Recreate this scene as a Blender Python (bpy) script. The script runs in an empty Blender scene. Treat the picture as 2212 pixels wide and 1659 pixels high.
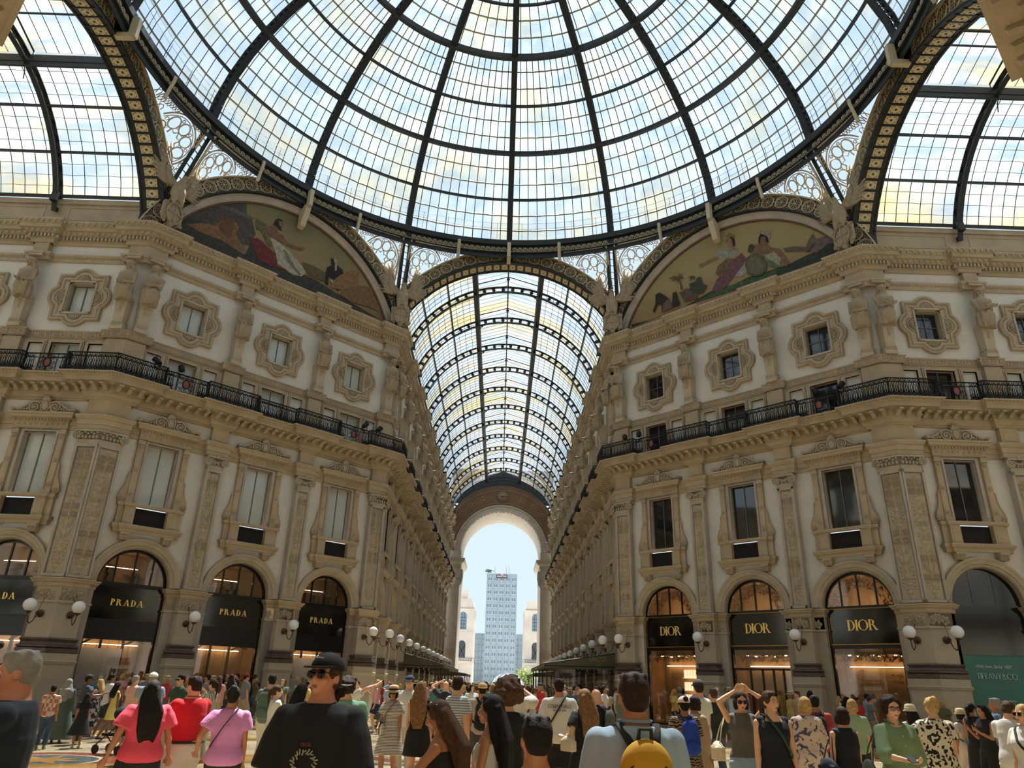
import bpy, bmesh, math, random
import numpy as np
from math import sin, cos, pi, radians as RD, sqrt, atan2, degrees, hypot
from mathutils import Matrix, Vector
C = bpy.context.scene.collection
SC = bpy.context.scene
# ---------------------------------------------------------------- camera, sky, sun, exposure
FPX, YAW, PITCH, ROLL = 1564.44, 0.0068, 0.3925, 0.02914
CAMP = Vector((0.1825, -24.515, 1.85))
cam = bpy.data.cameras.new('camera'); camo = bpy.data.objects.new('camera', cam); C.objects.link(camo)
cam.sensor_width = 36; cam.lens = 36 * FPX / 2212; cam.clip_end = 2000; cam.clip_start = 0.05
_w = Vector((sin(YAW) * cos(PITCH), cos(YAW) * cos(PITCH), sin(PITCH)))
_r = Vector((cos(YAW), -sin(YAW), 0)); _u = _r.cross(_w)
_r2 = _r * cos(ROLL) + _u * sin(ROLL); _u2 = _u * cos(ROLL) - _r * sin(ROLL)
M = Matrix((_r2, _u2, -_w)).transposed().to_4x4(); M.translation = CAMP
camo.matrix_world = M
SC.camera = camo
wd = bpy.data.worlds.new('sky'); SC.world = wd; wd.use_nodes = True
nt = wd.node_tree; nt.nodes.clear()
wo = nt.nodes.new('ShaderNodeOutputWorld'); bg = nt.nodes.new('ShaderNodeBackground')
tc = nt.nodes.new('ShaderNodeTexCoord'); sp = nt.nodes.new('ShaderNodeSeparateXYZ'); rp = nt.nodes.new('ShaderNodeValToRGB')
nt.links.new(tc.outputs['Generated'], sp.inputs[0]); nt.links.new(sp.outputs['Z'], rp.inputs[0])
rp.color_ramp.elements[0].position = 0.0; rp.color_ramp.elements[0].color = (.74, .89, 1.0, 1)
rp.color_ramp.elements[1].position = 1.0; rp.color_ramp.elements[1].color = (.60, .80, 1.0, 1)
nt.links.new(rp.outputs[0], bg.inputs[0]); bg.inputs[1].default_value = .70
nt.links.new(bg.outputs[0], wo.inputs[0])
sun = bpy.data.lights.new('sun', 'SUN'); suno = bpy.data.objects.new('sun', sun); C.objects.link(suno)
sun.energy = 10.5; sun.angle = RD(1.5); sun.color = (1, .96, .90)
SUN_EL, SUN_AZ = RD(67), RD(80)      # azimuth measured from +X towards +Y
suno.rotation_euler = Vector((cos(SUN_EL) * cos(SUN_AZ), cos(SUN_EL) * sin(SUN_AZ), sin(SUN_EL))).to_track_quat('Z', 'Y').to_euler()
SC.view_settings.view_transform = 'Standard'; SC.view_settings.look = 'None'; SC.view_settings.gamma = 1
SC.view_settings.use_curve_mapping = False; SC.view_settings.exposure = 0.58
cy = SC.cycles
cy.max_bounces = 6; cy.diffuse_bounces = 3; cy.use_adaptive_sampling = True; cy.adaptive_threshold = .06; cy.glossy_bounces = 2; cy.transmission_bounces = 3; cy.transparent_max_bounces = 16
cy.caustics_reflective = False; cy.caustics_refractive = False; cy.use_denoising = True
cy.sample_clamp_indirect = 6
# ---------------------------------------------------------------- materials
MATS = {}
def rgb(h):
    if isinstance(h, str):
        c = [int(h[i:i + 2], 16) / 255 for i in (0, 2, 4)]
        return tuple((v / 12.92 if v < .04045 else ((v + .055) / 1.055) ** 2.4) for v in c)
    return tuple(h)
def mat(name, col, rough=.6, metal=0, var=0, vscale=3, bump=0, bscale=30, col2=None, emit=0, spec=.5):
    if name in MATS: return MATS[name]
    m = bpy.data.materials.new(name); m.use_nodes = True; t = m.node_tree; b = t.nodes['Principled BSDF']
    c = rgb(col); b.inputs['Base Color'].default_value = (*c, 1); b.inputs['Roughness'].default_value = rough
    b.inputs['Metallic'].default_value = metal; b.inputs['Specular IOR Level'].default_value = spec
    if emit: b.inputs['Emission Color'].default_value = (*c, 1); b.inputs['Emission Strength'].default_value = emit
    if var or col2:
        g = t.nodes.new('ShaderNodeTexCoord'); n = t.nodes.new('ShaderNodeTexNoise'); r = t.nodes.new('ShaderNodeValToRGB')
        n.inputs['Scale'].default_value = vscale; n.inputs['Detail'].default_value = 6
        t.links.new(g.outputs['Object'], n.inputs['Vector']); t.links.new(n.outputs['Fac'], r.inputs[0])
        a = rgb(col2) if col2 else tuple(v * (1 - var) for v in c); d = c if col2 else tuple(min(1, v * (1 + var)) for v in c)
        r.color_ramp.elements[0].position = .35; r.color_ramp.elements[0].color = (*a, 1)
        r.color_ramp.elements[1].position = .65; r.color_ramp.elements[1].color = (*d, 1)
        t.links.new(r.outputs[0], b.inputs['Base Color'])
    if bump:
        g = t.nodes.new('ShaderNodeTexCoord'); n = t.nodes.new('ShaderNodeTexNoise'); u = t.nodes.new('ShaderNodeBump')
        n.inputs['Scale'].default_value = bscale; n.inputs['Detail'].default_value = 4; u.inputs['Strength'].default_value = bump; u.inputs['Distance'].default_value = .05
        t.links.new(g.outputs['Object'], n.inputs['Vector']); t.links.new(n.outputs['Fac'], u.inputs['Height']); t.links.new(u.outputs[0], b.inputs['Normal'])
    MATS[name] = m; return m
def glassmat(name, tint, alpha, milk, mscale=.6, stain=None, rough=.05, gloss=.06):
    """thin glass: mostly see-through, partly milky (translucent) with streaks and stains"""
    m = bpy.data.materials.new(name); m.use_nodes = True; t = m.node_tree; t.nodes.clear(); N = t.nodes.new; L = t.links.new
    o = N('ShaderNodeOutputMaterial'); tr = N('ShaderNodeBsdfTransparent'); tl = N('ShaderNodeBsdfTranslucent'); mx = N('ShaderNodeMixShader')
    tr.inputs[0].default_value = (*tint, 1)
    g = N('ShaderNodeTexCoord'); mp = N('ShaderNodeMapping'); n = N('ShaderNodeTexNoise'); mr = N('ShaderNodeMapRange')
    n.inputs['Scale'].default_value = mscale; n.inputs['Detail'].default_value = 5; L(g.outputs['Object'], mp.inputs[0]); L(mp.outputs[0], n.inputs['Vector'])
    mr.inputs[1].default_value = .35; mr.inputs[2].default_value = .7; mr.inputs[3].default_value = milk[0]; mr.inputs[4].default_value = milk[1]
    L(n.outputs['Fac'], mr.inputs[0]); L(mr.outputs[0], mx.inputs[0]); L(tr.outputs[0], mx.inputs[1]); L(tl.outputs[0], mx.inputs[2])
    if stain:
        n2 = N('ShaderNodeTexNoise'); n2.inputs['Scale'].default_value = stain[1]; n2.inputs['Detail'].default_value = 6; r = N('ShaderNodeValToRGB')
        L(mp.outputs[0], n2.inputs['Vector']); L(n2.outputs['Fac'], r.inputs[0])
        r.color_ramp.elements[0].position = .42; r.color_ramp.elements[0].color = (.36, .40, .44, 1)
        r.color_ramp.elements[1].position = .66; r.color_ramp.elements[1].color = (*rgb(stain[0]), 1); L(r.outputs[0], tl.inputs[0])
        r3 = N('ShaderNodeValToRGB'); L(n2.outputs['Fac'], r3.inputs[0]); r3.color_ramp.elements[0].position = .5; r3.color_ramp.elements[0].color = (*tint, 1); r3.color_ramp.elements[1].position = .62; r3.color_ramp.elements[1].color = (tint[0] * stain[2][0], tint[1] * stain[2][1], tint[2] * stain[2][2], 1); L(r3.outputs[0], tr.inputs[0])
    else: tl.inputs[0].default_value = (.4, .43, .46, 1)
    gl = N('ShaderNodeBsdfGlossy'); gl.inputs['Roughness'].default_value = rough; m2 = N('ShaderNodeMixShader'); m2.inputs[0].default_value = gloss
    L(mx.outputs[0], m2.inputs[1]); L(gl.outputs[0], m2.inputs[2]); L(m2.outputs[0], o.inputs[0])
    MATS[name] = m; return m
PLASTER = mat('cream plaster', 'dad6cd', .85, var=.05, vscale=.8, bump=.15, bscale=8)
STONE = mat('tan stucco stone', 'b7a58a', .8, var=.10, vscale=1.2, bump=.3, bscale=25)
STONE2 = mat('pale carved stone', 'b8aa92', .8, var=.10, vscale=2, bump=.3, bscale=30)
FIGURE = mat('statue stone', 'a6967c', .8, var=.12, vscale=4, bump=.3, bscale=40)
GREY = mat('grey marble', 'b3a99b', .6, var=.10, vscale=1.5)
PIER = mat('warm grey pier stone', 'b5a994', .55, var=.08, vscale=1.0, bump=.1, bscale=10)
DARKST = mat('dark brown marble', '5a4b44', .35, var=.2, vscale=4)
IRON = mat('blue grey iron', '23282a', .6, metal=0, var=.2, vscale=6)
RAILM = mat('black wrought iron', '15161a', .45, metal=.4)
BRONZE = mat('dark bronze', '5c4030', .45, metal=.4, var=.2, vscale=20)
CREAM = mat('cream painted iron', 'c9bb9d', .6, var=.06, vscale=8)
BLACKP = mat('black shopfront metal', '0b0e10', .25)
GOLD = mat('gold letters', 'd9b866', .3, metal=.7, emit=.12)
GLOBE = mat('white glass globe', 'f4f4f8', .15, emit=.0)
BLIND = mat('white roller blind behind glass', 'c3cac7', .08, var=.04, vscale=.7)
DGLASS = mat('dark window glass', '1d2224', .04, spec=1.0)
MULL = mat('window bar grey', '6d6862', .5)
PANEL = mat('black grille panel', '16171a', .5, bump=.6, bscale=60)
# ---------------------------------------------------------------- mesh helpers
class MB:
    def __init__(s): s.v = []; s.f = []; s.mi = []; s.cur = 0; s.sm = []
    def add(s, vs, fs, M=None, smooth=False):
        n = len(s.v)
        if M is not None: vs = [M @ Vector(p) for p in vs]
        s.v.extend([tuple(p) for p in vs]); s.f.extend([tuple(i + n for i in f) for f in fs])
        s.mi.extend([s.cur] * len(fs)); s.sm.extend([smooth] * len(fs)); return s
    def box(s, x0, x1, y0, y1, z0, z1, M=None):
        vs = [(x, y, z) for z in (z0, z1) for y in (y0, y1) for x in (x0, x1)]
        return s.add(vs, [(0, 2, 3, 1), (4, 5, 7, 6), (0, 1, 5, 4), (2, 6, 7, 3), (0, 4, 6, 2), (1, 3, 7, 5)], M)
    def cbox(s, c, d, M=None):
        return s.box(c[0] - d[0] / 2, c[0] + d[0] / 2, c[1] - d[1] / 2, c[1] + d[1] / 2, c[2] - d[2] / 2, c[2] + d[2] / 2, M)
    def taper(s, x, y, z0, z1, wx0, wy0, wx1, wy1, M=None):
        vs = [(x + a * w, y + b * d, z) for z, w, d in ((z0, wx0, wy0), (z1, wx1, wy1)) for a, b in ((-1, -1), (1, -1), (1, 1), (-1, 1))]
        return s.add(vs, [(3, 2, 1, 0), (4, 5, 6, 7), (0, 1, 5, 4), (1, 2, 6, 5), (2, 3, 7, 6), (3, 0, 4, 7)], M)
    def prism(s, poly, y0, y1, M=None):          # polygon in x-z, extruded along y
        n = len(poly); vs = [(x, y0, z) for x, z in poly] + [(x, y1, z) for x, z in poly]
        fs = [tuple(range(n)), tuple(range(2 * n - 1, n - 1, -1))] + [(i, i + n, (i + 1) % n + n, (i + 1) % n) for i in range(n)]
        return s.add(vs, fs, M)
    def tube(s, pts, r, n=6, M=None, closed=False, smooth=True, flat=None):
        P = [Vector(p) for p in pts]; m = len(P); rr = r if hasattr(r, '__len__') else [r] * m; vs = []
        up = None
        for i in range(m):
            if closed: d = P[(i + 1) % m] - P[i - 1]
            else: d = P[min(i + 1, m - 1)] - P[max(i - 1, 0)]
            if d.length < 1e-9: d = Vector((0, 0, 1))
            d.normalize()
            if up is None:
                up = Vector((0, 0, 1)) if abs(d.z) < .9 else Vector((0, 1, 0))
            a = d.cross(up)
            if a.length < 1e-6: a = d.orthogonal()
            a.normalize(); b = a.cross(d); up = b.copy()
            for k in range(n):
                t = 2 * pi * k / n; fx = 1 if flat is None else flat
                vs.append(P[i] + a * (cos(t) * rr[i]) + b * (sin(t) * rr[i] * fx))
        fs = []
        for i in range(m if closed else m - 1):
            j = (i + 1) % m
            for k in range(n): fs.append((i * n + k, i * n + (k + 1) % n, j * n + (k + 1) % n, j * n + k))
        if not closed: fs += [tuple(range(n - 1, -1, -1)), tuple((m - 1) * n + k for k in range(n))]
        return s.add(vs, fs, M, smooth)
    def lathe(s, prof, n=16, M=None, smooth=True, c=(0, 0)):
        vs = [(c[0] + r * cos(2 * pi * k / n), c[1] + r * sin(2 * pi * k / n), z) for r, z in prof for k in range(n)]
        fs = [(i * n + k, i * n + (k + 1) % n, (i + 1) * n + (k + 1) % n, (i + 1) * n + k) for i in range(len(prof) - 1) for k in range(n)]
        fs += [tuple(range(n - 1, -1, -1)), tuple((len(prof) - 1) * n + k for k in range(n))]
        return s.add(vs, fs, M, smooth)
    def ball(s, c, r, n=10, m=7, M=None):
        rr = r if hasattr(r, '__len__') else (r, r, r)
        vs = [(c[0], c[1], c[2] - rr[2])] + [(c[0] + rr[0] * cos(2 * pi * k / n) * sin(pi * i / m), c[1] + rr[1] * sin(2 * pi * k / n) * sin(pi * i / m), c[2] - rr[2] * cos(pi * i / m)) for i in range(1, m) for k in range(n)] + [(c[0], c[1], c[2] + rr[2])]
        fs = [(0, 1 + (k + 1) % n, 1 + k) for k in range(n)]
        for i in range(m - 2):
            for k in range(n): fs.append((1 + i * n + k, 1 + i * n + (k + 1) % n, 1 + (i + 1) * n + (k + 1) % n, 1 + (i + 1) * n + k))
        e = len(vs) - 1; q = 1 + (m - 2) * n; fs += [(e, q + k, q + (k + 1) % n) for k in range(n)]
        return s.add(vs, fs, M, True)
    def sweep(s, path, prof, closed=False, M=None, plane='xy'):
        """path: list of 2-D points; prof: (offset to the left of travel, height). mitred."""
        n = len(path); P = [Vector(p) for p in path]; offs = []
        for i in range(n):
            a = P[i] - P[i - 1] if (i > 0 or closed) else P[1] - P[0]
            b = P[(i + 1) % n] - P[i] if (i < n - 1 or closed) else a
            if i == 0 and not closed: a = b
            a = a.normalized(); b = b.normalized(); na = Vector((-a.y, a.x)); nb = Vector((-b.y, b.x))
            d = 1 + na.dot(nb); offs.append((na + nb) / max(d, .15))
        vs = []
        for i in range(n):
            for p, z in prof:
                q = P[i] + offs[i] * p
                vs.append((q.x, q.y, z) if plane == 'xy' else (q.x, z, q.y))
        k = len(prof); fs = []
        for i in range(n if closed else n - 1):
            j = (i + 1) % n
            for t in range(k - 1): fs.append((i * k + t, j * k + t, j * k + t + 1, i * k + t + 1))
        return s.add(vs, fs, M)
    def mesh(s, name):
        me = bpy.data.meshes.new(name); me.from_pydata(s.v, [], s.f)
        if any(s.mi): me.polygons.foreach_set('material_index', s.mi)
        if any(s.sm): me.polygons.foreach_set('use_smooth', s.sm)
        me.update(); return me
    def obj(s, name, mats, parent=None, fix=False):
        me = s.mesh(name)
        if fix:
            b = bmesh.new(); b.from_mesh(me); bmesh.ops.recalc_face_normals(b, faces=b.faces); b.to_mesh(me); b.free()
        for m in (mats if isinstance(mats, (list, tuple)) else [mats]): me.materials.append(m)
        return link(name, me, parent)
def link(name, data, parent=None, M=None):
    o = bpy.data.objects.new(name, data); C.objects.link(o)
    if parent is not None: o.parent = parent
    if M is not None: o.matrix_local = M
    return o
def tag(o, label=None, cat=None, group=None, kind=None):
    if label: o['label'] = label
    if cat: o['category'] = cat
    if group: o['group'] = group
    if kind: o['kind'] = kind
    return o
def thing(name, label, cat, M=None, group=None, kind=None):
    o = bpy.data.objects.new(name, None); C.objects.link(o); o.empty_display_size = .2
    if M is not None: o.matrix_world = M
    return tag(o, label, cat, group, kind)
def kids(o): return [c for c in CH.get(o.name, [])]
def dup(root, M, label=None, name=None, group=None, cat=None, mats=None):
    """copy of a thing, its parts and sub-parts, sharing mesh data"""
    def cp(o, par):
        c = o.copy(); C.objects.link(c); c.parent = par
        if mats:
            for i, sl in enumerate(c.material_slots):
                if sl.material and sl.material.name in mats: sl.link = 'OBJECT'; sl.material = mats[sl.material.name]
        for h in o.children: cp(h, c)
        return c
    r = cp(root, None)
    if name: r.name = name
    r.matrix_world = M
    if label: r['label'] = label
    if group: r['group'] = group
    if cat: r['category'] = cat
    return r
def spiral(cx, cz, r0, r1, a0, turns, n=20, sg=1):
    return [(cx + (r0 + (r1 - r0) * i / n) * cos(a0 + sg * turns * 2 * pi * i / n), cz + (r0 + (r1 - r0) * i / n) * sin(a0 + sg * turns * 2 * pi * i / n)) for i in range(n + 1)]
def xz(pts, y=0): return [(p[0], y, p[1]) for p in pts]
H, A = 7.25, 18.23
K = sqrt(2) - 1
ZC = 5.50          # arch springing
def frame(ox, oy, ang):   # local x to the viewer's right, y into the wall, z up
    return Matrix.Translation((ox, oy, 0)) @ Matrix.Rotation(ang, 4, 'Z')
ORD = ['first', 'second', 'third', 'fourth', 'fifth', 'sixth', 'seventh', 'eighth', 'ninth', 'tenth', 'eleventh', 'twelfth']
# ---------------------------------------------------------------- walls of the octagon and its four arms
LA, LF, LN = 20.29, 60.54, 15.29
def cen(L, rev=False, n=None):
    a = [2.76 + 5.002 * k for k in range(int((L + .3) // 5))]
    if n: a = a[:n]
    return sorted(L - x for x in a) if rev else a
DL = (A - H) * sqrt(2)
WALLS = {   # name: origin, angle, length, bay centres, words, detail
 'diag_front_left': ((-A, H), 45, DL, cen(DL), 'left diagonal facade', 2),
 'diag_front_right': ((H, A), -45, DL, cen(DL), 'right diagonal facade', 2),
 'side_arm_left': ((-A - LA, H), 0, LA, cen(LA, True), 'left side arm facade', 2),
 'side_arm_right': ((A, H), 0, LA, cen(LA), 'right side arm facade', 2),
 'far_arm_left': ((-H, A), 90, LF, cen(LF), 'left wall of the far arcade', 1),
 'far_arm_right': ((H, A + LF), -90, LF, cen(LF, True), 'right wall of the far arcade', 1),
 'near_diag_left': ((-H, -A), 135, DL, cen(DL), 'near left diagonal facade', 0),
 'near_diag_right': ((A, -H), -135, DL, cen(DL), 'near right diagonal facade', 0),
 'side_arm_left_near': ((-A, -H), 180, LA, [], '', -1),
 'side_arm_right_near': ((A + LA, -H), 180, LA, [], '', -1),
 'near_arm_left': ((-H, -A - LN), 90, LN, [], '', -1),
 'near_arm_right': ((H, -A), -90, LN, [], '', -1),
}
def wfr(w): (ox, oy), a = WALLS[w][0], WALLS[w][1]; return frame(ox, oy, RD(a))
PATHS = [['near_arm_right', 'near_diag_right', 'side_arm_right_near'], ['side_arm_right', 'diag_front_right', 'far_arm_right'],
         ['far_arm_left', 'diag_front_left', 'side_arm_left'], ['side_arm_left_near', 'near_diag_left', 'near_arm_left']]
def pils(w):
    c = WALLS[w][3]; L = WALLS[w][2]; r = [(a + b) / 2 for a, b in zip(c, c[1:])]
    return r
def cpath(ws, br=.3, pw=.5, cw=.95):
    """plan polyline (interior on the left) with break-outs at the pilasters and corners; also per-wall slices"""
    out = []; sl = {}
    for i, w in enumerate(ws):
        M = wfr(w); L = WALLS[w][2]; s0 = len(out)
        def P(x, p): q = M @ Vector((x, -p, 0)); return (q.x, q.y)
        d = br * math.tan(RD(22.5))
        if i > 0: out.append(P(L + d, br)); out += [P(L - cw, br), P(L - cw, 0)]
        else: out.append(P(L, 0))
        for c in reversed(pils(w)): out += [P(c + pw, 0), P(c + pw, br), P(c - pw, br), P(c - pw, 0)]
        if i < len(ws) - 1: out += [P(cw, 0), P(cw, br)]; last = P(-d, br)
        else: last = P(0, 0)
        sl[w] = out[s0:] + [last]
        if i == len(ws) - 1: out.append(last)
    return out, sl
def offset_path(path, p):
    mb = MB(); mb.sweep(path, [(p, 0)]); return [(v[0], v[1]) for v in mb.v]
def along(path, p, sp, mn=None, z=0):
    """frames spaced along the offset path: local x = travel, local y = towards the interior"""
    q = offset_path(path, p); out = []
    for a, b in zip(q, q[1:]):
        L = hypot(b[0] - a[0], b[1] - a[1])
        if L < (mn or sp): continue
        n = max(1, round(L / sp)); an = atan2(b[1] - a[1], b[0] - a[0])
        for i in range(n):
            t = (i + .5) / n; out.append(Matrix.Translation((a[0] + (b[0] - a[0]) * t, a[1] + (b[1] - a[1]) * t, z)) @ Matrix.Rotation(an, 4, 'Z'))
    return out
# plain wall faces with their openings
def wall_mesh(w):
    L, cs, det = WALLS[w][2], WALLS[w][3], WALLS[w][5]; mb = MB(); holes = []
    for c in cs: holes += [(c - 1.56, c + 1.56, 0, 7.2), (c - .73, c + .73, 8.0, 11.92), (c - .70, c + .70, 14.5, 16.42), (c - .64, c + .64, 18.02, 19.66)]
    xs = sorted({0, L} | {v for h in holes for v in h[:2]}); zs = sorted({0, 22.85} | {v for h in holes for v in h[2:]})
    for x0, x1 in zip(xs, xs[1:]):
        for z0, z1 in zip(zs, zs[1:]):
            xm, zm = (x0 + x1) / 2, (z0 + z1) / 2
            if any(h[0] < xm < h[1] and h[2] < zm < h[3] for h in holes): continue
            mb.add([(x0, 0, z0), (x1, 0, z0), (x1, 0, z1), (x0, 0, z1)], [(0, 1, 2, 3)])
    N = 20
    for c in cs:
        pt = [(c + 1.56 * cos(pi * i / N), ZC + 1.56 * sin(pi * i / N)) for i in range(N + 1)]
        for (xa, za), (xb, zb) in zip(pt, pt[1:]): mb.add([(xa, 0, za), (xb, 0, zb), (xb, 0, 7.2), (xa, 0, 7.2)], [(3, 2, 1, 0)])
    return mb
for w in WALLS:
    o = wall_mesh(w).obj('wall_' + w, PLASTER); o.matrix_world = wfr(w); o['kind'] = 'structure'
TRIMN = [0]
def trim(mb, m, label=None, parent=None):
    TRIMN[0] += 1; o = mb.obj('trim_%d' % TRIMN[0], m, parent, fix=False); o['kind'] = 'structure'
    if label: o['label'] = label
    return o
ARCHI = [(0, 12.0), (.07, 12.0), (.07, 12.22), (.11, 12.22), (.11, 12.46), (.15, 12.48), (.21, 12.6), (.21, 12.68), (0, 12.70)]
BALC = [(0, 13.42), (.07, 13.46), (.07, 13.54), (.12, 13.56), (.2, 13.68), (.2, 13.84), (.28, 13.86), (.26, 14.06), (.84, 14.10), (.84, 14.3), (.88, 14.32), (.93, 14.4), (1.04, 14.44), (1.04, 14.5), (0, 14.54)]
MEAND = [(0, 16.6), (.05, 16.6), (.05, 16.62), (.09, 16.62), (.09, 16.93), (.13, 16.95), (.13, 17.0), (0, 17.0)]
BAND = [(0, 20.82), (.06, 20.82), (.06, 21.02), (.1, 21.04), (.16, 21.14), (.16, 21.22), (0, 21.26)]
TOPC = [(0, 21.78), (.08, 21.8), (.1, 21.95), (.16, 21.98), (.16, 22.2), (.28, 22.24), (.38, 22.38), (.54, 22.4), (.54, 22.6), (.58, 22.62), (.64, 22.74), (.69, 22.78), (.69, 22.87), (-.6, 22.9)]
WBASE = [(0, 0), (.12, 0), (.12, .5), (.05, .55), (0, .56)]
bead = MB().ball((0, 0, 0), (.055, .05, .07), 6, 4)
def stamp(mb, src, M): mb.add(src.v, src.f, M, bool(src.sm and src.sm[0]))
modil = MB()
_p = [(0, -.01), (.5, -.01), (.54, -.05), (.5, -.12), (.34, -.12), (.2, -.2), (.08, -.28), (0, -.28)]
modil.add([(x, y, z) for x in (-.09, .09) for y, z in _p], [tuple(range(8)), tuple(range(15, 7, -1))] + [(i, (i + 1) % 8, (i + 1) % 8 + 8, i + 8) for i in range(8)])
key = MB()
for a, b, c, d in ((-.17, .17, .03, .055), (-.17, -.145, .03, .25), (-.17, .09, .225, .25), (.065, .09, .1, .25), (-.06, .09, .1, .125), (-.06, -.035, .1, .17)): key.box(a, b, 0, .03, c, d)
for n, ws in enumerate(PATHS):
    path, sl = cpath(ws); big = n in (1, 2)
    side = 'right' if n in (0, 1) else 'left'
    for prof, m in ((ARCHI, STONE), (BALC, STONE), (MEAND, STONE), (BAND, STONE), (TOPC, STONE)):
        mb = MB(); mb.sweep(path, prof); o = trim(mb, m)
        if prof is BALC:
            d = MB()
            for Mx in along(path, .26, .46, .4, 14.09): stamp(d, modil, Mx)
            for Mx in along(path, .16, .2, .2, 13.78): stamp(d, bead, Mx)
            d.obj('modillion_brackets', STONE2, o)['kind'] = 'stuff'
            if big:
                e = MB(); ros = MB().lathe([(.11, 0), (.11, -.03), (.05, -.04), (.04, -.07), (0.001, -.07)], 8)
                for Mx in along(path, .54, .46, .4, 14.1): stamp(e, ros, Mx @ Matrix.Translation((.23, 0, 0)))
                for Mx in along(path, .98, .16, .2, 14.4): stamp(e, bead, Mx @ Matrix.Scale(.7, 4))
                e.obj('rosettes', STONE2, o)['kind'] = 'stuff'
        if prof is TOPC:
            d = MB()
            for Mx in along(path, .16, .19, .2, 22.02): d.box(-.05, .05, 0, .12, 0, .17, Mx)
            for Mx in along(path, .66, .3, .25, 22.71): stamp(d, bead, Mx @ Matrix.Scale(1.25, 4))
            if big:
                for Mx in along(path, .33, .3, .25, 22.3): d.taper(0, 0, -.05, .1, .03, .03, .12, .1, Mx); 
            d.obj('dentils', STONE2, o)['kind'] = 'stuff'
        if prof is BAND:
            d = MB()
            for Mx in along(path, .13, .13, .15, 21.1): stamp(d, bead, Mx @ Matrix.Scale(.8, 4))
            for Mx in along(path, .06, .5, .3, 20.92): d.box(-.16, .16, 0, .015, -.05, .05, Mx)
            d.obj('bead_row', STONE2, o)['kind'] = 'stuff'
        if prof is MEAND and big:
            d = MB()
            for Mx in along(path, .09, .36, .3, 16.64): stamp(d, key, Mx)
            d.obj('greek_key', STONE2, o)['kind'] = 'stuff'
# attic strip between the top cornice and the glass vaults of the arms
def attic(w):
    M = wfr(w); L = WALLS[w][2]; mb = MB()
    mb.box(0, L, .0, .5, 22.85, 24.6); mb.box(0, L, -.1, .02, 24.32, 24.6)
    mb.box(0, L, -.04, .02, 22.85, 23.2)
    for c in WALLS[w][3]: mb.box(c - 1.9, c + 1.9, -.03, .02, 23.35, 23.42); mb.box(c - 1.9, c + 1.9, -.03, .02, 24.1, 24.17); mb.box(c - 1.9, c - 1.83, -.03, .02, 23.42, 24.1); mb.box(c + 1.83, c + 1.9, -.03, .02, 23.42, 24.1)
    o = trim(mb, STONE); o.matrix_world = M
for w in WALLS:
    if 'arm' in w: attic(w)
# ---------------------------------------------------------------- carved relief panels (one height field, used everywhere)
def relief(wd_, ht, nx, nz, seed, amp=.07, scale=1.0):
    """mirror symmetric candelabra carving: spirals, leaves and rosettes on a stem"""
    rnd = random.Random(seed); x = np.linspace(-wd_ / 2, wd_ / 2, nx); z = np.linspace(0, ht, nz); X, Z = np.meshgrid(np.abs(x), z)
    hgt = np.zeros_like(X)
    def put(d, w, k=1.0):
        nonlocal hgt; hgt = np.maximum(hgt, k * np.sqrt(np.clip(1 - (d / w) ** 2, 0, 1)))
    put(X, .022 * scale); zz = .18 * scale; W = wd_ / 2
    while zz < ht - .15 * scale:
        kind = rnd.choice('svlrf'); s = rnd.uniform(.85, 1.15) * scale
        if kind == 's':
            cx, cz, sg = W * .5, zz + .16 * s, rnd.choice((-1, 1)); dx, dz = X - cx, (Z - cz) * sg; r = np.hypot(dx, dz); th = np.arctan2(dz, dx)
            for k in range(3):
                rr = (.03 + .028 * (th + pi + 2 * pi * k) / (2 * pi) * 2) * s; put(np.where(r < .17 * s, np.abs(r - rr), 9), .018 * s)
            put(r, .03 * s); zz += .36 * s
        elif kind == 'v':
            cz = zz + .12 * s; put(np.hypot(X * .8, Z - cz) , .1 * s); put(np.abs(Z - zz - .25 * s) + np.clip(X - .16 * s, 0, 9), .02 * s); zz += .3 * s
        elif kind == 'l':
            for j in range(4):
                a = .35 + j * .33; u = X * cos(a) + (Z - zz) * sin(a); v = -X * sin(a) + (Z - zz) * cos(a)
                put(np.hypot((u - .15 * s) * .33, v), .035 * s)
            zz += .3 * s
        elif kind == 'r':
            r = np.hypot(X, Z - zz - .12 * s); th = np.arctan2(Z - zz - .12 * s, X); put(r, (.1 + .02 * np.cos(6 * th)) * s); put(np.hypot(X - W * .6, Z - zz - .05 * s), .05 * s); put(np.hypot(X - W * .6, Z - zz - .2 * s), .04 * s); zz += .27 * s
        else:
            put(np.hypot(X * 1.3, (Z - zz - .2 * s) * .6), .1 * s); put(np.hypot(X, Z - zz - .38 * s), .05 * s); put(np.abs(X - .1 * s - .25 * (Z - zz)) + np.clip(np.abs(Z - zz - .2 * s) - .18 * s, 0, 9), .025 * s); zz += .45 * s
        zz += .03 * scale
    hgt *= (X < W * .93) & (Z > .03) & (Z < ht - .03)
    mb = MB(); Y = -hgt * amp
    vs = [(float(x[i]), float(Y[j, i]), float(z[j])) for j in range(nz) for i in range(nx)]
    mb.add(vs, [(j * nx + i, j * nx + i + 1, (j + 1) * nx + i + 1, (j + 1) * nx + i) for j in range(nz - 1) for i in range(nx - 1)], None, True)
    return mb
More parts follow.
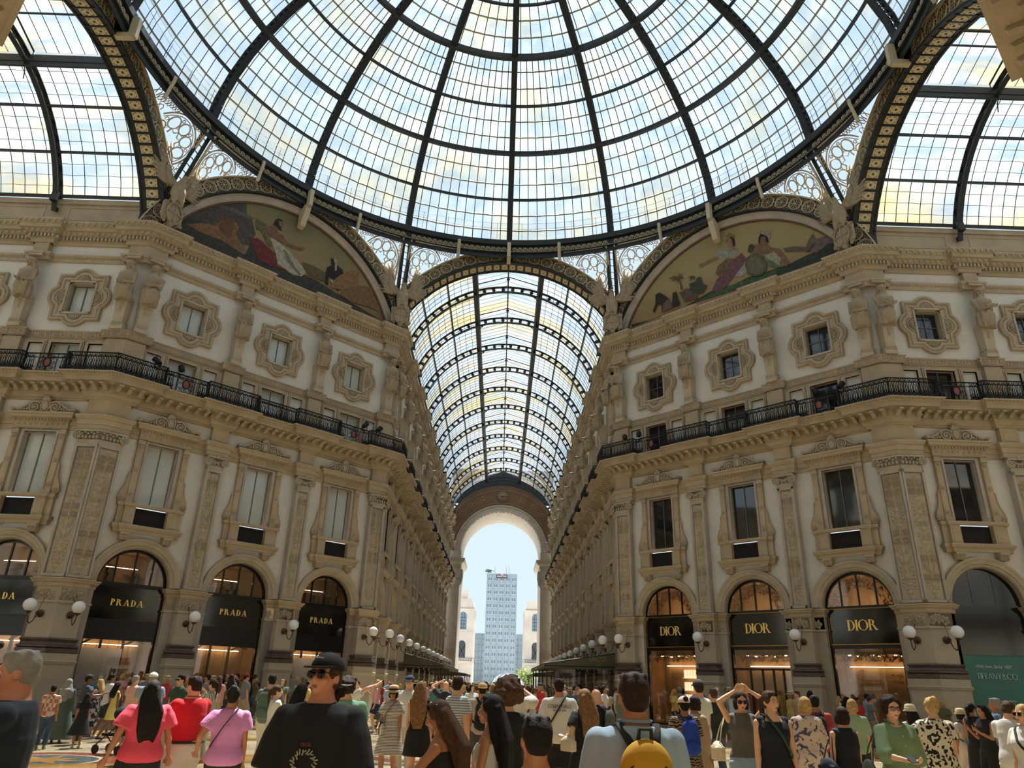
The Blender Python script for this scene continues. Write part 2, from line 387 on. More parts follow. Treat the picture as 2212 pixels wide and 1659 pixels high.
def frieze_relief(wd_, ht, nx, nz, seed, amp=.06):
    rnd = random.Random(seed); x = np.linspace(-wd_ / 2, wd_ / 2, nx); z = np.linspace(0, ht, nz); X, Z = np.meshgrid(x, z); h = np.zeros_like(X)
    def put(d, w):
        nonlocal h; h = np.maximum(h, np.sqrt(np.clip(1 - (d / w) ** 2, 0, 1)))
    xa = -wd_ / 2 + .12; k = 0
    while xa < wd_ / 2 - .08:
        sg = 1 if k % 2 else -1; cz = ht / 2 + sg * ht * .08; r = np.hypot(X - xa, Z - cz); th = np.arctan2((Z - cz) * sg, X - xa)
        for t in range(2): put(np.where(r < .17, np.abs(r - (.04 + .06 * ((th + pi) / (2 * pi) + t))), 9), .02)
        put(r, .035)
        for j in range(5):
            a = j * 1.256 + k; put(np.hypot((X - xa - .15 * cos(a)) * 1, (Z - cz - .17 * sin(a)) * 1), .045)
        xa += .27; k += 1
    mb = MB(); Y = -h * amp
    vs = [(float(x[i]), float(Y[j, i]), float(z[j])) for j in range(nz) for i in range(nx)]
    return mb.add(vs, [(j * nx + i, j * nx + i + 1, (j + 1) * nx + i + 1, (j + 1) * nx + i) for j in range(nz - 1) for i in range(nx - 1)], None, True)
REL = [relief(.56, 5.5, 34, 260, s) for s in (3, 8, 21)]
RELM = [r.mesh('carved_panel') for r in REL]
FRM = frieze_relief(.96, .52, 72, 34, 2).mesh('carved_frieze'); FRS = frieze_relief(.42, .52, 30, 30, 5).mesh('carved_frieze')
for m in RELM + [FRM, FRS]: m.materials.append(STONE2)
RELLO = relief(.56, 5.5, 14, 110, 3).mesh('carved_panel'); RELLO.materials.append(STONE2)
# ---------------------------------------------------------------- pilasters
def ionic(mb, hw, p, z0, z1):
    """Ionic capital on a face from -hw to hw standing p out of the wall"""
    mb.box(-hw - .02, hw + .02, -p - .03, 0, z0, z0 + .2)
    mb.box(-hw - .1, hw + .1, -p - .12, 0, z1 - .1, z1)
    for sx in (-1, 1):
        c = (sx * (hw + .02), (z0 + z1) / 2 + .04)
        mb.tube(xz(spiral(c[0], c[1], .2, .03, pi / 2, 2.2, 26, -sx), -p - .12), .035, 5)
        mb.tube([(c[0], -p - .1, c[1]), (c[0], -p + .1, c[1])], .17, 10)
        mb.ball((c[0], -p - .14, c[1]), .045, 6, 4)
    n = max(3, int(hw / .09))
    for i in range(n): mb.ball((-hw + .12 + (2 * hw - .24) * i / (n - 1), -p - .1, z0 + .3), (.05, .05, .09), 6, 5)
    for i in range(9):
        t = -1 + 2 * i / 8; mb.ball((t * (hw - .1), -p - .14, z1 - .2 - .12 * (1 - t * t)), .05, 5, 4)
    mb.ball((0, -p - .14, z1 - .03), (.09, .05, .1), 7, 5)
def pier_parts(root, plan_full, plan_pil, faces, hi=True):
    """plan polylines run right to left (viewer side on the left of travel); faces: list of (Matrix, half width) of pilaster fronts"""
    mb = MB(); mb.sweep(plan_full, [(0, 0), (0, 4.5)]); mb.sweep(plan_full, [(0, 4.44), (.05, 4.46), (.05, 4.52), (.01, 4.55)]); mb.sweep(plan_pil, [(0, 0), (.14, 0), (.14, 2.05)]); mb.sweep(plan_pil, [(.14, 2.05), (.18, 2.1), (.22, 2.2), (.16, 2.24), (.16, 2.5), (.1, 2.52), (0, 2.52)]); mb.obj('pier', PIER, root)
    mb = MB(); mb.sweep(plan_pil, [(0, 2.5), (.17, 2.52), (.17, 2.68), (.11, 2.7), (.17, 2.74), (.17, 2.8), (.08, 2.84), (.05, 2.92), (.1, 3.0), (.12, 3.03), (.1, 3.07), (0, 3.09)]); mb.obj('base_moulding', DARKST, root)
    mb = MB(); mb.sweep(plan_full, [(0, 4.5), (0, 5.1), (.04, 5.12), (.05, 5.24), (.12, 5.3), (.15, 5.38), (.18, 5.4), (.18, 5.46), (0, 5.48)]); cap = mb.obj('pier_capital', STONE, root)
    up = MB(); fr = MB(); cp = MB(); bl = MB()
    up.sweep(plan_pil, [(-.06, 5.46), (-.06, 11.3)])
    bl.sweep(plan_pil, [(-.06, 11.9), (-.06, 12.02)])
    for Mf, hw in faces:
        w = hw - .0; p = .0
        # raised grey frame round the sunk panel
        for b in ((-w, -w + .1, 5.5, 11.3), (w - .1, w, 5.5, 11.3), (-w, w, 5.5, 5.62), (-w, w, 11.16, 11.3)): fr.box(b[0], b[1], -.05, .05, b[2], b[3], Mf)
        for b in ((-w + .1, -w + .13, 5.62, 11.16), (w - .13, w - .1, 5.62, 11.16)): fr.box(b[0], b[1], -.02, .05, b[2], b[3], Mf)
        ionic_m = MB(); ionic(ionic_m, w - .02, 0.0, 11.3, 11.95); cp.add(ionic_m.v, ionic_m.f, Mf, False)
    up.obj('shaft', GREY, root); fr.obj('panel_frame', GREY, root); cp.obj('capital', STONE2, root); bl.obj('block', STONE, root)
    for i, (Mf, hw) in enumerate(faces):
        r = link('carved_panel', (RELM[i % 3] if hi else RELLO), root, Mf @ Matrix.Translation((0, .03, 5.64)) @ Matrix.Diagonal(((hw * 2 - .28) / .56, 1, 1, 1)))
        if hi: link('carved_frieze', FRM, root, Mf @ Matrix.Translation((0, .0, 4.56)) @ Matrix.Diagonal((hw * 2 / .96, 1, 1, 1)))
PP, PW = .38, .46
pfull = [(.94, .35), (.94, 0), (PW, 0), (PW, -PP), (-PW, -PP), (-PW, 0), (-.94, 0), (-.94, .35)]
ppil = pfull[2:6]
def pier_proto(hi):
    root = thing('pilaster', 'x', 'pilaster', kind='structure')
    pier_parts(root, pfull, ppil, [(Matrix.Translation((0, -PP, 0)), PW - .05)], hi)
    for sx in (-1, 1):
        if hi: link('carved_frieze', FRS, root, Matrix.Translation((sx * .7, 0, 4.56)))
    # attic: plain block, block under the cornice
    mb = MB(); mb.sweep([(.42, 0), (.42, -.3), (-.42, -.3), (-.42, 0)], [(0, 14.5), (0, 16.56)]); mb.sweep([(.36, 0), (.36, -.3), (-.36, -.3), (-.36, 0)], [(.1, 21.2), (.0, 21.3), (0, 21.8)])
    mb.sweep([(.42, 0), (.42, -.3), (-.42, -.3), (-.42, 0)], [(0, 12.68), (0, 13.45)]); mb.box(-.3, .3, -.32, -.29, 12.8, 13.35)
    mb.obj('attic_block', STONE, root)
    return root
PIER_HI = pier_proto(True); PIER_LO = pier_proto(False)
def corner_proto(sgn):
    """corner between a diagonal facade and an arm; local frame of the wall whose end is the corner at x = 0; sgn -1: the other wall turns away on the left"""
    root = thing('corner_pilaster', 'x', 'pilaster', kind='structure')
    t = math.tan(RD(22.5))
    def pt(x, p, wall):   # wall 0: this one (x>0), wall 1: the other one (x measured from the corner along it)
        if wall == 0: return Vector((x, -p))
        a = RD(-45); q = Vector((-x, -p)); return Vector((q.x * cos(a) - q.y * sin(a), q.x * sin(a) + q.y * cos(a)))
    full = [pt(.0 + 1.2, .35 * -1, 0), pt(1.2, 0, 0), pt(.84, 0, 0), pt(.84, PP, 0), pt(-PP * t, PP, 0), pt(.84, PP, 1), pt(.84, 0, 1), pt(1.2, 0, 1), pt(1.2, -.35, 1)]
    pier_parts(root, [tuple(v) for v in full], [tuple(v) for v in full[2:7]], [], True)
    for k in list(root.children):
        if not k.data.vertices: bpy.data.objects.remove(k)
    M1 = Matrix.Translation((.84 / 2 - PP * t / 2, -PP, 0)); hw = (.84 + PP * t) / 2
    v = (pt(.84, PP, 1) + pt(-PP * t, PP, 1)) / 2; M2 = Matrix.Translation((v.x, v.y, 0)) @ Matrix.Rotation(RD(-45), 4, 'Z')
    fr = MB(); cp = MB()
    for Mf in (M1, M2):
        w = hw
        for b in ((-w, -w + .1, 5.5, 11.3), (w - .1, w, 5.5, 11.3), (-w, w, 5.5, 5.62), (-w, w, 11.16, 11.3)): fr.box(b[0], b[1], -.05, .05, b[2], b[3], Mf)
    fr.obj('panel_frame', GREY, root)
    for Mf, sx in ((M1, 1), (M2, -1)):
        c = (sx * (hw - .02), 11.66)
        cp.tube(xz(spiral(c[0], c[1], .2, .03, pi / 2, 2.2, 26, -sx), -.12), .035, 5, Mf); cp.tube([(c[0], -.1, c[1]), (c[0], .1, c[1])], .17, 10, Mf)
        for i in range(6): cp.ball((-hw + .1 + (2 * hw - .2) * i / 5, -.09, 11.6), (.06, .05, .09), 6, 5, Mf)
        for i in range(7): cp.ball((-hw + .1 + (2 * hw - .2) * i / 6, -.12, 11.8 - .06 * (i % 2)), .055, 5, 4, Mf)
        cp.box(-hw, hw, -.03, .1, 11.3, 11.5, Mf)
    cp.sweep([tuple(v) for v in full[2:7]], [(0, 11.84), (.12, 11.86), (.12, 11.95), (0, 11.96)])
    cp.obj('capital', STONE2, root)
    for i, Mf in enumerate((M1, M2)):
        link('carved_panel', RELM[i + 1], root, Mf @ Matrix.Translation((0, .03, 5.64)) @ Matrix.Diagonal(((hw * 2 - .28) / .56, 1, 1, 1)))
        link('carved_frieze', FRM, root, Mf @ Matrix.Translation((0, .0, 4.56)) @ Matrix.Diagonal((hw * 2 / .96, 1, 1, 1)))
    mb = MB(); p3 = [tuple(v) for v in (pt(.84, 0, 0), pt(.84, .3, 0), pt(-.3 * t, .3, 0), pt(.84, .3, 1), pt(.84, 0, 1))]
    mb.sweep(p3, [(0, 12.68), (0, 13.45)]); mb.sweep(p3, [(0, 14.5), (0, 16.56)]); mb.sweep(p3, [(.1, 21.2), (0, 21.3), (0, 21.8)])
    mb.obj('attic_block', STONE, root)
    return root
CORNER = corner_proto(1)
# ---------------------------------------------------------------- tall window with scrolled pediment
def tall_window(glass, name='window_1'):
    root = thing(name, 'x', 'window', kind='structure')
    mb = MB()
    mb.box(-.73, -.69, .05, .3, 9.02, 11.92); mb.box(.69, .73, .05, .3, 9.02, 11.92); mb.box(-.73, .73, .05, .3, 11.88, 11.92)
    for a, b, c, d in ((-.93, -.73, 9.02, 12.05), (.73, .93, 9.02, 12.05), (-.73, .73, 11.9, 12.05)): mb.box(a, b, -.08, .3, c, d)
    for a, b, c, d in ((-.84, -.73, 9.02, 11.98), (.73, .84, 9.02, 11.98), (-.73, .73, 11.9, 11.98)): mb.box(a, b, -.12, 0, c, d)
    mb.obj('window_frame', GREY, root)
    mb = MB(); mb.box(-.69, .69, .25, .26, 9.02, 11.88); mb.obj('pane', glass, root)
    mb = MB(); mb.box(-.02, .02, .21, .25, 9.02, 11.88); mb.box(-.69, -.66, .21, .25, 9.02, 11.88); mb.box(.66, .69, .21, .25, 9.02, 11.88); mb.obj('window_bar', MULL, root)
    mb = MB()
    for s in (-1, 1):
        mb.cbox((s * 1.07, -.1, 10.5), (.26, .2, 3.0)); mb.cbox((s * 1.07, -.12, 9.12), (.32, .24, .2)); mb.cbox((s * 1.07, -.12, 11.85), (.32, .24, .16))
        mb.cbox((s * 1.07, -.2, 10.5), (.16, .02, 2.4))
        for z in (11.65, 10.55, 9.45): mb.tube([(s * 1.07, -.18, z), (s * 1.07, -.25, z)], .1, 10); mb.ball((s * 1.07, -.26, z), .04, 6, 4)
        # side consoles
        q = [(1.2, 10.45), (1.3, 10.3), (1.3, 10.05), (1.36, 9.75), (1.5, 9.45), (1.56, 9.2), (1.5, 9.05), (1.2, 9.02)]
        mb.prism([(s * x, z) for x, z in q], -.14, 0); mb.tube(xz([(s * x, z) for x, z in q[:7]], -.14), .035, 5); mb.tube(xz(spiral(s * 1.4, 9.2, .12, .02, 0, 1.6, 14, s), -.15), .03, 5)
        # pedestal at the sides of the black panel
        mb.cbox((s * .96, -.17, 8.42), (.46, .34, .86)); mb.cbox((s * .96, -.35, 8.42), (.3, .02, .6)); mb.cbox((s * 1.32, -.09, 8.42), (.26, .18, .86))
        mb.cbox((s * .95, -.2, 7.62), (.42, .4, .1)); mb.prism([(s * .95 - .17, 7.34), (s * .95 + .17, 7.34), (s * .95 + .2, 7.6), (s * .95 - .2, 7.6)], -.36, 0)
        for k in range(4): mb.tube([(s * .95 - .12 + .08 * k, -.37, 7.36), (s * .95 - .12 + .08 * k, -.38, 7.58)], .02, 4)
    mb.box(-.73, .73, -.08, 0, 8.0, 8.1)
    mb.sweep([(1.44, 0), (1.44, -.2), (1.2, -.2), (1.2, -.34), (-1.2, -.34), (-1.2, -.2), (-1.44, -.2), (-1.44, 0)], [(-.02, 7.66), (.02, 7.68), (.04, 7.8), (.1, 7.86), (.14, 7.96), (.14, 8.02), (0, 8.04)])
    mb.sweep([(1.44, 0), (1.44, -.2), (1.2, -.2), (1.2, -.34), (-1.2, -.34), (-1.2, -.2), (-1.44, -.2), (-1.44, 0)], [(0, 8.82), (.06, 8.86), (.08, 8.94), (.08, 9.0), (-.3, 9.03)])
    mb.obj('surround', STONE, root)
    mb = MB(); mb.box(-.73, .73, -.06, .05, 8.1, 8.84); mb.obj('grille_panel', PANEL, root)
    mb = MB(); e = [(1.22, 0), (1.22, -.2), (-1.22, -.2), (-1.22, 0)]
    mb.sweep(e, [(0, 12.02), (.03, 12.06), (0, 12.1), (0, 12.34), (.05, 12.36), (.05, 12.44), (.16, 12.48), (.22, 12.5), (.22, 12.62), (.28, 12.66), (.28, 12.74), (-.2, 12.76)])
    for i in range(17): mb.cbox((-1.2 + .15 * i, -.28, 12.41), (.07, .08, .07))
    for i in range(9): mb.tube([(-1.0 + .25 * i, -.2, 12.22), (-1.0 + .25 * i, -.225, 12.22)], .06, 8)
    mb.obj('entablature', STONE, root)
    mb = MB(); y = -.3
    for s in (-1, 1):
        mb.tube(xz(spiral(s * .47, 13.0, .26, .03, pi / 2 if 1 else 0, 1.9, 26, -s), y), .045, 6)
        c = [(s * .25, 13.2), (s * .47, 13.28), (s * .7, 13.2), (s * .9, 13.02), (s * 1.15, 12.88), (s * 1.4, 12.86)]
        mb.tube(xz(c, y), .05, 6); mb.prism([(x, z) for x, z in c] + [(s * 1.4, 12.76), (s * .2, 12.76)], -.24, -.02)
        mb.tube([(s * 1.4, -.42, 12.88), (s * 1.4, -.05, 12.88)], .09, 8); mb.tube([(s * .47, -.36, 13.0), (s * .47, -.1, 13.0)], .05, 6)
        for k in range(4): mb.ball((s * (.78 + .13 * k), -.28, 12.9 - .02 * k), (.07, .05, .08 - .012 * k), 6, 4)
    mb.ball((0, -.28, 13.06), (.17, .1, .25), 10, 7); mb.tube([(.21 * cos(t * pi / 8), -.27, 13.06 + .3 * sin(t * pi / 8)) for t in range(16)], .04, 5, closed=True)
    for k in range(5):
        a = pi / 2 + (k - 2) * .5; mb.tube([(0, -.26, 13.32), (.12 * cos(a), -.3, 13.32 + .14 * sin(a)), (.2 * cos(a), -.3, 13.32 + .27 * sin(a))], [.04, .06, .03], 5)
    for s in (-1, 1): mb.ball((s * .14, -.28, 13.36), (.07, .05, .05), 6, 4)
    mb.obj('pediment', STONE2, root)
    return root
# ---------------------------------------------------------------- quatrefoil window
def quatre_window(glass, dark, name='window_1'):
    root = thing(name, 'x', 'window', kind='structure'); cz = 18.84
    def outline(sq, cx_, lr, lz, n=10):
        p = []
        for k in range(4):
            a = -k * pi / 2 + pi / 2; ca, sa = cos(a), sin(a)       # lobe direction: up, right, down, left
            d, r = (cx_[0], lr) if k % 2 == 0 else (cx_[1], lr); ext = (sq[0], sq[1])
            w_, h_ = (ext[0], ext[1]) if k % 2 == 0 else (ext[1], ext[0])
            loc = [(-w_, h_)]
            a0 = math.asin(max(-1, min(1, (h_ - d) / r)))
            for i in range(n + 1):
                t = (pi - a0) + (a0 - (pi - a0)) * i / n; loc.append((r * cos(t), d + r * sin(t)))
            for x, y in loc: p.append((x * sa + y * ca, y * sa - x * ca))
        return p
    out = outline((1.22, 1.26), (.93, .88), .66, 0); N = len(out)
    mb = MB()
    pth = [(x, z + cz) for x, z in out]; area = sum(a[0] * b[1] - a[1] * b[0] for a, b in zip(pth, pth[1:] + pth[:1]))
    if area > 0: pth = pth[::-1]
    # moulding: left of travel is outwards after making it clockwise
    mb.sweep(pth, [(0, 0), (.0, -.16), (-.05, -.2), (-.1, -.18), (-.14, -.13), (-.22, -.15), (-.3, -.14), (-.32, -.08)], closed=True, plane='xz')
    mb.obj('moulding', STONE, root)
    mb = MB(); bd = MB()
    ws, hs = .66, .84
    for i in range(N):
        a, b = pth[i], pth[(i + 1) % N]
        def inn(p):
            x, z = p[0], p[1] - cz; k = max(abs(x) / ws, abs(z) / hs); return (x / k, z / k + cz)
        def sh(p): x, z = p[0], p[1] - cz; L_ = hypot(x, z); return (x * (1 - .2 / L_), z * (1 - .2 / L_) + cz)
        a2, b2, a3, b3 = sh(a), sh(b), inn(a), inn(b)
        mb.add([(a2[0], -.08, a2[1]), (b2[0], -.08, b2[1]), (b3[0], -.08, b3[1]), (a3[0], -.08, a3[1])], [(0, 1, 2, 3)])
    q = MB(); q.sweep(pth, [(-.15, -.17)], closed=True, plane='xz')
    for i in range(N):
        a, b = Vector(q.v[i]), Vector(q.v[(i + 1) % N]); n = max(1, round((b - a).length / .12))
        for j in range(n): bd.ball(tuple(a + (b - a) * ((j + .5) / n)), (.04, .03, .04), 5, 3)
    for k in range(4):          # shells in the four lobes
        c = [(0, cz + hs + .04), (ws + .04, cz), (0, cz - hs - .04), (-ws - .04, cz)][k]; a = [pi / 2, 0, -pi / 2, pi][k]
        mb.tube([(c[0] + .4 * cos(a + t), -.12, c[1] + .4 * sin(a + t)) for t in np.linspace(-pi / 2, pi / 2, 13)], .03, 5)
        for j in range(9):
            t = a + (j - 4) * .36; mb.tube([(c[0] + .06 * cos(t), -.11, c[1] + .06 * sin(t)), (c[0] + .33 * cos(t), -.13, c[1] + .33 * sin(t))], [.012, .04], 5)
    for s in (-1, 1):
        mb.cbox((s * .69, -.1, cz), (.09, .12, 1.75)); mb.cbox((0, -.1, cz + s * .87), (1.46, .12, .09))
    for a, b, c, d in ((-.66, -.6, cz - .84, cz + .84), (.6, .66, cz - .84, cz + .84), (-.6, .6, cz + .78, cz + .84), (-.6, .6, cz - .84, cz - .78)): mb.box(a, b, -.08, .34, c, d)
    mb.obj('shell_plate', STONE2, root); bd.obj('bead_row', STONE2, root)['kind'] = 'stuff'
    mb = MB(); mb.box(-.6, .6, .3, .31, cz - .78, cz + .78); mb.obj('pane', glass, root)
    mb = MB(); mb.box(-.02, .02, .25, .3, cz - .78, cz + .78)
    if dark: mb.box(-.6, .6, .26, .3, cz - .02, cz + .02)
    for s in (-1, 1): mb.box(s * .58 - .02, s * .58 + .02, .25, .3, cz - .78, cz + .78); mb.box(-.6, .6, .25, .3, cz + s * .76 - .02, cz + s * .76 + .02)
    mb.obj('window_bar', MULL, root)
    return root
# ---------------------------------------------------------------- low attic window with two white panels beside it
def low_window(glass, name='window_1'):
    root = thing(name, 'x', 'window', kind='structure')
    mb = MB()
    def fr(x0, x1, z0, z1, w=.16, p=.1):
        for a, b, c, d in ((x0 - w, x0, z0, z1 + w), (x1, x1 + w, z0, z1 + w), (x0, x1, z1, z1 + w)): mb.box(a, b, -p, 0, c, d)
        for a, b, c, d in ((x0 - w * .55, x0, z0, z1 + w * .55), (x1, x1 + w * .55, z0, z1 + w * .55), (x0, x1, z1, z1 + w * .55)): mb.box(a, b, -p * 1.5, 0, c, d)
    fr(-.7, .7, 14.5, 16.36, .14); fr(-1.78, -1.08, 14.7, 16.34, .13); fr(1.08, 1.78, 14.7, 16.34, .13)
    mb.box(-2.02, 2.02, -.04, 0, 16.5, 16.62)
    for s in (-1, 1): mb.box(s * .7 - .02, s * .7 + .02, 0, .3, 14.5, 16.35)
    mb.box(-.7, .7, 0, .3, 16.36, 16.42)
    mb.obj('surround', STONE, root)
    mb = MB(); mb.box(-.7, .7, .18, .19, 14.5, 16.38); mb.obj('pane', glass, root)
    mb = MB(); mb.box(-.02, .02, .14, .18, 14.5, 16.36); mb.box(-.7, .7, .14, .18, 15.7, 15.73); mb.obj('window_bar', MULL, root)
    return root
# ---------------------------------------------------------------- archivolt round the shop arches
def archivolt():
    mb = MB(); N = 28; R_ = 1.56
    pth = [(R_ * cos(pi * i / N), ZC + R_ * sin(pi * i / N)) for i in range(N + 1)]
    mb.sweep(pth, [(0, .45), (0, -.04), (-.05, -.1), (-.12, -.11), (-.15, -.15), (-.3, -.17), (-.34, -.2), (-.44, -.2), (-.46, -.12), (-.46, 0)], plane='xz')
    for i in range(40): a = pi * (i + .5) / 40; mb.ball((1.71 * cos(a), -.14, ZC + 1.71 * sin(a)), .035, 5, 3)
    for s in (-1, 1): mb.box(s * 1.56 - .005, s * 1.56 + .005, 0, .45, 0, ZC)
    o = mb.obj('archivolt', STONE2); o['kind'] = 'structure'; return o
ARCHV = archivolt()
# ---------------------------------------------------------------- shopfronts
WARMW = mat('warm beige shop wall', 'a9814e', .7, var=.2, vscale=.8)
WHITEP = mat('white display panel', 'e9e6e2', .6)
SHOPGL = glassmat('shop glass', (.8, .8, .8), 1, (.0, .0), rough=.02, gloss=.10)
LAMPW = mat('warm shop lamp', (1.0, .76, .48), .5, emit=9)
BRASS = mat('brass rail', 'b08a4a', .3, metal=.9)
TEAL = mat('teal hoarding', '1f6f66', .35, var=.1, vscale=.5)
DARKM = mat('black glossy panel', '090b0d', .08, spec=.8)
LEAFY = mat('bronze leaves', '8a5a3a', .5, var=.3, vscale=12)
BAMB = mat('golden bamboo', 'b98a45', .35, metal=.5)
SUITM = mat('charcoal suit cloth', '23272b', .8)
WOODEN = mat('pale wooden mannequin', 'cdb892', .5)
def text(body, size, m, name='lettering', parent=None, loc=(0, 0, 0), ext=.012, sp_=1.0, serif=False, w=1.0, off=0):
    cu = bpy.data.curves.new(name, 'FONT'); cu.body = body; cu.size = size; cu.extrude = ext; cu.align_x = 'CENTER'; cu.align_y = 'CENTER'; cu.space_character = sp_; cu.offset = off
    t = bpy.data.objects.new('t', cu); me = bpy.data.meshes.new_from_object(t); me.materials.clear(); me.materials.append(m); bpy.data.objects.remove(t)
    return link(name, me, parent, Matrix.Translation(loc) @ Matrix.Rotation(pi / 2, 4, 'X') @ Matrix.Diagonal((w, 1, 1, 1)))
def glyphs(word, h, m, parent, loc, thick=.14, gap=.35, name='letter'):
    """serif capitals built stroke by stroke; thick/thin contrast. Each letter its own mesh"""
    t = h * thick; th = h * .05; x = 0; res = []
    def arc(mb, cx, cz, rx, rz, a0, a1, w0, w1, n=22):
        for i in range(n):
            q = []
            for j in (i, i + 1):
                a = a0 + (a1 - a0) * j / n; ww = w0 + (w1 - w0) * abs(cos(a)); q.append(((cx + rx * cos(a), cz + rz * sin(a)), (cx + (rx - ww) * cos(a), cz + (rz - w0) * sin(a))))
            mb.prism([q[0][0], q[1][0], q[1][1], q[0][1]], -.02, 0)
    for ch in word:
        mb = MB(); B = lambda a, b, c, d: mb.box(x + a, x + b, -.02, 0, c, d); s = th * 1.2
        def serif(cx, z): mb.box(x + cx - s - t * .5, x + cx + s + t * .5, -.02, 0, z, z + th)
        def diag(x0, z0, x1, z1, w): mb.prism([(x + x0, z0), (x + x0 + w, z0), (x + x1 + w, z1), (x + x1, z1)], -.02, 0)
        if ch == ' ': x += h * .4; continue
        if ch in 'PRDIFTE':
            if ch == 'T': B(h * .3 - t / 2, h * .3 + t / 2, 0, h); B(0, h * .6, h - th, h); B(0, th, h * .8, h); B(h * .6 - th, h * .6, h * .8, h); serif(h * .3, 0); wd = h * .6
            else: B(0, t, 0, h); serif(t / 2, 0); serif(t / 2, h - th); wd = t
        if ch in 'PR': arc(mb, x + t, h * .74, h * .34, h * .26, -pi / 2, pi / 2, th, t); wd = t + h * .34
        if ch == 'R': diag(h * .58, 0, t + h * .12, h * .5, t); mb.box(x + h * .54, x + h * .58 + t + s, -.02, 0, 0, th); wd = h * .62 + t
        if ch == 'D': arc(mb, x + t, h / 2, h * .5, h * .5, -pi / 2, pi / 2, th, t); wd = t + h * .5
        if ch in 'OC': 
            if ch == 'O': arc(mb, x + h * .48, h / 2, h * .48, h * .5, 0, 2 * pi, th, t, 36); wd = h * .96
            else: arc(mb, x + h * .46, h / 2, h * .46, h * .5, .75, 2 * pi - .75, th, t, 30); B(h * .76, h * .79, h * .62, h * .95); wd = h * .8
        if ch == 'A': diag(0, 0, h * .36, h, th); diag(h * .62, 0, h * .3, h, t); B(h * .14, h * .6, h * .28, h * .28 + th); serif(th, 0); serif(h * .62 + t / 2, 0); wd = h * .62 + t
        if ch == 'F': B(0, h * .5, h - th, h); B(0, h * .4, h * .5, h * .5 + th); B(h * .5 - th, h * .5, h * .82, h); wd = h * .44
        if ch == 'N': B(0, th, 0, h); B(h * .7 - th, h * .7, 0, h); diag(h * .7 - t, 0, 0, h, t); serif(0, 0); serif(0, h - th); serif(h * .7, h - th); wd = h * .7
        if ch == 'Y': B(h * .32, h * .32 + t, 0, h * .5); diag(h * .32, h * .48, 0, h, t); diag(h * .36 + t * .3, h * .48, h * .66, h, th); serif(h * .32 + t / 2, 0); serif(t / 2, h - th); serif(h * .68, h - th); wd = h * .7
        if ch == '&': arc(mb, x + h * .34, h * .26, h * .3, h * .26, -pi * 1.5, pi * .2, th, t * .8); arc(mb, x + h * .34, h * .76, h * .2, h * .22, 0, 2 * pi, th, t * .7); diag(h * .7, 0, h * .16, h * .86, t * .7); wd = h * .8
        if ch == '.': B(0, t * .8, 0, t * .8); wd = t
        if ch == 'I': wd = t
        res.append((mb, x, wd)); x += wd + h * gap
    tot = x - h * gap
    for mb, a, b in res: mb.obj(name, m, parent).matrix_local = Matrix.Translation((loc[0] - tot / 2, loc[1], loc[2] - h / 2))
    return tot
def arch_poly(r, n=24, z0=ZC): return [(r * cos(pi * i / n), z0 + r * sin(pi * i / n)) for i in range(n + 1)]
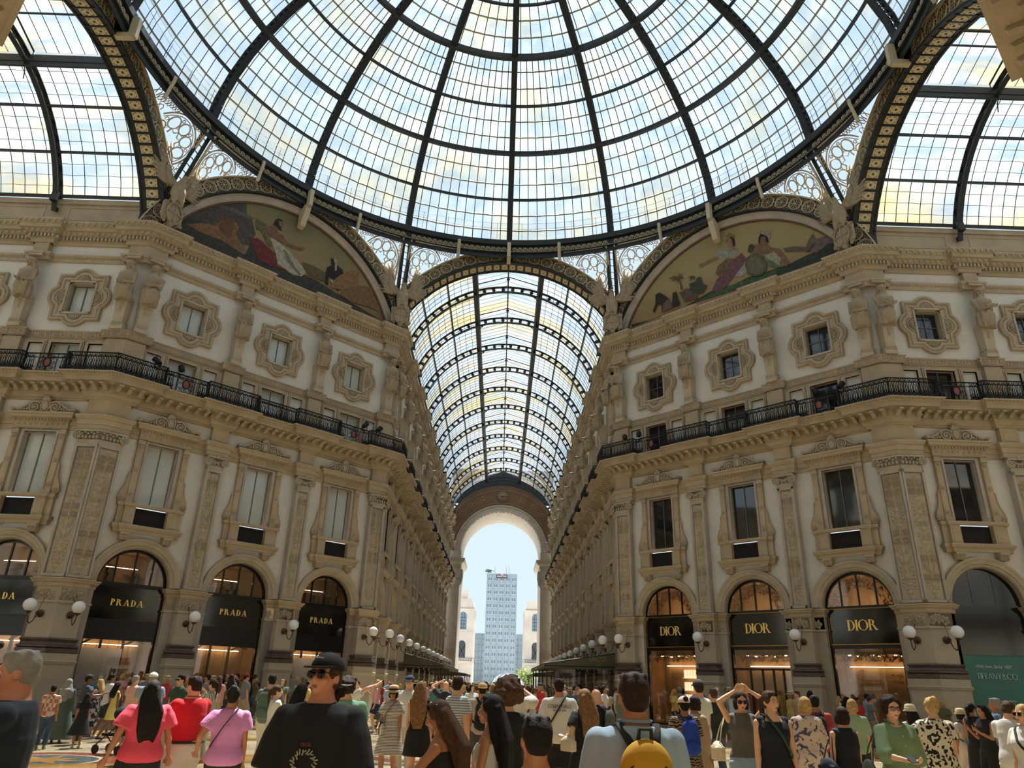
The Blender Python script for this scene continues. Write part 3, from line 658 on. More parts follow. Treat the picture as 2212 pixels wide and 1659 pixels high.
def shopfront(kind, sign=None, variant=0):
    """black-framed shopfront filling one arch: fanlight, sign band, display window; a lit room behind"""
    root = thing('shopfront', 'x', 'shopfront'); y = .32
    fr = MB()
    pth = arch_poly(1.555); fr.sweep(pth, [(0, y + .05), (0, y - .05), (.12, y - .05), (.12, y + .05)], plane='xz')
    xs = (-.78, 0, .78) if kind == 'b' else (-.8, 0, .8)
    for x in xs: z1 = ZC + sqrt(1.45 ** 2 - x * x); fr.box(x - .035, x + .035, y - .04, y + .04, ZC, z1)
    fr.box(-1.555, 1.555, y - .06, y + .06, ZC - .06, ZC + .06)
    for s in (-1, 1): fr.box(s * 1.5 - .055, s * 1.5 + .055, y - .06, y + .1, 0, ZC)
    fr.box(-1.5, 1.5, y - .07, y + .07, 0, .18)
    zs = 3.9
    if kind == 'p': fr.box(-1.5, 1.5, y - .08, y + .1, 3.15, 3.95); fr.box(-1.5, 1.5, y - .12, y - .05, 3.93, 4.0); fr.box(-1.5, 1.5, y - .04, y + .04, ZC - .12, ZC - .06)
    else: fr.box(-1.5, 1.5, y - .08, y + .06, 3.72, 3.9)
    fr.obj('shop_frame', BLACKP, root)
    mb = MB(); mb.box(-1.45, 1.45, y - .03, y, zs, ZC - .05); sg = mb.obj('sign_panel', DARKM, root)
    if kind == 'b':
        g = MB()
        for a, b, c, d in ((-1.5, 1.5, 3.88, 3.92), (-1.5, 1.5, ZC - .08, ZC - .05), (-1.5, -1.47, 3.88, ZC - .05), (1.47, 1.5, 3.88, ZC - .05)): g.box(a, b, y - .1, y - .05, c, d)
        g.obj('sign_border', BRASS, sg)
    if sign == 'PRADA': glyphs('PRADA', .27, GOLD, sg, (0, y - .04, 4.72), .2, .33)
    if sign == 'DIOR': glyphs('DIOR', .46, GOLD, sg, (0, y - .04, 4.72), .17, .07)
    N = 24; ap = arch_poly(1.44, N)
    gl = MB(); gl.add([(x, y, z) for x, z in ap], [tuple(range(N + 1))]); gl.obj('fanlight_glass', SHOPGL if kind != 'd' else DARKM, root)
    mb = MB(); mb.box(-1.45, 1.45, y + .02, y + .03, .18, 3.72 if kind != 'p' else 3.15); mb.obj('display_glass', SHOPGL, root)
    # lit room behind
    r = MB(); r.add([(a, b, c) for c in (0.02, 7.0) for b in (y + .15, 2.3) for a in (-1.85, 1.85)], [(0, 1, 3, 2), (4, 6, 7, 5), (2, 3, 7, 6), (0, 2, 6, 4), (1, 5, 7, 3)])
    r.obj('shop_room', WARMW, root)
    if kind != 'd':
        for x in (-1.0, 0, 1.0):
            for yy in (.9, 1.8): l = MB(); l.lathe([(.07, 0), (.07, .03)], 8, Matrix.Translation((x, yy, 3.45))); l.obj('ceiling_lamp', LAMPW, root)
        for bx in ([(-1.3, 1.3, 1.6, 1.68, 5.6, 5.64)] if kind == 'b' else [(-.9, .5, 1.3, 1.33, 6.3, 6.32), (-1.3, 1.3, .5, .54, 3.22, 3.26)]) + [(-1.5, 1.5, 2.1, 2.16, 3.0, 3.03)]: l = MB(); l.box(*bx); l.obj('glow_strip', LAMPW, root)  # front strip of the gold-sign shops added to brighten the white display panel
    f = MB(); f.box(-1.8, 1.8, y + .2, 2.28, 3.5, 3.6); f.obj('upper_floor', mat('shop ceiling', 'b08f66', .7), root)
    if kind == 'p':
        m = MB(); m.box(-1.42 if variant == 0 else -1.42, .45 if variant == 0 else 1.42, .95, 1.0, .1, 2.82); 
        if variant != 1: m.obj('display_panel', WHITEP, root)
        b = MB()
        for i in range(7): b.box(-1.4 + i * .45, -1.38 + i * .45, 1.4, 1.42, .1, 3.3)
        b.tube([(-1.35, .7, .9), (1.35, .7, .9)], .015, 5); b.tube([(-1.35, .7, 1.15), (1.35, .7, 1.15)], .015, 5)
        b.obj('brass_rail', BRASS, root)
        b = MB()
        for x in (-.45, .5): b.box(x - .05, x + .05, 1.1, 1.2, .1, 3.2); 
        b.tube([(-1.4, .95, 2.9), (-.9, .95, 3.2), (-.5, .95, 3.25)], .04, 5); b.tube([(.5, .95, 3.0), (.9, .95, 3.2), (1.35, .95, 3.1)], .04, 5)
        b.obj('inner_frame', BLACKP, root)
        b = MB(); rnd = random.Random(variant)
        for i in range(8): xx = rnd.uniform(-1.2, 1.2); b.box(xx, xx + .3, 1.9, 2.2, 5.2 + rnd.random(), 5.6 + rnd.random() * .9)
        b.obj('shelf_goods', mat('shelf goods', '5a4a3a', .6), root)
    elif kind == 'b':
        b = MB(); rnd = random.Random(40 + variant)
        for i in range(420):
            t = rnd.random(); ang = rnd.uniform(.1, pi - .1); rr = rnd.uniform(.9, 1.42); zone = rnd.random()
            if zone < .6: c = (rr * cos(ang), rnd.uniform(.5, .8), ZC + rr * sin(ang))
            else: c = (rnd.uniform(-1.35, 1.35), rnd.uniform(.5, .8), rnd.uniform(3.2, 3.65))
            a, e = rnd.uniform(0, 6.28), rnd.uniform(-1, 1); L_ = rnd.uniform(.06, .14); d = Vector((cos(a), e * .4, sin(a))) * L_; n_ = Vector((-sin(a), .2, cos(a))) * L_ * .22; c = Vector(c)
            b.add([c - d, c + n_, c + d, c - n_], [(0, 1, 2, 3)])
        b.obj('leaf_garland', LEAFY, root)['kind'] = 'stuff'
        if variant == 0:
            b = MB()
            for j in range(3):
                b.cbox((.35, 2.0, 1.15 + j * .62), (1.5, .3, .03))
                for i in range(9): b.lathe([(.07, 0), (.08, .05), (.08, .36), (.06, .4)], 10, Matrix.Translation((-.3 + i * .165, 1.98, 1.18 + j * .62)))
            b.obj('lit_display_shelf', mat('backlit shelf', (1, .78, .5), .5, emit=1.0), root)
        if variant == 1:
            b = MB()
            for x in (-.62, 0, .55, 1.05): b.box(x - .04, x + .04, y - .02, y + .08, .18, 2.85)
            b.box(-1.5, 1.5, y - .02, y + .08, 2.78, 2.88); b.obj('door_frame', BLACKP, root)
            b = MB(); b.cbox((.5, 1.7, 1.0), (1.6, .5, .06)); b.cbox((.5, 1.7, .5), (1.4, .4, 1.0)); b.obj('counter', BRASS, root)
        if variant == 2:
            b = MB()
            for i in range(16):
                x = rnd.uniform(-1.25, 1.25); yy = rnd.uniform(.6, 1.3); h = rnd.uniform(1.6, 2.9); b.tube([(x, yy, .1), (x + .02, yy, h)], .012, 5)
                for q in range(rnd.randint(2, 4)):
                    zz = h - q * .28; 
                    for k in range(7): a = rnd.uniform(0, 6.28); L_ = rnd.uniform(.12, .24); p = Vector((x, yy, zz)); d = Vector((cos(a), sin(a) * .5, rnd.uniform(-.7, .1))) * L_; n_ = Vector((0, 0, .018)); b.add([p, p + d * .5 + n_, p + d, p + d * .5 - n_], [(0, 1, 2, 3)])
            b.obj('bamboo_display', BAMB, root)['kind'] = 'stuff'
    return root
def hoarding():
    root = thing('shop_hoarding', 'dark arched hoarding with a teal poster panel beside the right corner pier', 'hoarding'); y = .25
    mb = MB(); N = 24; ap = arch_poly(1.555, N); mb.prism(ap, y, y + .05); mb.box(-1.555, 1.555, y, y + .05, 3.6, ZC); mb.box(-1.555, 1.555, y - .04, y, 3.5, 3.62); mb.box(-1.555, 1.555, y - .04, y, ZC - .05, ZC + .03)
    for x in (-.5, .5): mb.box(x - .01, x + .01, y - .015, y, ZC, ZC + 1.45)
    mb.obj('black_board', DARKM, root)
    mb = MB(); mb.box(-1.555, 1.555, y, y + .05, 0, 3.5); p = mb.obj('poster', TEAL, root)
    wt = mat('white print', 'c9dcd8', .5)
    text('With love, Since 1837', .17, wt, 'lettering', p, (-.2, y - .012, 3.05), .004)
    glyphs('TIFFANY&CO.', .23, wt, p, (-.12, y - .01, 2.68), .12, .12)
    text('Visit our new Milan flagship', .1, wt, 'lettering', p, (-.1, y - .012, 1.75), .003); text('Via Monte Napoleone 2', .1, wt, 'lettering', p, (-.1, y - .012, 1.6), .003)
    return root
# ---------------------------------------------------------------- place everything on the walls
def place(proto, w, x, label=None, name=None, group=None, **k): return dup(proto, wfr(w) @ Matrix.Translation((x, 0, 0)), label, name, group, **k)
TW_L, TW_D = tall_window(BLIND), tall_window(DGLASS)
QW_L, QW_D = quatre_window(BLIND, 0), quatre_window(DGLASS, 1)
LW_L, LW_D = low_window(BLIND), low_window(DGLASS)
SH_P = [shopfront('p', 'PRADA', i) for i in range(3)]; SH_B = [shopfront('b', 'DIOR', i) for i in range(3)]; SH_D = shopfront('d')
HOARD = hoarding()
WN = [0]
def wname(): WN[0] += 1; return 'window_%d' % WN[0]
POSW = {   # words telling where along the facade a bay is
 'diag_front_left': ['on the left diagonal, beside its corner pier', 'in the middle of the left diagonal facade', 'on the left diagonal, beside the arcade'],
 'diag_front_right': ['on the right diagonal, beside the arcade', 'in the middle of the right diagonal facade', 'on the right diagonal, beside its corner pier'],
}
def where(w, i):
    n = len(WALLS[w][3]); d = WALLS[w][4]
    if w in POSW: return POSW[w][i]
    if w == 'side_arm_left': return 'of the left side arm, %s from the corner pier' % ORD[n - 1 - i]
    if w == 'side_arm_right': return 'of the right side arm, %s from the corner pier' % ORD[i]
    if w == 'far_arm_left': return 'on the left wall of the far arcade, %s from its mouth' % ORD[i]
    if w == 'far_arm_right': return 'on the right wall of the far arcade, %s from its mouth' % ORD[n - 1 - i]
    return 'on the %s, %s bay' % (d, ORD[i])
PILX = {}
for w in WALLS:
    L, cs, det = WALLS[w][2], WALLS[w][3], WALLS[w][5]
    if det < 0: continue
    left = w.endswith('left')
    for i, c in enumerate(cs):
        wh = where(w, i); lt = left and det == 2
        place(TW_L if lt else TW_D, w, c, ('tall window with white blind and scrolled pediment ' if lt else 'tall dark window with scrolled pediment ') + wh, wname(), 'tall first-floor windows')
        place(QW_L if lt else QW_D, w, c, ('white blind window in quatrefoil frame ' if lt else 'dark paned window in quatrefoil frame ') + wh, wname(), 'quatrefoil attic windows')
        place(LW_L if lt else LW_D, w, c, ('low white window behind the railing ' if lt else 'low dark window behind the railing ') + wh, wname(), 'low balcony windows')
        o = ARCHV.copy(); C.objects.link(o); o.name = 'trim_archivolt'; o.matrix_world = wfr(w) @ Matrix.Translation((c, 0, 0))
        if w == 'diag_front_left': place(SH_P[(0, 1, 2)[i]], w, c, 'black shopfront with gold sign and ' + ('mannequin window ' if i == 0 else 'brass doors ' if i == 1 else 'pale panel ') + wh, 'shopfront', 'black and gold shopfronts on the left')
        elif w == 'diag_front_right': place(SH_B[i], w, c, 'brass-edged black shopfront with ' + ('backlit shelves ' if i == 0 else 'glass doors ' if i == 1 else 'golden bamboo ') + wh, 'shopfront', 'leafy shopfronts on the right')
        elif w == 'side_arm_left' and i == len(cs) - 1: place(SH_P[1], w, c, 'half-hidden black shopfront with gold sign left of the left corner pier', 'shopfront')
        elif w == 'side_arm_right' and i == 0:
            HOARD.matrix_world = wfr(w) @ Matrix.Translation((c, 0, 0))
        else: place(SH_D, w, c, 'dark shopfront ' + wh, 'shopfront', 'dark shopfronts')
    px = pils(w)
    for i, c in enumerate(px):
        place(PIER_HI if det == 2 else PIER_LO, w, c, None, 'pilaster')
for w in ('diag_front_left', 'far_arm_left', 'diag_front_right', 'side_arm_right', 'near_diag_left', 'side_arm_left_near', 'near_arm_right', 'near_diag_right'): place(CORNER, w, 0, None, 'corner_pilaster')
def kill(o):
    for c in list(o.children): kill(c)
    bpy.data.objects.remove(o)
for o in (TW_L, TW_D, QW_L, QW_D, LW_L, LW_D, SH_D, CORNER, PIER_HI, PIER_LO, ARCHV, *SH_P, *SH_B): kill(o)
# ---------------------------------------------------------------- floors
def quadz(mb, x0, x1, y0, y1, z=0): mb.add([(x0, y0, z), (x1, y0, z), (x1, y1, z), (x0, y1, z)], [(0, 1, 2, 3)])
FLOORM = mat('cream marble floor', 'a89878', .2, var=.2, vscale=1.4)
mb = MB(); quadz(mb, -45, 45, -45, 87, .10); fo = mb.obj('floor', FLOORM); fo['kind'] = 'structure'
# ---------------------------------------------------------------- glass
VGLASS = glassmat('vault glass', (.84, .90, .95), 1, (.10, .60), .9, ('b89c58', .3, (1.0, .86, .58)), gloss=.03)
VGLASS.node_tree.nodes['Mapping'].inputs['Scale'].default_value = (.35, 1.6, .35)
DGL = glassmat('dome glass', (.88, .94, .99), 1, (.06, .42), .7, ('b0a070', .3, (1.0, .95, .85)), gloss=.03)
VG2 = VGLASS.copy(); VG2.name = 'side vault glass'; VG2.node_tree.nodes['Mapping'].inputs['Scale'].default_value = (1.6, .35, .35)
LAP = mat('overlapped glass edge', 'a9a288', .6)
TILE = mat('ornament tile', 'd8c79c', .6)
CV, RV = 22.0, 7.2         # vault circle
def arcp(r, a): return (r * cos(a), CV + r * sin(a))
A0, A1 = RD(21.0), RD(71.5)
def vault(name, k, L, label, glass, hi=True):
    Rm = Matrix.Rotation(k * pi / 2, 4, 'Z') @ Matrix.Translation((0, A, 0))
    root = thing(name, label, 'glass roof', Rm, kind='structure')
    RG = RV + .55; y0 = .9; ribs = [5.26 + 5.002 * i for i in range(int((L - 4) // 5 + 1)) if 5.26 + 5.002 * i < L - .5] + ([L - .4] if L > 50 else [])
    g = MB(); n = 14
    zl = arcp(RG, A1)[1]; xl = RG * cos(A1)
    for s in (-1, 1):
        p = [(s * arcp(RG, A0 + (A1 - A0) * i / n)[0], arcp(RG, A0 + (A1 - A0) * i / n)[1]) for i in range(n + 1)]
        for (xa, za), (xb, zb) in zip(p, p[1:]): g.add([(xa, y0, za), (xb, y0, zb), (xb, L, zb), (xa, L, za)], [(0, 1, 2, 3)], None, True)
        g.add([(s * xl, y0, zl + .45), (0, y0, zl + 1.25), (0, L, zl + 1.25), (s * xl, L, zl + .45)], [(0, 1, 2, 3)])
        g.add([(s * xl, y0, zl), (s * xl, y0, zl + .45), (s * xl, L, zl + .45), (s * xl, L, zl)], [(0, 1, 2, 3)])
    g.obj('glass_skin', glass, root)
    b = MB(); sp = .625; nb = int((L - y0) / sp)
    for i in range(nb + 1):
        yy = y0 + i * sp
        for s in (-1, 1):
            pts = [(s * arcp(RG - .03, A0 + (A1 - A0) * t / 8)[0], yy, arcp(RG - .03, A0 + (A1 - A0) * t / 8)[1]) for t in range(9)]
            b.tube(pts, .022, 4, smooth=False); b.tube([(s * xl, yy, zl + .42), (0, yy, zl + 1.2)], .02, 4, smooth=False)
    b.obj('glazing_bar', IRON, root)['kind'] = 'stuff'
    lp = MB()
    for s in (-1, 1):
        for a in np.linspace(A0, A1, 13)[1:-1]:
            x, z = arcp(RG - .04, a); lp.tube([(s * x, y0 + j * sp, z + (.03 if j % 2 else 0)) for j in range(nb + 1)], .018, 4, smooth=False)
    lp.obj('glass_overlap', LAP, root)['kind'] = 'stuff'
    # ribs
    proto = None
    for q in ribs:
        if proto is None:
            r = MB(); r0 = RV
            for rr, t in ((r0, .05), (r0 + .42, .05)):
                m = 26
                for i in range(m):
                    a, c = A0 - .12 + (pi - 2 * A0 + .24) * i / m, A0 - .12 + (pi - 2 * A0 + .24) * (i + 1) / m
                    P = [(rr * cos(a), CV + rr * sin(a)), (rr * cos(c), CV + rr * sin(c)), ((rr + t) * cos(c), CV + (rr + t) * sin(c)), ((rr + t) * cos(a), CV + (rr + t) * sin(a))]
                    r.prism(P, -.13, .13)
            m = 27
            for i in range(m + 1):
                a = A0 - .1 + (pi - 2 * A0 + .2) * i / m; w = .075; rr = r0 + .02
                P = [((r0 + z) * cos(a + d / r0), CV + (r0 + z) * sin(a + d / r0)) for d, z in ((-.2, .03), (.2, .03), (.09, .12), (.14, .23), (.09, .33), (.2, .43), (-.2, .43), (-.09, .33), (-.14, .23), (-.09, .12))]
                r.prism(P, -.02, .02)
            for s in (-1, 1):     # lantern rafters and brackets
                r.tube([(s * xl, 0, zl + .45), (0, 0, zl + 1.22)], .05, 4); r.tube([(s * xl, 0, CV + r0 * sin(A1)), (s * xl, 0, zl + .5)], .06, 4)
                br = [(s * (xl - .06), 0, CV + r0 * sin(A1) - .9 + .1), (s * (xl - .15), 0, CV + r0 * sin(A1) - .35), (s * (xl - .55), 0, CV + r0 * sin(A1) + .1), (s * (xl - 1.2), 0, CV + r0 - .02)]
                r.tube(br, .03, 4); r.tube(xz(spiral(s * (xl - .35), CV + r0 * sin(A1) - .1 + .12, .16, .03, 0, 1.5, 12, s)), .02, 4)
            r.tube([(0, 0, CV + r0 + .4), (0, 0, zl + 1.25)], .06, 5); r.ball((0, 0, zl + 1.0), .14, 6, 4)
            for s in (-1, 1): r.prism([(s * 6.62, 24.2), (s * 6.85, 24.2), (s * 6.85, 24.75), (s * 6.7, 24.75)], -.16, .16)
            proto = r.mesh('rib'); proto.materials.append(IRON)
        link('rib', proto, root, Matrix.Translation((0, q, 0)))
    u = MB()
    for s in (-1, 1):
        for a, t in ((A0, .07), (RD(38), .055), (RD(55), .055), (A1, .2)):
            x, z = arcp(RV + .38, a); u.box(s * x - t, s * x + t, .5, L, z - t, z + t)
        x, z = arcp(RV, A1); u.box(s * x - .05, s * x + .05, .5, L, z - .1, z + .5)
    u.box(-.05, .05, .5, L, zl + 1.15, zl + 1.27); u.box(-.03, .03, .5, L, CV + RV + .35, CV + RV + .43)
    u.obj('purlin', IRON, root)['kind'] = 'stuff'
    return root
vault('ceiling_far_arcade', 0, LF, 'long glazed barrel vault over the far arcade', VGLASS)
vault('ceiling_left_arm', 1, LA, 'glazed barrel vault over the left side arm', VG2)
vault('ceiling_right_arm', 3, LA, 'glazed barrel vault over the right side arm', VG2)
vault('ceiling_near_arm', 2, LN, 'glazed barrel vault overhead', VGLASS)
# ---------------------------------------------------------------- iron arches with rosettes (eight)
CA, RI, RO = 20.27, 8.13, 9.08
ros = MB()
ros.tube([(.36 * cos(t * pi / 10), 0, .36 * sin(t * pi / 10)) for t in range(20)], .032, 4, closed=True)
ros.tube([(.3 * cos(t * pi / 8), 0, .3 * sin(t * pi / 8)) for t in range(16)], .014, 3, closed=True)
for k_ in range(8):
    a_ = k_ * pi / 4; ros.tube([(.06 * cos(a_), 0, .06 * sin(a_)), (.28 * cos(a_), 0, .28 * sin(a_))], .016, 3)
    c_ = (.2 * cos(a_ + pi / 8), .2 * sin(a_ + pi / 8)); ros.tube([(c_[0] + .065 * cos(t * pi / 3), 0, c_[1] + .065 * sin(t * pi / 3)) for t in range(6)], .012, 3, closed=True)
ros.tube([(0, -.02, 0), (0, .02, 0)], .07, 8)
def iron_arch(M, name, label, soffit, half):
    root = thing(name, label, 'arch', M, kind='structure'); a0 = math.asin((22.87 - CA) / RO) ; n = 44
    b = MB(); yf = -.3
    def ring(mb, r0, r1, y0_, y1_, a0=a0):
        for i in range(n):
            a, c = a0 + (pi - 2 * a0) * i / n, a0 + (pi - 2 * a0) * (i + 1) / n
            mb.prism([(r0 * cos(a), CA + r0 * sin(a)), (r0 * cos(c), CA + r0 * sin(c)), (r1 * cos(c), CA + r1 * sin(c)), (r1 * cos(a), CA + r1 * sin(a))], y0_, y1_)
    ring(b, RI + .02, RO - .02, yf + .1, yf + .14); ring(b, RI, RI + .07, yf - .03, yf + .45)
    b.obj('web_plate', IRON, root)
    b = MB(); ring(b, RO - .07, RO, yf - .06, yf + .3); b.obj('cream_rim', CREAM, root)
    r = MB(); rm = (RI + RO) / 2; m = 25; span = pi - 2 * a0
    for i in range(m):
        a = a0 + span * (i + .5) / m
        if i == m // 2: continue
        stamp(r, ros, Matrix.Translation((rm * cos(a), yf + .05, CA + rm * sin(a))) @ Matrix.Rotation(pi / 2 - a, 4, 'Y'))
    for i in range(m + 1):
        a = a0 + span * i / m; 
        def pp(d, z): return ((rm + z) * cos(a + d / rm), yf + .05, CA + (rm + z) * sin(a + d / rm))
        r.tube([pp(-.16, -.38), pp(-.04, 0), pp(-.16, .38)], .02, 4); r.tube([pp(.16, -.38), pp(.04, 0), pp(.16, .38)], .02, 4); r.tube([pp(-.12, 0), pp(.12, 0)], .02, 4)
        for z in (-.22, .22): r.tube([pp(.07 * cos(t * pi / 3), z + .07 * sin(t * pi / 3)) for t in range(6)], .014, 3, closed=True)
        r.tube([pp(-.08, .38), pp(0, .26), pp(.08, .38)], .016, 4); r.tube([pp(-.08, -.38), pp(0, -.26), pp(.08, -.38)], .016, 4)
    r.obj('rosette_tracery', CREAM, root)['kind'] = 'stuff'
    if soffit:
        b = MB(); ring(b, RI - .02, RI + .03, yf, .95); ring(b, RI - .06, RI - .0, yf - .02, yf + .06); ring(b, RI - .06, RI, .85, .95)
        t = MB(); m = 38
        for i in range(m):
            a = a0 + span * (i + .5) / m; Mx = Matrix.Translation((0, .28, CA)) @ Matrix.Rotation(pi / 2 - a, 4, 'Y') @ Matrix.Translation((0, 0, RI - .05))
            w = .2
            t.box(-w, w, -.3, .3, -.02, .02, Mx)
            b.box(-.02, .02, -.5, .55, -.03, .03, Matrix.Translation((0, .28, CA)) @ Matrix.Rotation(pi / 2 - a - span / m / 2, 4, 'Y') @ Matrix.Translation((0, 0, RI - .04)))
            for q in range(4):
                sx, sy = ((-1, -1), (1, -1), (1, 1), (-1, 1))[q]; b.box(sx * .1 - .045, sx * .1 + .045, sy * .22 - .012, sy * .22 + .012, -.03, -.018, Mx); b.box(sx * .16 - .012, sx * .16 + .012, sy * .13 - .05, sy * .13 + .05, -.03, -.018, Mx)
            b.box(-.05, .05, -.05, .05, -.03, -.018, Mx)
        b.obj('soffit_box', IRON, root); t.obj('ornament_tiles', TILE, root)['kind'] = 'stuff'
        for s in (-1, 1):
            q = MB(); q.box(s * 7.5 - .32, s * 7.5 + .38, -.3, .95, 22.87, 25.0); 
            q.obj('springer_block', IRON, root)
            q = MB()
            for j in range(3): q.box(s * 7.18 - .03, s * 7.18 + .03, -.02, .58, 23.15 + j * .62, 23.65 + j * .62); q.box(s * 7.5 - .2, s * 7.5 + .2, -.33, -.29, 23.15 + j * .62, 23.65 + j * .62)
            q.obj('springer_tiles', TILE, root)
    return root
names4 = ['far arcade', 'left side arm', 'near arm', 'right side arm']
for k in range(4): iron_arch(Matrix.Rotation(k * pi / 2, 4, 'Z') @ Matrix.Translation((0, A, 0)), 'trim_iron_arch', 'rosette iron arch over the mouth of the ' + names4[k], True, H)
AD = (A + H) / sqrt(2)
for k, t in enumerate(('left', 'near left', 'near right', 'right')): iron_arch(Matrix.Rotation(k * pi / 2 + pi / 4, 4, 'Z') @ Matrix.Translation((0, AD, 0)), 'trim_iron_arch', 'rosette iron arch over the %s mural' % t, False, DL / 2)
# ---------------------------------------------------------------- dome
PROF = [(17.6, 29.75), (17.25, 31.2), (16.65, 32.62), (15.86, 33.9), (14.9, 35.05), (13.85, 36.05), (12.65, 36.97), (11.35, 37.75), (9.95, 38.4), (8.5, 38.92), (7.0, 39.32), (5.5, 39.63), (4.0, 39.85), (2.0, 40.0)]
def nrm(i):
    a, b = PROF[max(0, i - 1)], PROF[min(len(PROF) - 1, i + 1)]; d = Vector((b[0] - a[0], b[1] - a[1])).normalized(); return Vector((-d.y, d.x)) * -1
PN = [nrm(i) for i in range(len(PROF))]
def po(i, o): return (PROF[i][0] + PN[i].x * o, PROF[i][1] + PN[i].y * o)
if PN[0].x < 0: PN = [-v for v in PN]
def cyl(r, az, z): return (r * cos(az), r * sin(az), z)
dome = thing('ceiling_dome', 'great glass and iron dome over the octagon', 'dome', kind='structure')
g = MB(); NS = 64
for i in range(len(PROF) - 1):
    for j in range(NS):
        a, b = 2 * pi * j / NS, 2 * pi * (j + 1) / NS; p, q = po(i, .55), po(i + 1, .55)
        g.add([cyl(p[0], a, p[1]), cyl(p[0], b, p[1]), cyl(q[0], b, q[1]), cyl(q[0], a, q[1])], [(0, 1, 2, 3)], None, True)
g.obj('glass_skin', DGL, dome)
bars = MB(); laps = MB()
for s in range(16):
    for j in range(1, 11):
        az = RD(22.5) * (s + j / 11); lim = len(PROF) if j % 2 == 0 else 9
        bars.tube([cyl(po(i, .5)[0], az, po(i, .5)[1]) for i in range(0, lim)], .026, 4, smooth=False)
    for i in range(len(PROF) - 2):
        for f in ((.333, .667) if i < 10 else (.5,)):
            if f > .5 and i % 2 == 1 and 0: continue
            p, q = po(i, .51), po(i + 1, .51); r = p[0] + (q[0] - p[0]) * f; z = p[1] + (q[1] - p[1]) * f; 
            if (i * 3 + (1 if f < .5 else 2)) % 3 == 0: continue
            if i % 2 == 0 and f > .5 or i % 2 == 1 and f < .5:
                P = [cyl(r, RD(22.5) * (s + j / 11), z + (.03 if j % 2 else 0)) for j in range(12)]
                laps.tube(P, .06, 4, smooth=False)
bars.obj('glazing_bar', IRON, dome)['kind'] = 'stuff'; laps.obj('glass_overlap', LAP, dome)['kind'] = 'stuff'
def ribmesh():
    m = MB(); n = len(PROF)
    for o, t, w in ((0, .05, .17), (.5, .05, .14)):
        for i in range(n - 1):
            p, q, p2, q2 = po(i, o), po(i + 1, o), po(i, o + t), po(i + 1, o + t)
            m.add([(p[0], -w, p[1]), (p[0], w, p[1]), (q[0], w, q[1]), (q[0], -w, q[1]), (p2[0], -w, p2[1]), (p2[0], w, p2[1]), (q2[0], w, q2[1]), (q2[0], -w, q2[1])], [(0, 1, 2, 3), (7, 6, 5, 4), (0, 4, 5, 1), (1, 5, 6, 2), (2, 6, 7, 3), (3, 7, 4, 0)])
    L = 0
    for i in range(n - 1):
        a = Vector(po(i, .27)); b = Vector(po(i + 1, .27)); m_ = 4
        for s in (-1, 1):
            for t_, o2 in ((0.02, .07), (.4, .47)):
                pa, pb = po(i, t_), po(i + 1, t_)
                m.tube([(pa[0], s * .15, pa[1]), (pb[0], s * .15, pb[1])], .04, 4, smooth=False)
            for k in range(m_):
                c = a + (b - a) * ((k + .5) / m_); e = (b - a).normalized(); f = Vector((-e.y, e.x)); r = .15
                m.tube([(c.x + e.x * r * cos(t) + f.x * r * sin(t), s * .15, c.y + e.y * r * cos(t) + f.y * r * sin(t)) for t in np.linspace(0, 2 * pi, 9)[:-1]], .028, 4, closed=True)
                c2 = a + (b - a) * ((k) / m_); m.tube([(c2.x - f.x * .24, s * .15, c2.y - f.y * .24), (c2.x + f.x * .24, s * .15, c2.y + f.y * .24)], .03, 4, smooth=False)
                if k % 2: m.tube([(c2.x + e.x * .1 - f.x * .1, s * .15, c2.y + e.y * .1 - f.y * .1), (c2.x - e.x * .1 + f.x * .1, s * .15, c2.y - e.y * .1 + f.y * .1)], .02, 4)
    me = m.mesh('rib'); me.materials.append(IRON); return me
RB = ribmesh()
for s in range(16): link('rib', RB, dome, Matrix.Rotation(RD(22.5) * s, 4, 'Z'))
for i in (2, 4, 6, 8, 10, 12):
    m = MB(); heavy = i % 4 == 0; w = .12 if heavy else .07
    for o in ((.0, .34) if heavy else (.3,)):
        p = po(i, o); prof = [(p[0] - w, p[1] - w), (p[0] + w, p[1] - w), (p[0] + w, p[1] + w), (p[0] - w, p[1] + w)]
        m.lathe([], 3) if 0 else None
        vs = [cyl(r, 2 * pi * j / 96, z) for j in range(96) for r, z in prof]
        m.add(vs, [(j * 4 + k, j * 4 + (k + 1) % 4, ((j + 1) % 96) * 4 + (k + 1) % 4, ((j + 1) % 96) * 4 + k) for j in range(96) for k in range(4)])
    m.obj('ring_purlin', IRON, dome)
def ringsolid(m, prof, n=128):
    k = len(prof); vs = [cyl(r, 2 * pi * j / n, z) for j in range(n) for r, z in prof]
    m.add(vs, [(j * k + t, j * k + (t + 1) % k, ((j + 1) % n) * k + (t + 1) % k, ((j + 1) % n) * k + t) for j in range(n) for t in range(k)])
m = MB(); ringsolid(m, [(17.35, 29.42), (18.3, 29.42), (18.3, 29.8), (17.35, 29.8)]); ringsolid(m, [(17.55, 28.5), (17.62, 28.5), (17.62, 29.42), (17.55, 29.42)]); ringsolid(m, [(17.4, 28.84), (17.56, 28.84), (17.56, 28.9), (17.4, 28.9)])
m.obj('ring_girder', IRON, dome)
m = MB(); n = 304
for j in range(n):
    az = 2 * pi * j / n
    if abs(((degrees(az) + 11.25) % 22.5) - 11.25) < .7: continue
    sc = spiral(0, .24, .17, .03, -pi * .9, -1.6, 11)
    m.tube([cyl(17.5, az + x / 17.5, 28.9 + z) for x, z in [(-.3, .03)] + sc], .028, 4)
ringsolid(m, [(17.45, 28.88), (17.5, 28.88), (17.5, 28.96), (17.45, 28.96)])
m.obj('running_scroll', CREAM, dome)['kind'] = 'stuff'
m = MB()       # safety line above the ring
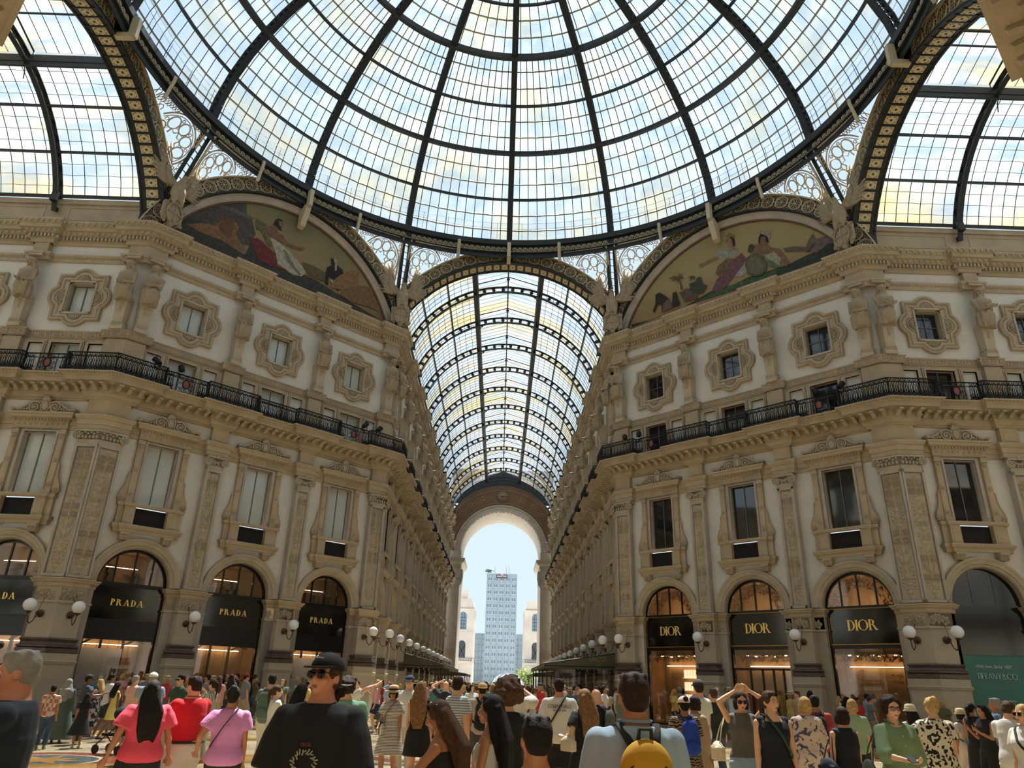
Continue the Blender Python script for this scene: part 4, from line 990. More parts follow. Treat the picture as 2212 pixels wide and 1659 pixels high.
for z in (30.5, 30.9): m.tube([cyl(17.15 - (z - 30) * .1, 2 * pi * j / 96, z) for j in range(96)], .012, 3, closed=True)
for j in range(64): m.tube([cyl(17.3, 2 * pi * (j + .5) / 64, 29.8), cyl(17.05, 2 * pi * (j + .5) / 64, 30.95)], .014, 3)
m.obj('safety_line', RAILM, dome)
# brackets and struts
for k in range(16):
    az0 = RD(11.25 + 22.5 * k)
    b = MB(); b.tube([cyl(17.2, az0, 29.4), cyl(17.22, az0, 29.1), cyl(17.35, az0, 28.7), cyl(17.5, az0, 28.1)], .11, 4, smooth=False); b.obj('cream_bracket', CREAM, dome)
for k in range(8):
    az = RD(45 * k); r = AD if k % 2 else A
    b = MB(); Mx = Matrix.Rotation(az, 4, 'Z'); b.box(17.05, 17.4, -.12, .12, 28.3, 29.42, Mx); b.box(17.15, r - .25, -.13, .13, 28.25, 28.5, Mx)
    if k % 2: b.prism([(17.25, 28.3), (r, 28.3), (r, 27.0), (r - .35, 27.1), (r - .5, 27.5), (17.3, 28.0)], -.17, .17, Mx)
    b.obj('keystone_bracket', CREAM, dome)
CORN = [RD(a) for a in (21.69, 68.31, 111.69, 158.31, 201.69, 248.31, 291.69, 338.31)]
for c in CORN:
    rc = hypot(A, H); b = MB(); az = round(degrees(c) / 22.5) * RD(22.5)
    for s in (-1, 1):
        e = Vector((-sin(az), cos(az), 0)) * .22 * s
        b.tube([Vector(cyl(17.6, az, 29.5)) + e, Vector(cyl(rc - .25, c, 24.6)) + e], .13, 4, smooth=False)
    p0, p1 = Vector(cyl(17.6, az, 29.5)), Vector(cyl(rc - .25, c, 24.6)); e = Vector((-sin(az), cos(az), 0)) * .22
    for t in range(12):
        q = p0 + (p1 - p0) * (t + .5) / 12; b.tube([q - e, q + e * .2 + Vector((0, 0, .12)), q + e], .035, 4)
    b.obj('corner_strut', IRON, dome)
# pendentive tracery
lat = MB(); glp = MB()
def planar_r(az):   # distance from the axis to the wall plane (octagon with unequal sides), offset 0.3
    best = 99
    for k in range(8):
        d = A - .25 if k % 2 == 0 else AD - .25; dd = cos(az - k * pi / 4)
        if dd > .2: best = min(best, d / dd)
    return best
def arch_z(az):
    k = round(az / (pi / 4)); d = A if k % 2 == 0 else AD; s = d * math.tan(az - k * pi / 4)
    return CA + sqrt(max(0, RO ** 2 - s * s))
ZT = 28.86
for c in CORN:
    azr = round(degrees(c) / 22.5) * RD(22.5)
    for sg in (-1, 1):
        def mp(X, Z):
            az = azr + sg * X / 17.9; za = arch_z(az); f = (ZT - Z) / max(.05, ZT - za + .001); f = min(1, max(0, f)); r0 = 17.5; r1 = planar_r(az)
            return cyl(r0 + (r1 - r0) * f, az, Z), Z - za
        def curve(pts, r, closed=False):
            run = []
            pts = list(pts) + ([pts[0]] if closed else [])
            for X, Z in pts:
                q, h = mp(X, Z)
                if h > -.02 and Z < ZT + .02 and X > .2: run.append(q)
                else:
                    if len(run) > 1: lat.tube(run, r, 3, smooth=False)
                    run = []
            if len(run) > 1: lat.tube(run, r, 3, smooth=False)
        cx, cz = 1.55, 27.45
        def circ(x, z, r, w, n=14): curve([(x + r * cos(2 * pi * t / n), z + r * sin(2 * pi * t / n)) for t in range(n)], w, True)
        circ(cx, cz, 1.2, .05, 28); circ(cx, cz, 1.08, .03, 28)
        curve([(cx + (.5 if t % 2 else .34) * cos(pi * t / 8), cz + (.5 if t % 2 else .34) * sin(pi * t / 8)) for t in range(16)], .045, True)
        for t in range(8): a = pi * t / 4 + pi / 8; circ(cx + .76 * cos(a), cz + .76 * sin(a), .26, .045, 12); a -= pi / 8; circ(cx + .95 * cos(a), cz + .95 * sin(a), .07, .03, 6); circ(cx + .6 * cos(a), cz + .6 * sin(a), .05, .025, 6)
        gx = .35
        while gx < 6.8:
            gz = 24.9
            while gz < ZT:
                d = hypot(gx - cx, gz - cz)
                if d > 1.3:
                    q, h = mp(gx, gz)
                    if h > .02: circ(gx, gz, .13, .03, 7); curve([(gx - .15, gz - .15), (gx, gz), (gx + .15, gz + .15)], .022); curve([(gx + .15, gz - .15), (gx - .15, gz + .15)], .022)
                gz += .31
            gx += .31
        curve([(.28, 24.9), (.28, 26), (.28, 27), (.28, ZT)], .07); curve([(x, ZT - .03) for x in np.linspace(.2, 6.6, 20)], .05)
lat.obj('pendentive_tracery', CREAM, dome)['kind'] = 'stuff'
MURL=[('building','514946',[(-6.75,24.22),(-6.09,25.39),(-5.14,26.34),(-3.39,27.53),(-3.16,26.24),(-2.83,26.28),(-2.46,25.47),(-2.7,24.61),(-4.25,23.85),(-6.29,23.88)]),
('rocks','403f3b',[(-6.94,23.71),(-6.36,24.72),(-5.46,24.78),(-4.75,24.31),(-3.98,24.1),(-2.86,23.92),(-2.61,25.02),(-1.99,24.71),(-1.4,24.0),(0.22,24.26),(1.71,24.29),(2.77,24.12),(4.28,23.85),(6.58,23.53),(0.38,23.21),(-4.14,23.31),(-6.09,23.4)]),
('cornice','625b55',[(-5.4,26.07),(-2.83,26.28),(-2.73,26.47),(-4.75,26.5),(-5.38,26.22)]),
('window','454840',[(-4.53,26.81),(-4.19,27.0),(-4.08,26.43),(-4.45,26.35)]),
('lion','826243',[(-6.34,24.14),(-5.45,24.72),(-4.76,24.88),(-4.54,25.38),(-4.12,25.73),(-3.79,25.72),(-3.47,25.39),(-3.6,25.01),(-3.37,24.64),(-2.92,24.26),(-2.94,24.09),(-3.27,24.09),(-3.87,24.1),(-4.31,24.18),(-5.03,24.11),(-5.53,24.09),(-6.05,24.17)]),
('mane','694d36',[(-4.63,25.03),(-4.45,25.52),(-4.07,25.78),(-3.81,25.65),(-3.74,25.19),(-3.84,24.53),(-4.27,24.55),(-4.52,24.73)]),
('red robe','6b3333',[(-2.86,25.02),(-2.32,25.3),(-1.96,25.22),(-1.57,24.98),(-0.96,24.84),(-0.9,24.12),(-0.0,24.09),(-1.38,23.89),(-2.09,23.99),(-2.42,24.62)]),
('white robe','a7a08f',[(-1.63,25.7),(-1.22,25.72),(-0.85,25.59),(-0.2,25.33),(0.48,24.89),(1.02,24.5),(0.73,24.11),(0.14,23.97),(-0.36,24.11),(-0.86,24.26),(-1.16,24.99)]),
('fold','787163',[(-0.69,25.35),(-0.43,25.28),(0.16,24.61),(0.71,24.23),(0.58,24.11),(0.07,24.38),(-0.48,24.81)]),
('skin','7a5b46',[(-1.85,26.35),(-1.56,26.63),(-1.37,26.6),(-1.2,26.3),(-0.83,26.23),(-0.54,25.93),(0.08,25.91),(0.7,26.09),(0.53,25.81),(-0.13,25.64),(-0.74,25.7),(-1.22,25.72),(-1.7,25.73),(-1.86,26.03)]),
('hair','282725',[(-1.56,26.63),(-1.46,27.01),(-1.29,27.2),(-0.99,27.19),(-1.08,27.01),(-1.08,26.63),(-0.94,26.5),(-1.08,26.45),(-1.31,26.59)]),
('face','7f614d',[(-1.3,27.02),(-0.98,27.13),(-0.92,26.9),(-1.0,26.7),(-1.15,26.72)]),
('sheaf','625f46',[(-2.64,26.51),(-2.17,26.44),(-1.93,26.44),(-1.88,25.77),(-1.38,25.26),(-1.45,24.97),(-1.87,25.39),(-2.18,25.86),(-2.52,25.82)]),
('foot','7a5b46',[(0.89,24.31),(1.31,24.4),(1.54,24.37),(1.21,24.2)]),
('dark man','2a2728',[(2.47,26.19),(2.85,26.33),(2.98,25.92),(3.4,25.78),(3.51,25.5),(3.31,25.01),(3.46,24.35),(3.22,24.18),(2.8,24.78),(2.52,24.92),(2.55,24.28),(2.35,24.26),(2.23,24.92),(2.31,25.48),(2.6,25.74)]),
('head cloth','a29b88',[(2.66,26.3),(2.93,26.27),(2.99,25.55),(2.87,25.47),(2.8,25.97)]),
('wheat','886847',[(2.76,24.63),(3.26,25.32),(3.99,26.05),(4.52,26.23),(4.66,25.74),(4.66,25.14),(4.28,24.91),(3.53,24.38),(2.69,24.21)]),
('wheat2','7d6044',[(3.38,23.99),(3.9,24.67),(4.79,25.26),(5.62,25.49),(6.16,24.63),(6.37,24.05),(5.23,23.98),(4.28,23.85)]),
('loin','a69d8b',[(2.67,24.79),(2.83,24.79),(2.84,24.54),(2.67,24.59)]),
('reeds','61553f',[(0.58,25.06),(1.32,25.15),(2.24,25.05),(2.27,24.41),(1.57,24.36),(1.04,24.51)])]
MURR=[('ground','374135',[(-6.7,23.81),(-5.36,23.63),(-2.68,23.72),(-0.9,24.07),(0.65,23.98),(1.59,24.1),(2.7,24.02),(3.98,23.98),(5.04,24.12),(6.25,24.19),(6.88,23.85),(6.05,23.46),(3.07,23.51),(0.84,23.54),(-3.07,23.73),(-6.64,23.53)]),
('grass','465b3b',[(-0.79,23.91),(0.65,23.98),(2.03,23.99),(3.33,23.89),(3.08,23.57),(0.85,23.6),(-2.04,23.74)]),
('mount','6e6259',[(5.0,24.61),(5.27,25.09),(5.51,25.34),(5.65,24.92),(6.14,24.82),(6.89,23.93),(6.01,23.92),(5.06,24.26)]),
('bushes','373a35',[(5.64,24.08),(6.17,24.34),(6.55,24.26),(6.88,23.85),(6.16,23.53),(5.6,23.77)]),
('red robe','6b4a51',[(-0.8,24.1),(-0.48,24.67),(0.3,25.24),(0.82,25.66),(1.31,25.84),(1.55,25.36),(1.21,24.87),(0.7,24.46),(0.19,24.04),(-0.55,23.82)]),
('brown robe','6c5840',[(-0.5,25.12),(-0.27,25.61),(0.36,25.86),(0.82,25.66),(0.42,25.2),(-0.22,24.82)]),
('blouse','8d8e80',[(-0.33,26.6),(0.08,26.75),(0.54,26.49),(0.87,26.21),(1.15,26.01),(0.83,25.79),(0.13,25.95),(-0.11,26.05)]),
('skirt','979080',[(0.7,24.46),(1.21,24.93),(1.56,24.92),(1.45,24.4),(1.15,24.28)]),
('skin','846952',[(-1.59,26.21),(-1.08,26.23),(-0.33,26.28),(-0.17,26.08),(-0.98,26.0),(-1.43,25.92)]),
('skin2','8d725b',[(0.37,26.95),(0.5,27.29),(0.79,27.24),(0.83,26.75),(0.78,26.51),(1.11,26.24),(1.03,26.05),(0.6,26.52)]),
('crown','786649',[(0.41,27.37),(0.7,27.55),(0.99,27.19),(0.92,26.9),(0.68,27.27)]),
('hair','2c261f',[(0.68,27.27),(0.95,27.02),(0.97,26.56),(0.81,26.5),(0.8,26.89)]),
('native skin','7a5d48',[(1.92,25.58),(2.13,25.99),(2.48,26.02),(2.9,25.83),(3.08,25.45),(3.59,25.11),(3.84,24.57),(4.03,23.96),(3.81,23.87),(3.52,24.53),(3.03,24.98),(2.38,25.19)]),
('native head','765744',[(2.5,26.45),(2.75,26.46),(2.94,26.19),(2.85,25.86),(2.53,26.0)]),
('native hair','201d1a',[(2.46,26.41),(2.6,26.6),(2.96,26.37),(3.01,25.79),(2.86,25.92),(2.84,26.3),(2.57,26.36),(2.49,25.95),(2.4,26.06)]),
('feathers','8d867d',[(2.53,26.69),(2.78,26.75),(3.2,26.45),(3.08,25.94),(2.95,26.25),(2.7,26.51)]),
('shawl','636d56',[(2.91,24.91),(3.48,24.19),(3.55,23.92),(3.14,24.08),(2.79,24.35)]),
('coat','9e9380',[(2.6,25.1),(3.26,25.06),(3.62,24.49),(3.46,24.07),(2.99,24.63)]),
('shadow man','433b36',[(1.7,25.73),(1.8,26.13),(2.03,26.15),(2.15,25.95),(1.92,25.58)]),
('log','60594f',[(3.8,25.07),(4.42,24.93),(5.1,24.57),(5.42,24.72),(5.46,24.59),(5.16,24.28),(4.58,24.56),(3.87,24.8)]),
('coin','5a5748',[(1.44,24.84),(1.54,25.3),(1.85,25.48),(2.23,25.38),(2.59,25.04),(2.78,24.59),(2.71,24.14),(2.41,23.9),(1.97,23.95),(1.55,24.3)]),
('coin2','6a664f',[(1.6,24.77),(1.7,25.17),(1.94,25.29),(2.27,25.18),(2.56,24.81),(2.6,24.36),(2.37,24.06),(1.98,24.09),(1.67,24.38)]),
('palm','524a39',[(-2.97,25.85),(-2.9,25.82),(-2.75,24.91),(-2.88,24.93)]),
('palmtop','53513b',[(-3.74,26.02),(-3.31,26.07),(-2.94,25.9),(-3.0,26.3),(-2.85,25.89),(-2.62,26.06),(-2.79,25.81),(-2.55,25.59),(-2.93,25.76),(-3.08,25.43),(-3.12,25.81),(-3.53,25.73),(-3.25,25.92)]),
('palm2','5d5241',[(-2.35,25.6),(-2.03,25.6),(-1.81,25.45),(-1.94,25.35),(-1.81,25.13),(-2.07,25.4),(-2.25,25.23),(-2.16,25.49)]),
('bush2','604f40',[(-3.0,24.74),(-2.47,24.86),(-1.73,24.52),(-1.78,23.9),(-2.67,23.97)]),
('plant','414838',[(-2.26,25.11),(-1.87,25.09),(-1.66,25.33),(-1.42,25.27),(-1.33,24.75),(-1.04,24.51),(-1.38,24.13),(-2.0,24.24),(-2.23,24.58)]),
('stooped','302c2b',[(-4.72,25.25),(-4.37,25.28),(-3.8,24.65),(-3.62,24.32),(-3.85,23.88),(-4.32,23.85),(-4.35,24.45),(-4.63,24.42),(-4.86,23.98),(-4.99,24.15),(-4.76,24.6)]),
('second','332d2a',[(-3.45,24.91),(-3.19,24.88),(-3.12,24.46),(-2.99,24.02),(-3.06,23.86),(-3.52,23.89),(-3.52,24.41)]),
('stripes','6b554a',[(-4.3,24.3),(-3.81,24.58),(-3.54,24.22),(-3.59,23.85),(-4.26,23.83)])]
# ---------------------------------------------------------------- lunette murals on the diagonal facades
def lunette(k, polys, name, label, sky):
    M = Matrix.Rotation(k * pi / 2 + pi / 4, 4, 'Z') @ Matrix.Translation((0, AD, 0))
    w = MB(); n = 40; a0 = math.asin((22.5 - CA) / 8.3); pts = [(8.3 * cos(a0 + (pi - 2 * a0) * i / n), CA + 8.3 * sin(a0 + (pi - 2 * a0) * i / n)) for i in range(n + 1)]
    w.prism(pts, .3, .6); o = trim(w, STONE); o.matrix_world = M
    f = MB()
    for r0, r1, y in ((7.74, 8.16, .02),): 
        P = [(r1 * cos(pi * i / 48), CA + r1 * sin(pi * i / 48)) for i in range(49)]; P = [p for p in P if p[1] > 22.6]
        f.sweep(P, [(0, .3), (0, -.06), (.06, -.1), (.14, -.02), (.34, .02), (.42, .08), (.42, .25)], plane='xz')
    f.obj('stone_frame', GREY, o)
    g = MB(); P = [(7.74 * cos(pi * i / 48), CA + 7.74 * sin(pi * i / 48)) for i in range(49)]; P = [p for p in P if p[1] > 22.6]; g.sweep(P, [(0, .25), (0, .18), (.09, .18), (.09, .25)], plane='xz'); g.obj('brown_fillet', mat('brown fillet', '6b4a38', .6), o)
    root = thing(name, label, 'mural', M, None)
    m = MB(); a0 = math.asin((22.7 - CA) / 7.74); m.add([(7.74 * cos(a0 + (pi - 2 * a0) * i / n), .25, CA + 7.74 * sin(a0 + (pi - 2 * a0) * i / n)) for i in range(n + 1)], [tuple(range(n, -1, -1))]); m.obj('painted_sky', sky, root)
    for j, (nm, col, pp) in enumerate(polys):
        q = MB(); y = .246 - .003 * j; q.add([(x, y, z) for x, z in pp], [tuple(range(len(pp)))])
        o2 = q.obj(nm.replace(' ', '_'), mat('mural ' + col, col, .9, var=.25, vscale=5), root)
        b = bmesh.new(); b.from_mesh(o2.data); bmesh.ops.triangulate(b, faces=b.faces); b.to_mesh(o2.data); b.free()
def skymat(name, c1, c2, c3):
    m = mat(name, c2, .9); t = m.node_tree; b = t.nodes['Principled BSDF']; g = t.nodes.new('ShaderNodeTexCoord'); s = t.nodes.new('ShaderNodeSeparateXYZ'); r = t.nodes.new('ShaderNodeValToRGB'); mr = t.nodes.new('ShaderNodeMapRange'); n = t.nodes.new('ShaderNodeTexNoise'); ad = t.nodes.new('ShaderNodeMath')
    n.inputs['Scale'].default_value = .5; n.inputs['Detail'].default_value = 5; mr.inputs[1].default_value = 22.8; mr.inputs[2].default_value = 28.2
    t.links.new(g.outputs['Object'], s.inputs[0]); t.links.new(s.outputs['Z'], mr.inputs[0]); t.links.new(g.outputs['Object'], n.inputs['Vector']); ad.operation = 'MULTIPLY_ADD'; ad.inputs[1].default_value = .5; t.links.new(n.outputs['Fac'], ad.inputs[0]); t.links.new(mr.outputs[0], ad.inputs[2]); ad2 = t.nodes.new('ShaderNodeMath'); ad2.inputs[1].default_value = -.25; t.links.new(ad.outputs[0], ad2.inputs[0])
    t.links.new(ad2.outputs[0], r.inputs[0]); e = r.color_ramp.elements; e[0].color = (*rgb(c1), 1); e[1].color = (*rgb(c3), 1); x = e.new(.45); x.color = (*rgb(c2), 1); t.links.new(r.outputs[0], b.inputs['Base Color']); return m
lunette(0, MURL, 'mural', 'arched mural with reclining lion and seated figure in white robe', skymat('mural sky one', '86694c', '93815a', '6d7054'))
lunette(3, MURR, 'mural', 'arched mural with seated figures around a round shield and palm trees', skymat('mural sky two', '967350', 'a08e62', '9a8e66'))
for k in (1, 2): lunette(k, [], 'mural', 'plain arched mural above the near %s diagonal facade' % ('left' if k == 1 else 'right'), MATS['mural sky two'])
# ---------------------------------------------------------------- end of the far arcade: arch, clock
BROWN = mat('brown painted spandrel', '6f5640', .8, var=.12, vscale=.6); OCHRE = mat('ochre ornament', '9a7d55', .7)
EY = A + LF + .6; CE, RE = 19.1, 5.7
def end_arch():
    M = Matrix.Translation((0, EY, 0)); mb = MB(); n = 32
    for i in range(n):
        a, b = pi * i / n, pi * (i + 1) / n; zt = lambda c: CA + 8.6 * sin(c); xo = lambda c: max(-7.3, min(7.3, 12 * cos(c)))
        P = [(RE * cos(a), CE + RE * sin(a)), (RE * cos(b), CE + RE * sin(b)), (8.9 * cos(b), CE + 9.6 * sin(b)), (8.9 * cos(a), CE + 9.6 * sin(a))]
        mb.prism(P, 0, .5)
    bk = MB(); bk.box(-7.4, 7.4, .5, .6, CE + 6.9, 31.2)
    o = mb.obj('wall_far_end', BROWN); o.matrix_world = M; o['kind'] = 'structure'
    bk.obj('iron_infill', IRON, o)
    g = MB()
    P = [(RE * cos(pi * i / 40), CE + RE * sin(pi * i / 40)) for i in range(41)]
    g.sweep(P, [(0, 8), (0, -.1), (-.08, -.2), (-.2, -.16), (-.2, -.1), (-.7, -.1), (-.74, -.2), (-.95, -.24), (-.95, 0)], plane='xz')
    for i in range(9): a = pi * (i + .5) / 9; g.box(-.18, .18, -.16, -.05, -.18, .18, Matrix.Translation((6.15 * cos(a), 0, CE + 6.15 * sin(a))) @ Matrix.Rotation(pi / 2 - a, 4, 'Y'))
    g.obj('archivolt', GREY, o)
    g = MB()
    for s in (-1, 1):
        g.box(s * 6.5 - .85, s * 6.5 + .85, 0, 8, 0, CE - 2.2); g.box(s * 6.45 - .95, s * 6.45 + .95, -.12, 8.1, 0, 2.4)
        g.sweep([(s * 5.6, 8), (s * 5.6, -.1), (s * 7.3, -.1)] if s < 0 else [(7.3, -.1), (5.6, -.1), (5.6, 8)], [(0, CE - 3.8), (0, CE - 2.3), (.1, CE - 2.3), (.1, CE - 1.9), (.5, CE - 1.6), (.6, CE - 1.2), (.6, CE - 1.1), (0, CE - 1.1), (0, CE)])
        g.box(s * 6.5 - .88, s * 6.5 + .8, -.3, .2, 5.3, 5.6)
    g.obj('pier', GREY, o)
    w = MB()
    for s in (-1, 1): w.prism([(s * 5.75, CE - 5), (s * 5.4, CE - 4.5), (s * 5.2, CE - 3.6), (s * 5.3, CE - 2.6), (s * 5.8, CE - 2.4)], .1, .8)
    w.obj('bracket_carving', STONE2, o)
    q = MB(); 
    def rg(c, r, t=.03, n_=20): q.tube([(c[0] + r * cos(2 * pi * i / n_), -.03, c[1] + r * sin(2 * pi * i / n_)) for i in range(n_)], t, 4, closed=True)
    for s in (-1, 1):
        for j, a in enumerate((68, 54, 41, 29)):
            rr = 7.75; c = (s * rr * cos(RD(a)), CE + .3 + rr * sin(RD(a))); r = .72 - .06 * j; rg(c, r); rg(c, r * .45, .05, 8)
            for t in range(8): q.ball((c[0] + r * .45 * cos(t * pi / 4), -.03, c[1] + r * .45 * sin(t * pi / 4)), (.1, .03, .1), 5, 3)
    for s in (-1, 1): q.tube([(s * (1.3 + i * .35), -.03, 26.1 + .75 * abs(cos(i * .8)) - i * .1) for i in range(14)], .04, 4)
    q.tube([(6.95 * cos(pi * i / 40), -.03, CE + 6.95 * sin(pi * i / 40)) for i in range(41)], .05, 4); q.tube([(8.6 * cos(pi * i / 40), -.03, CE + .05 + 8.75 * sin(pi * i / 40)) for i in range(4, 37)], .05, 4)
    q.obj('painted_ornament', OCHRE, o)['kind'] = 'stuff'
    c = thing('clock', 'round painted wall clock above the far arch', 'clock', Matrix.Translation((0, EY - .05, 27.05)))
    f = MB(); f.tube([(0, 0, 0), (0, .04, 0)], .95, 28); f.obj('clock_face', mat('clock face', '857052', .7), c)
    f = MB()
    for i in range(12): a = i * pi / 6; f.box(-.04, .04, -.03, 0, .62, .84, Matrix.Rotation(a, 4, 'Y'))
    f.tube([(.9 * cos(i * pi / 12), -.01, .9 * sin(i * pi / 12)) for i in range(24)], .025, 4, closed=True)
    f.obj('hour_marks', mat('clock marks', '3c3026', .6), c)
    f = MB(); f.box(-.2, .78, -.06, -.04, -.03, .03, Matrix.Rotation(RD(4), 4, 'Y')); f.obj('minute_hand', MATS['clock marks'], c)
    f = MB(); f.box(-.25, .1, -.08, -.06, -.04, .04, Matrix.Rotation(RD(10), 4, 'Y')); f.box(-.1, .1, -.08, -.06, -.07, .07); f.obj('hour_hand', MATS['clock marks'], c)
end_arch()
# unseen end walls added to keep the sky out of shop sign reflections
for nm, b_ in (('near_sky_block', (-H - .5, H + .5, -A - LN - .5, -A - LN)), ('left_sky_block', (-A - LA - .5, -A - LA, -H - .5, H + .5)), ('right_sky_block', (A + LA, A + LA + .5, -H - .5, H + .5))):
    mb = MB(); mb.box(*b_, 0, 23); o = mb.obj('wall_' + nm, STONE); o['kind'] = 'structure'
# ---------------------------------------------------------------- balcony railing
ru = MB()
for s in (-1, 1): ru.tube([(s * .09, 0, 0), (s * .09, 0, .45), (s * .07, 0, .66), (0, 0, .78)], .02, 4, smooth=False)
ru.tube([(0, 0, .0), (0, 0, .62)], .018, 4, smooth=False)
ru.tube([(.07 * cos(t * pi / 4), 0, .84 + .05 * sin(t * pi / 4)) for t in range(8)], .02, 4, closed=True)
ru.tube([(-.14, 0, .78), (-.07, 0, .72), (0, 0, .78), (.07, 0, .72), (.14, 0, .78)], .018, 4)
ru.tube([(-.13, 0, .04), (-.05, 0, .2), (-.1, 0, .3), (-.14, 0, .22)], .026, 4); ru.tube([(.13, 0, .04), (.05, 0, .2), (.1, 0, .3), (.14, 0, .22)], .026, 4)
ru.ball((0, 0, .3), (.04, .03, .08), 5, 4); ru.ball((0, 0, .5), (.025, .025, .05), 5, 3); ru.ball((0, 0, .13), (.08, .02, .09), 5, 4)
RR = mat('red cross medallion', '8a4a42', .5); RW = mat('pale medallion', '9a9488', .5)
for n, ws in enumerate(PATHS):
    path, sl = cpath(ws); off = offset_path(path, .86); s0 = 0
    for w in ws:
        m = len(sl[w]); seg = off[s0:s0 + m]; s0 += m - 1
        if WALLS[w][5] < 0: continue
        words = {2: '', 1: '', 0: ''}
        root = thing('balcony_railing', 'black wrought-iron balcony railing along the ' + WALLS[w][4], 'railing')
        b = MB(); t = MB(); md = MB()
        for a, c in zip(seg, seg[1:]):
            L = hypot(c[0] - a[0], c[1] - a[1])
            if L > .05: t.tube([(a[0], a[1], 15.44), (c[0], c[1], 15.44)], .035, 4, smooth=False); t.tube([(a[0], a[1], 15.24), (c[0], c[1], 15.24)], .02, 4, smooth=False); t.tube([(a[0], a[1], 14.56), (c[0], c[1], 14.56)], .025, 4, smooth=False)
            t.tube([(a[0], a[1], 14.5), (a[0], a[1], 15.47)], .03, 4)
            if L < .2: continue
            k = max(1, round(L / .22)); an = atan2(c[1] - a[1], c[0] - a[0])
            for i in range(k):
                f = (i + .5) / k; Mx = Matrix.Translation((a[0] + (c[0] - a[0]) * f, a[1] + (c[1] - a[1]) * f, 14.54)) @ Matrix.Rotation(an, 4, 'Z')
                if .8 < L < 2.2 and abs(f - .5) < .34:
                    continue
                stamp(b, ru, Mx)
            if .8 < L < 2.2:
                Mx = Matrix.Translation(((a[0] + c[0]) / 2, (a[1] + c[1]) / 2, 14.54 + .45)) @ Matrix.Rotation(an, 4, 'Z')
                for q in range(8):
                    A_ = q * pi / 4; sp_ = spiral(.3 * cos(A_), .33 * sin(A_), .1, .02, A_ + pi, 1.4, 10, 1 if q % 2 else -1); b.tube(xz(sp_), .016, 3, Mx)
                for x in (-.42, .42): b.tube([(x, 0, -.42), (x, 0, .42)], .018, 4, Mx)
                b.tube([(.17 * cos(q * pi / 7), .03, .22 * sin(q * pi / 7)) for q in range(14)], .035, 5, Mx, closed=True)
                b.tube([(.42 * cos(q * pi / 7), 0, .42 * sin(q * pi / 7)) for q in range(14)], .012, 4, Mx, closed=True)
                md.ball((0, .02, 0), (.16, .03, .21), 12, 8, Mx)
        b.obj('balusters', RAILM, root)['kind'] = 'stuff'; t.obj('rail', RAILM, root)
        if md.v: md.obj('medallions', RR, root)['kind'] = 'stuff'
# ---------------------------------------------------------------- globe wall lamps
def lamp_proto():
    root = thing('wall_lamp', 'x', 'lamp'); b = MB()
    b.tube([(0, 0, 0), (0, -.05, 0)], .15, 12); b.tube([(0, -.05, 0), (0, -.1, 0)], .09, 10)
    b.tube([(0, -.08, 0), (0, -.22, .08), (0, -.34, .02), (0, -.3, -.12), (0, -.42, -.32), (0, -.6, -.42), (0, -.76, -.34), (0, -.84, -.16), (0, -.86, -.03)], .022, 6)
    b.tube(xz(spiral(0, 0, .07, .02, 0, 1.3, 10), -.25), .015, 4); b.ball((0, -.3, -.14), .045, 6, 4)
    b.lathe([(.03, -.06), (.05, -.03), (.12, 0), (.13, .03), (.1, .04)], 12, Matrix.Translation((0, -.86, 0)))
    b.obj('bracket', BRONZE, root)
    b = MB(); b.tube([(0, -.24, .06), (.02, -.12, .4), (0, .0, .72)], .012, 4); b.tube([(0, -.02, .78), (0, .03, .78)], .1, 8); b.obj('stay_rod', BRONZE, root)
    b = MB(); b.ball((0, -.86, .27), .255, 24, 16); b.obj('globe', GLOBE, root)
    return root
LP = lamp_proto()
def lamp(w, x, label, px=-PP, turn=0): dup(LP, wfr(w) @ Matrix.Translation((x, px, 4.0)) @ Matrix.Rotation(turn, 4, 'Z'), label, 'wall_lamp', 'globe lamps on the piers')
for w, nm in (('diag_front_left', 'left diagonal facade'), ('diag_front_right', 'right diagonal facade')):
    for i, c in enumerate(pils(w)):
        r_ = 'nearer the arcade' if (i == 1) == ('left' in w) else 'nearer the corner pier'
        lamp(w, c, 'single globe lamp on the %s pilaster %s' % (nm, r_))
    lamp(w, .42, 'globe lamp on the diagonal face of the ' + ('left corner pier' if 'left' in w else 'pier at the right of the arcade mouth'))
    lamp(w, DL - .42, 'globe lamp on the diagonal face of the ' + ('pier at the left of the arcade mouth' if 'left' in w else 'right corner pier'))
lamp('side_arm_left', LA - .42, 'leftmost globe lamp, on the left corner pier'); lamp('side_arm_right', .42, 'rightmost globe lamp, on the right corner pier')
for w, s in (('far_arm_left', 'left'), ('far_arm_right', 'right')):
    L = WALLS[w][2]; xs = [.42] + pils(w) if s == 'left' else [L - .42] + pils(w)[::-1]
    for i, x in enumerate(xs): lamp(w, x, 'globe lamp in the %s row down the far arcade, %s from its mouth' % (s, ORD[i]))
kill(LP)
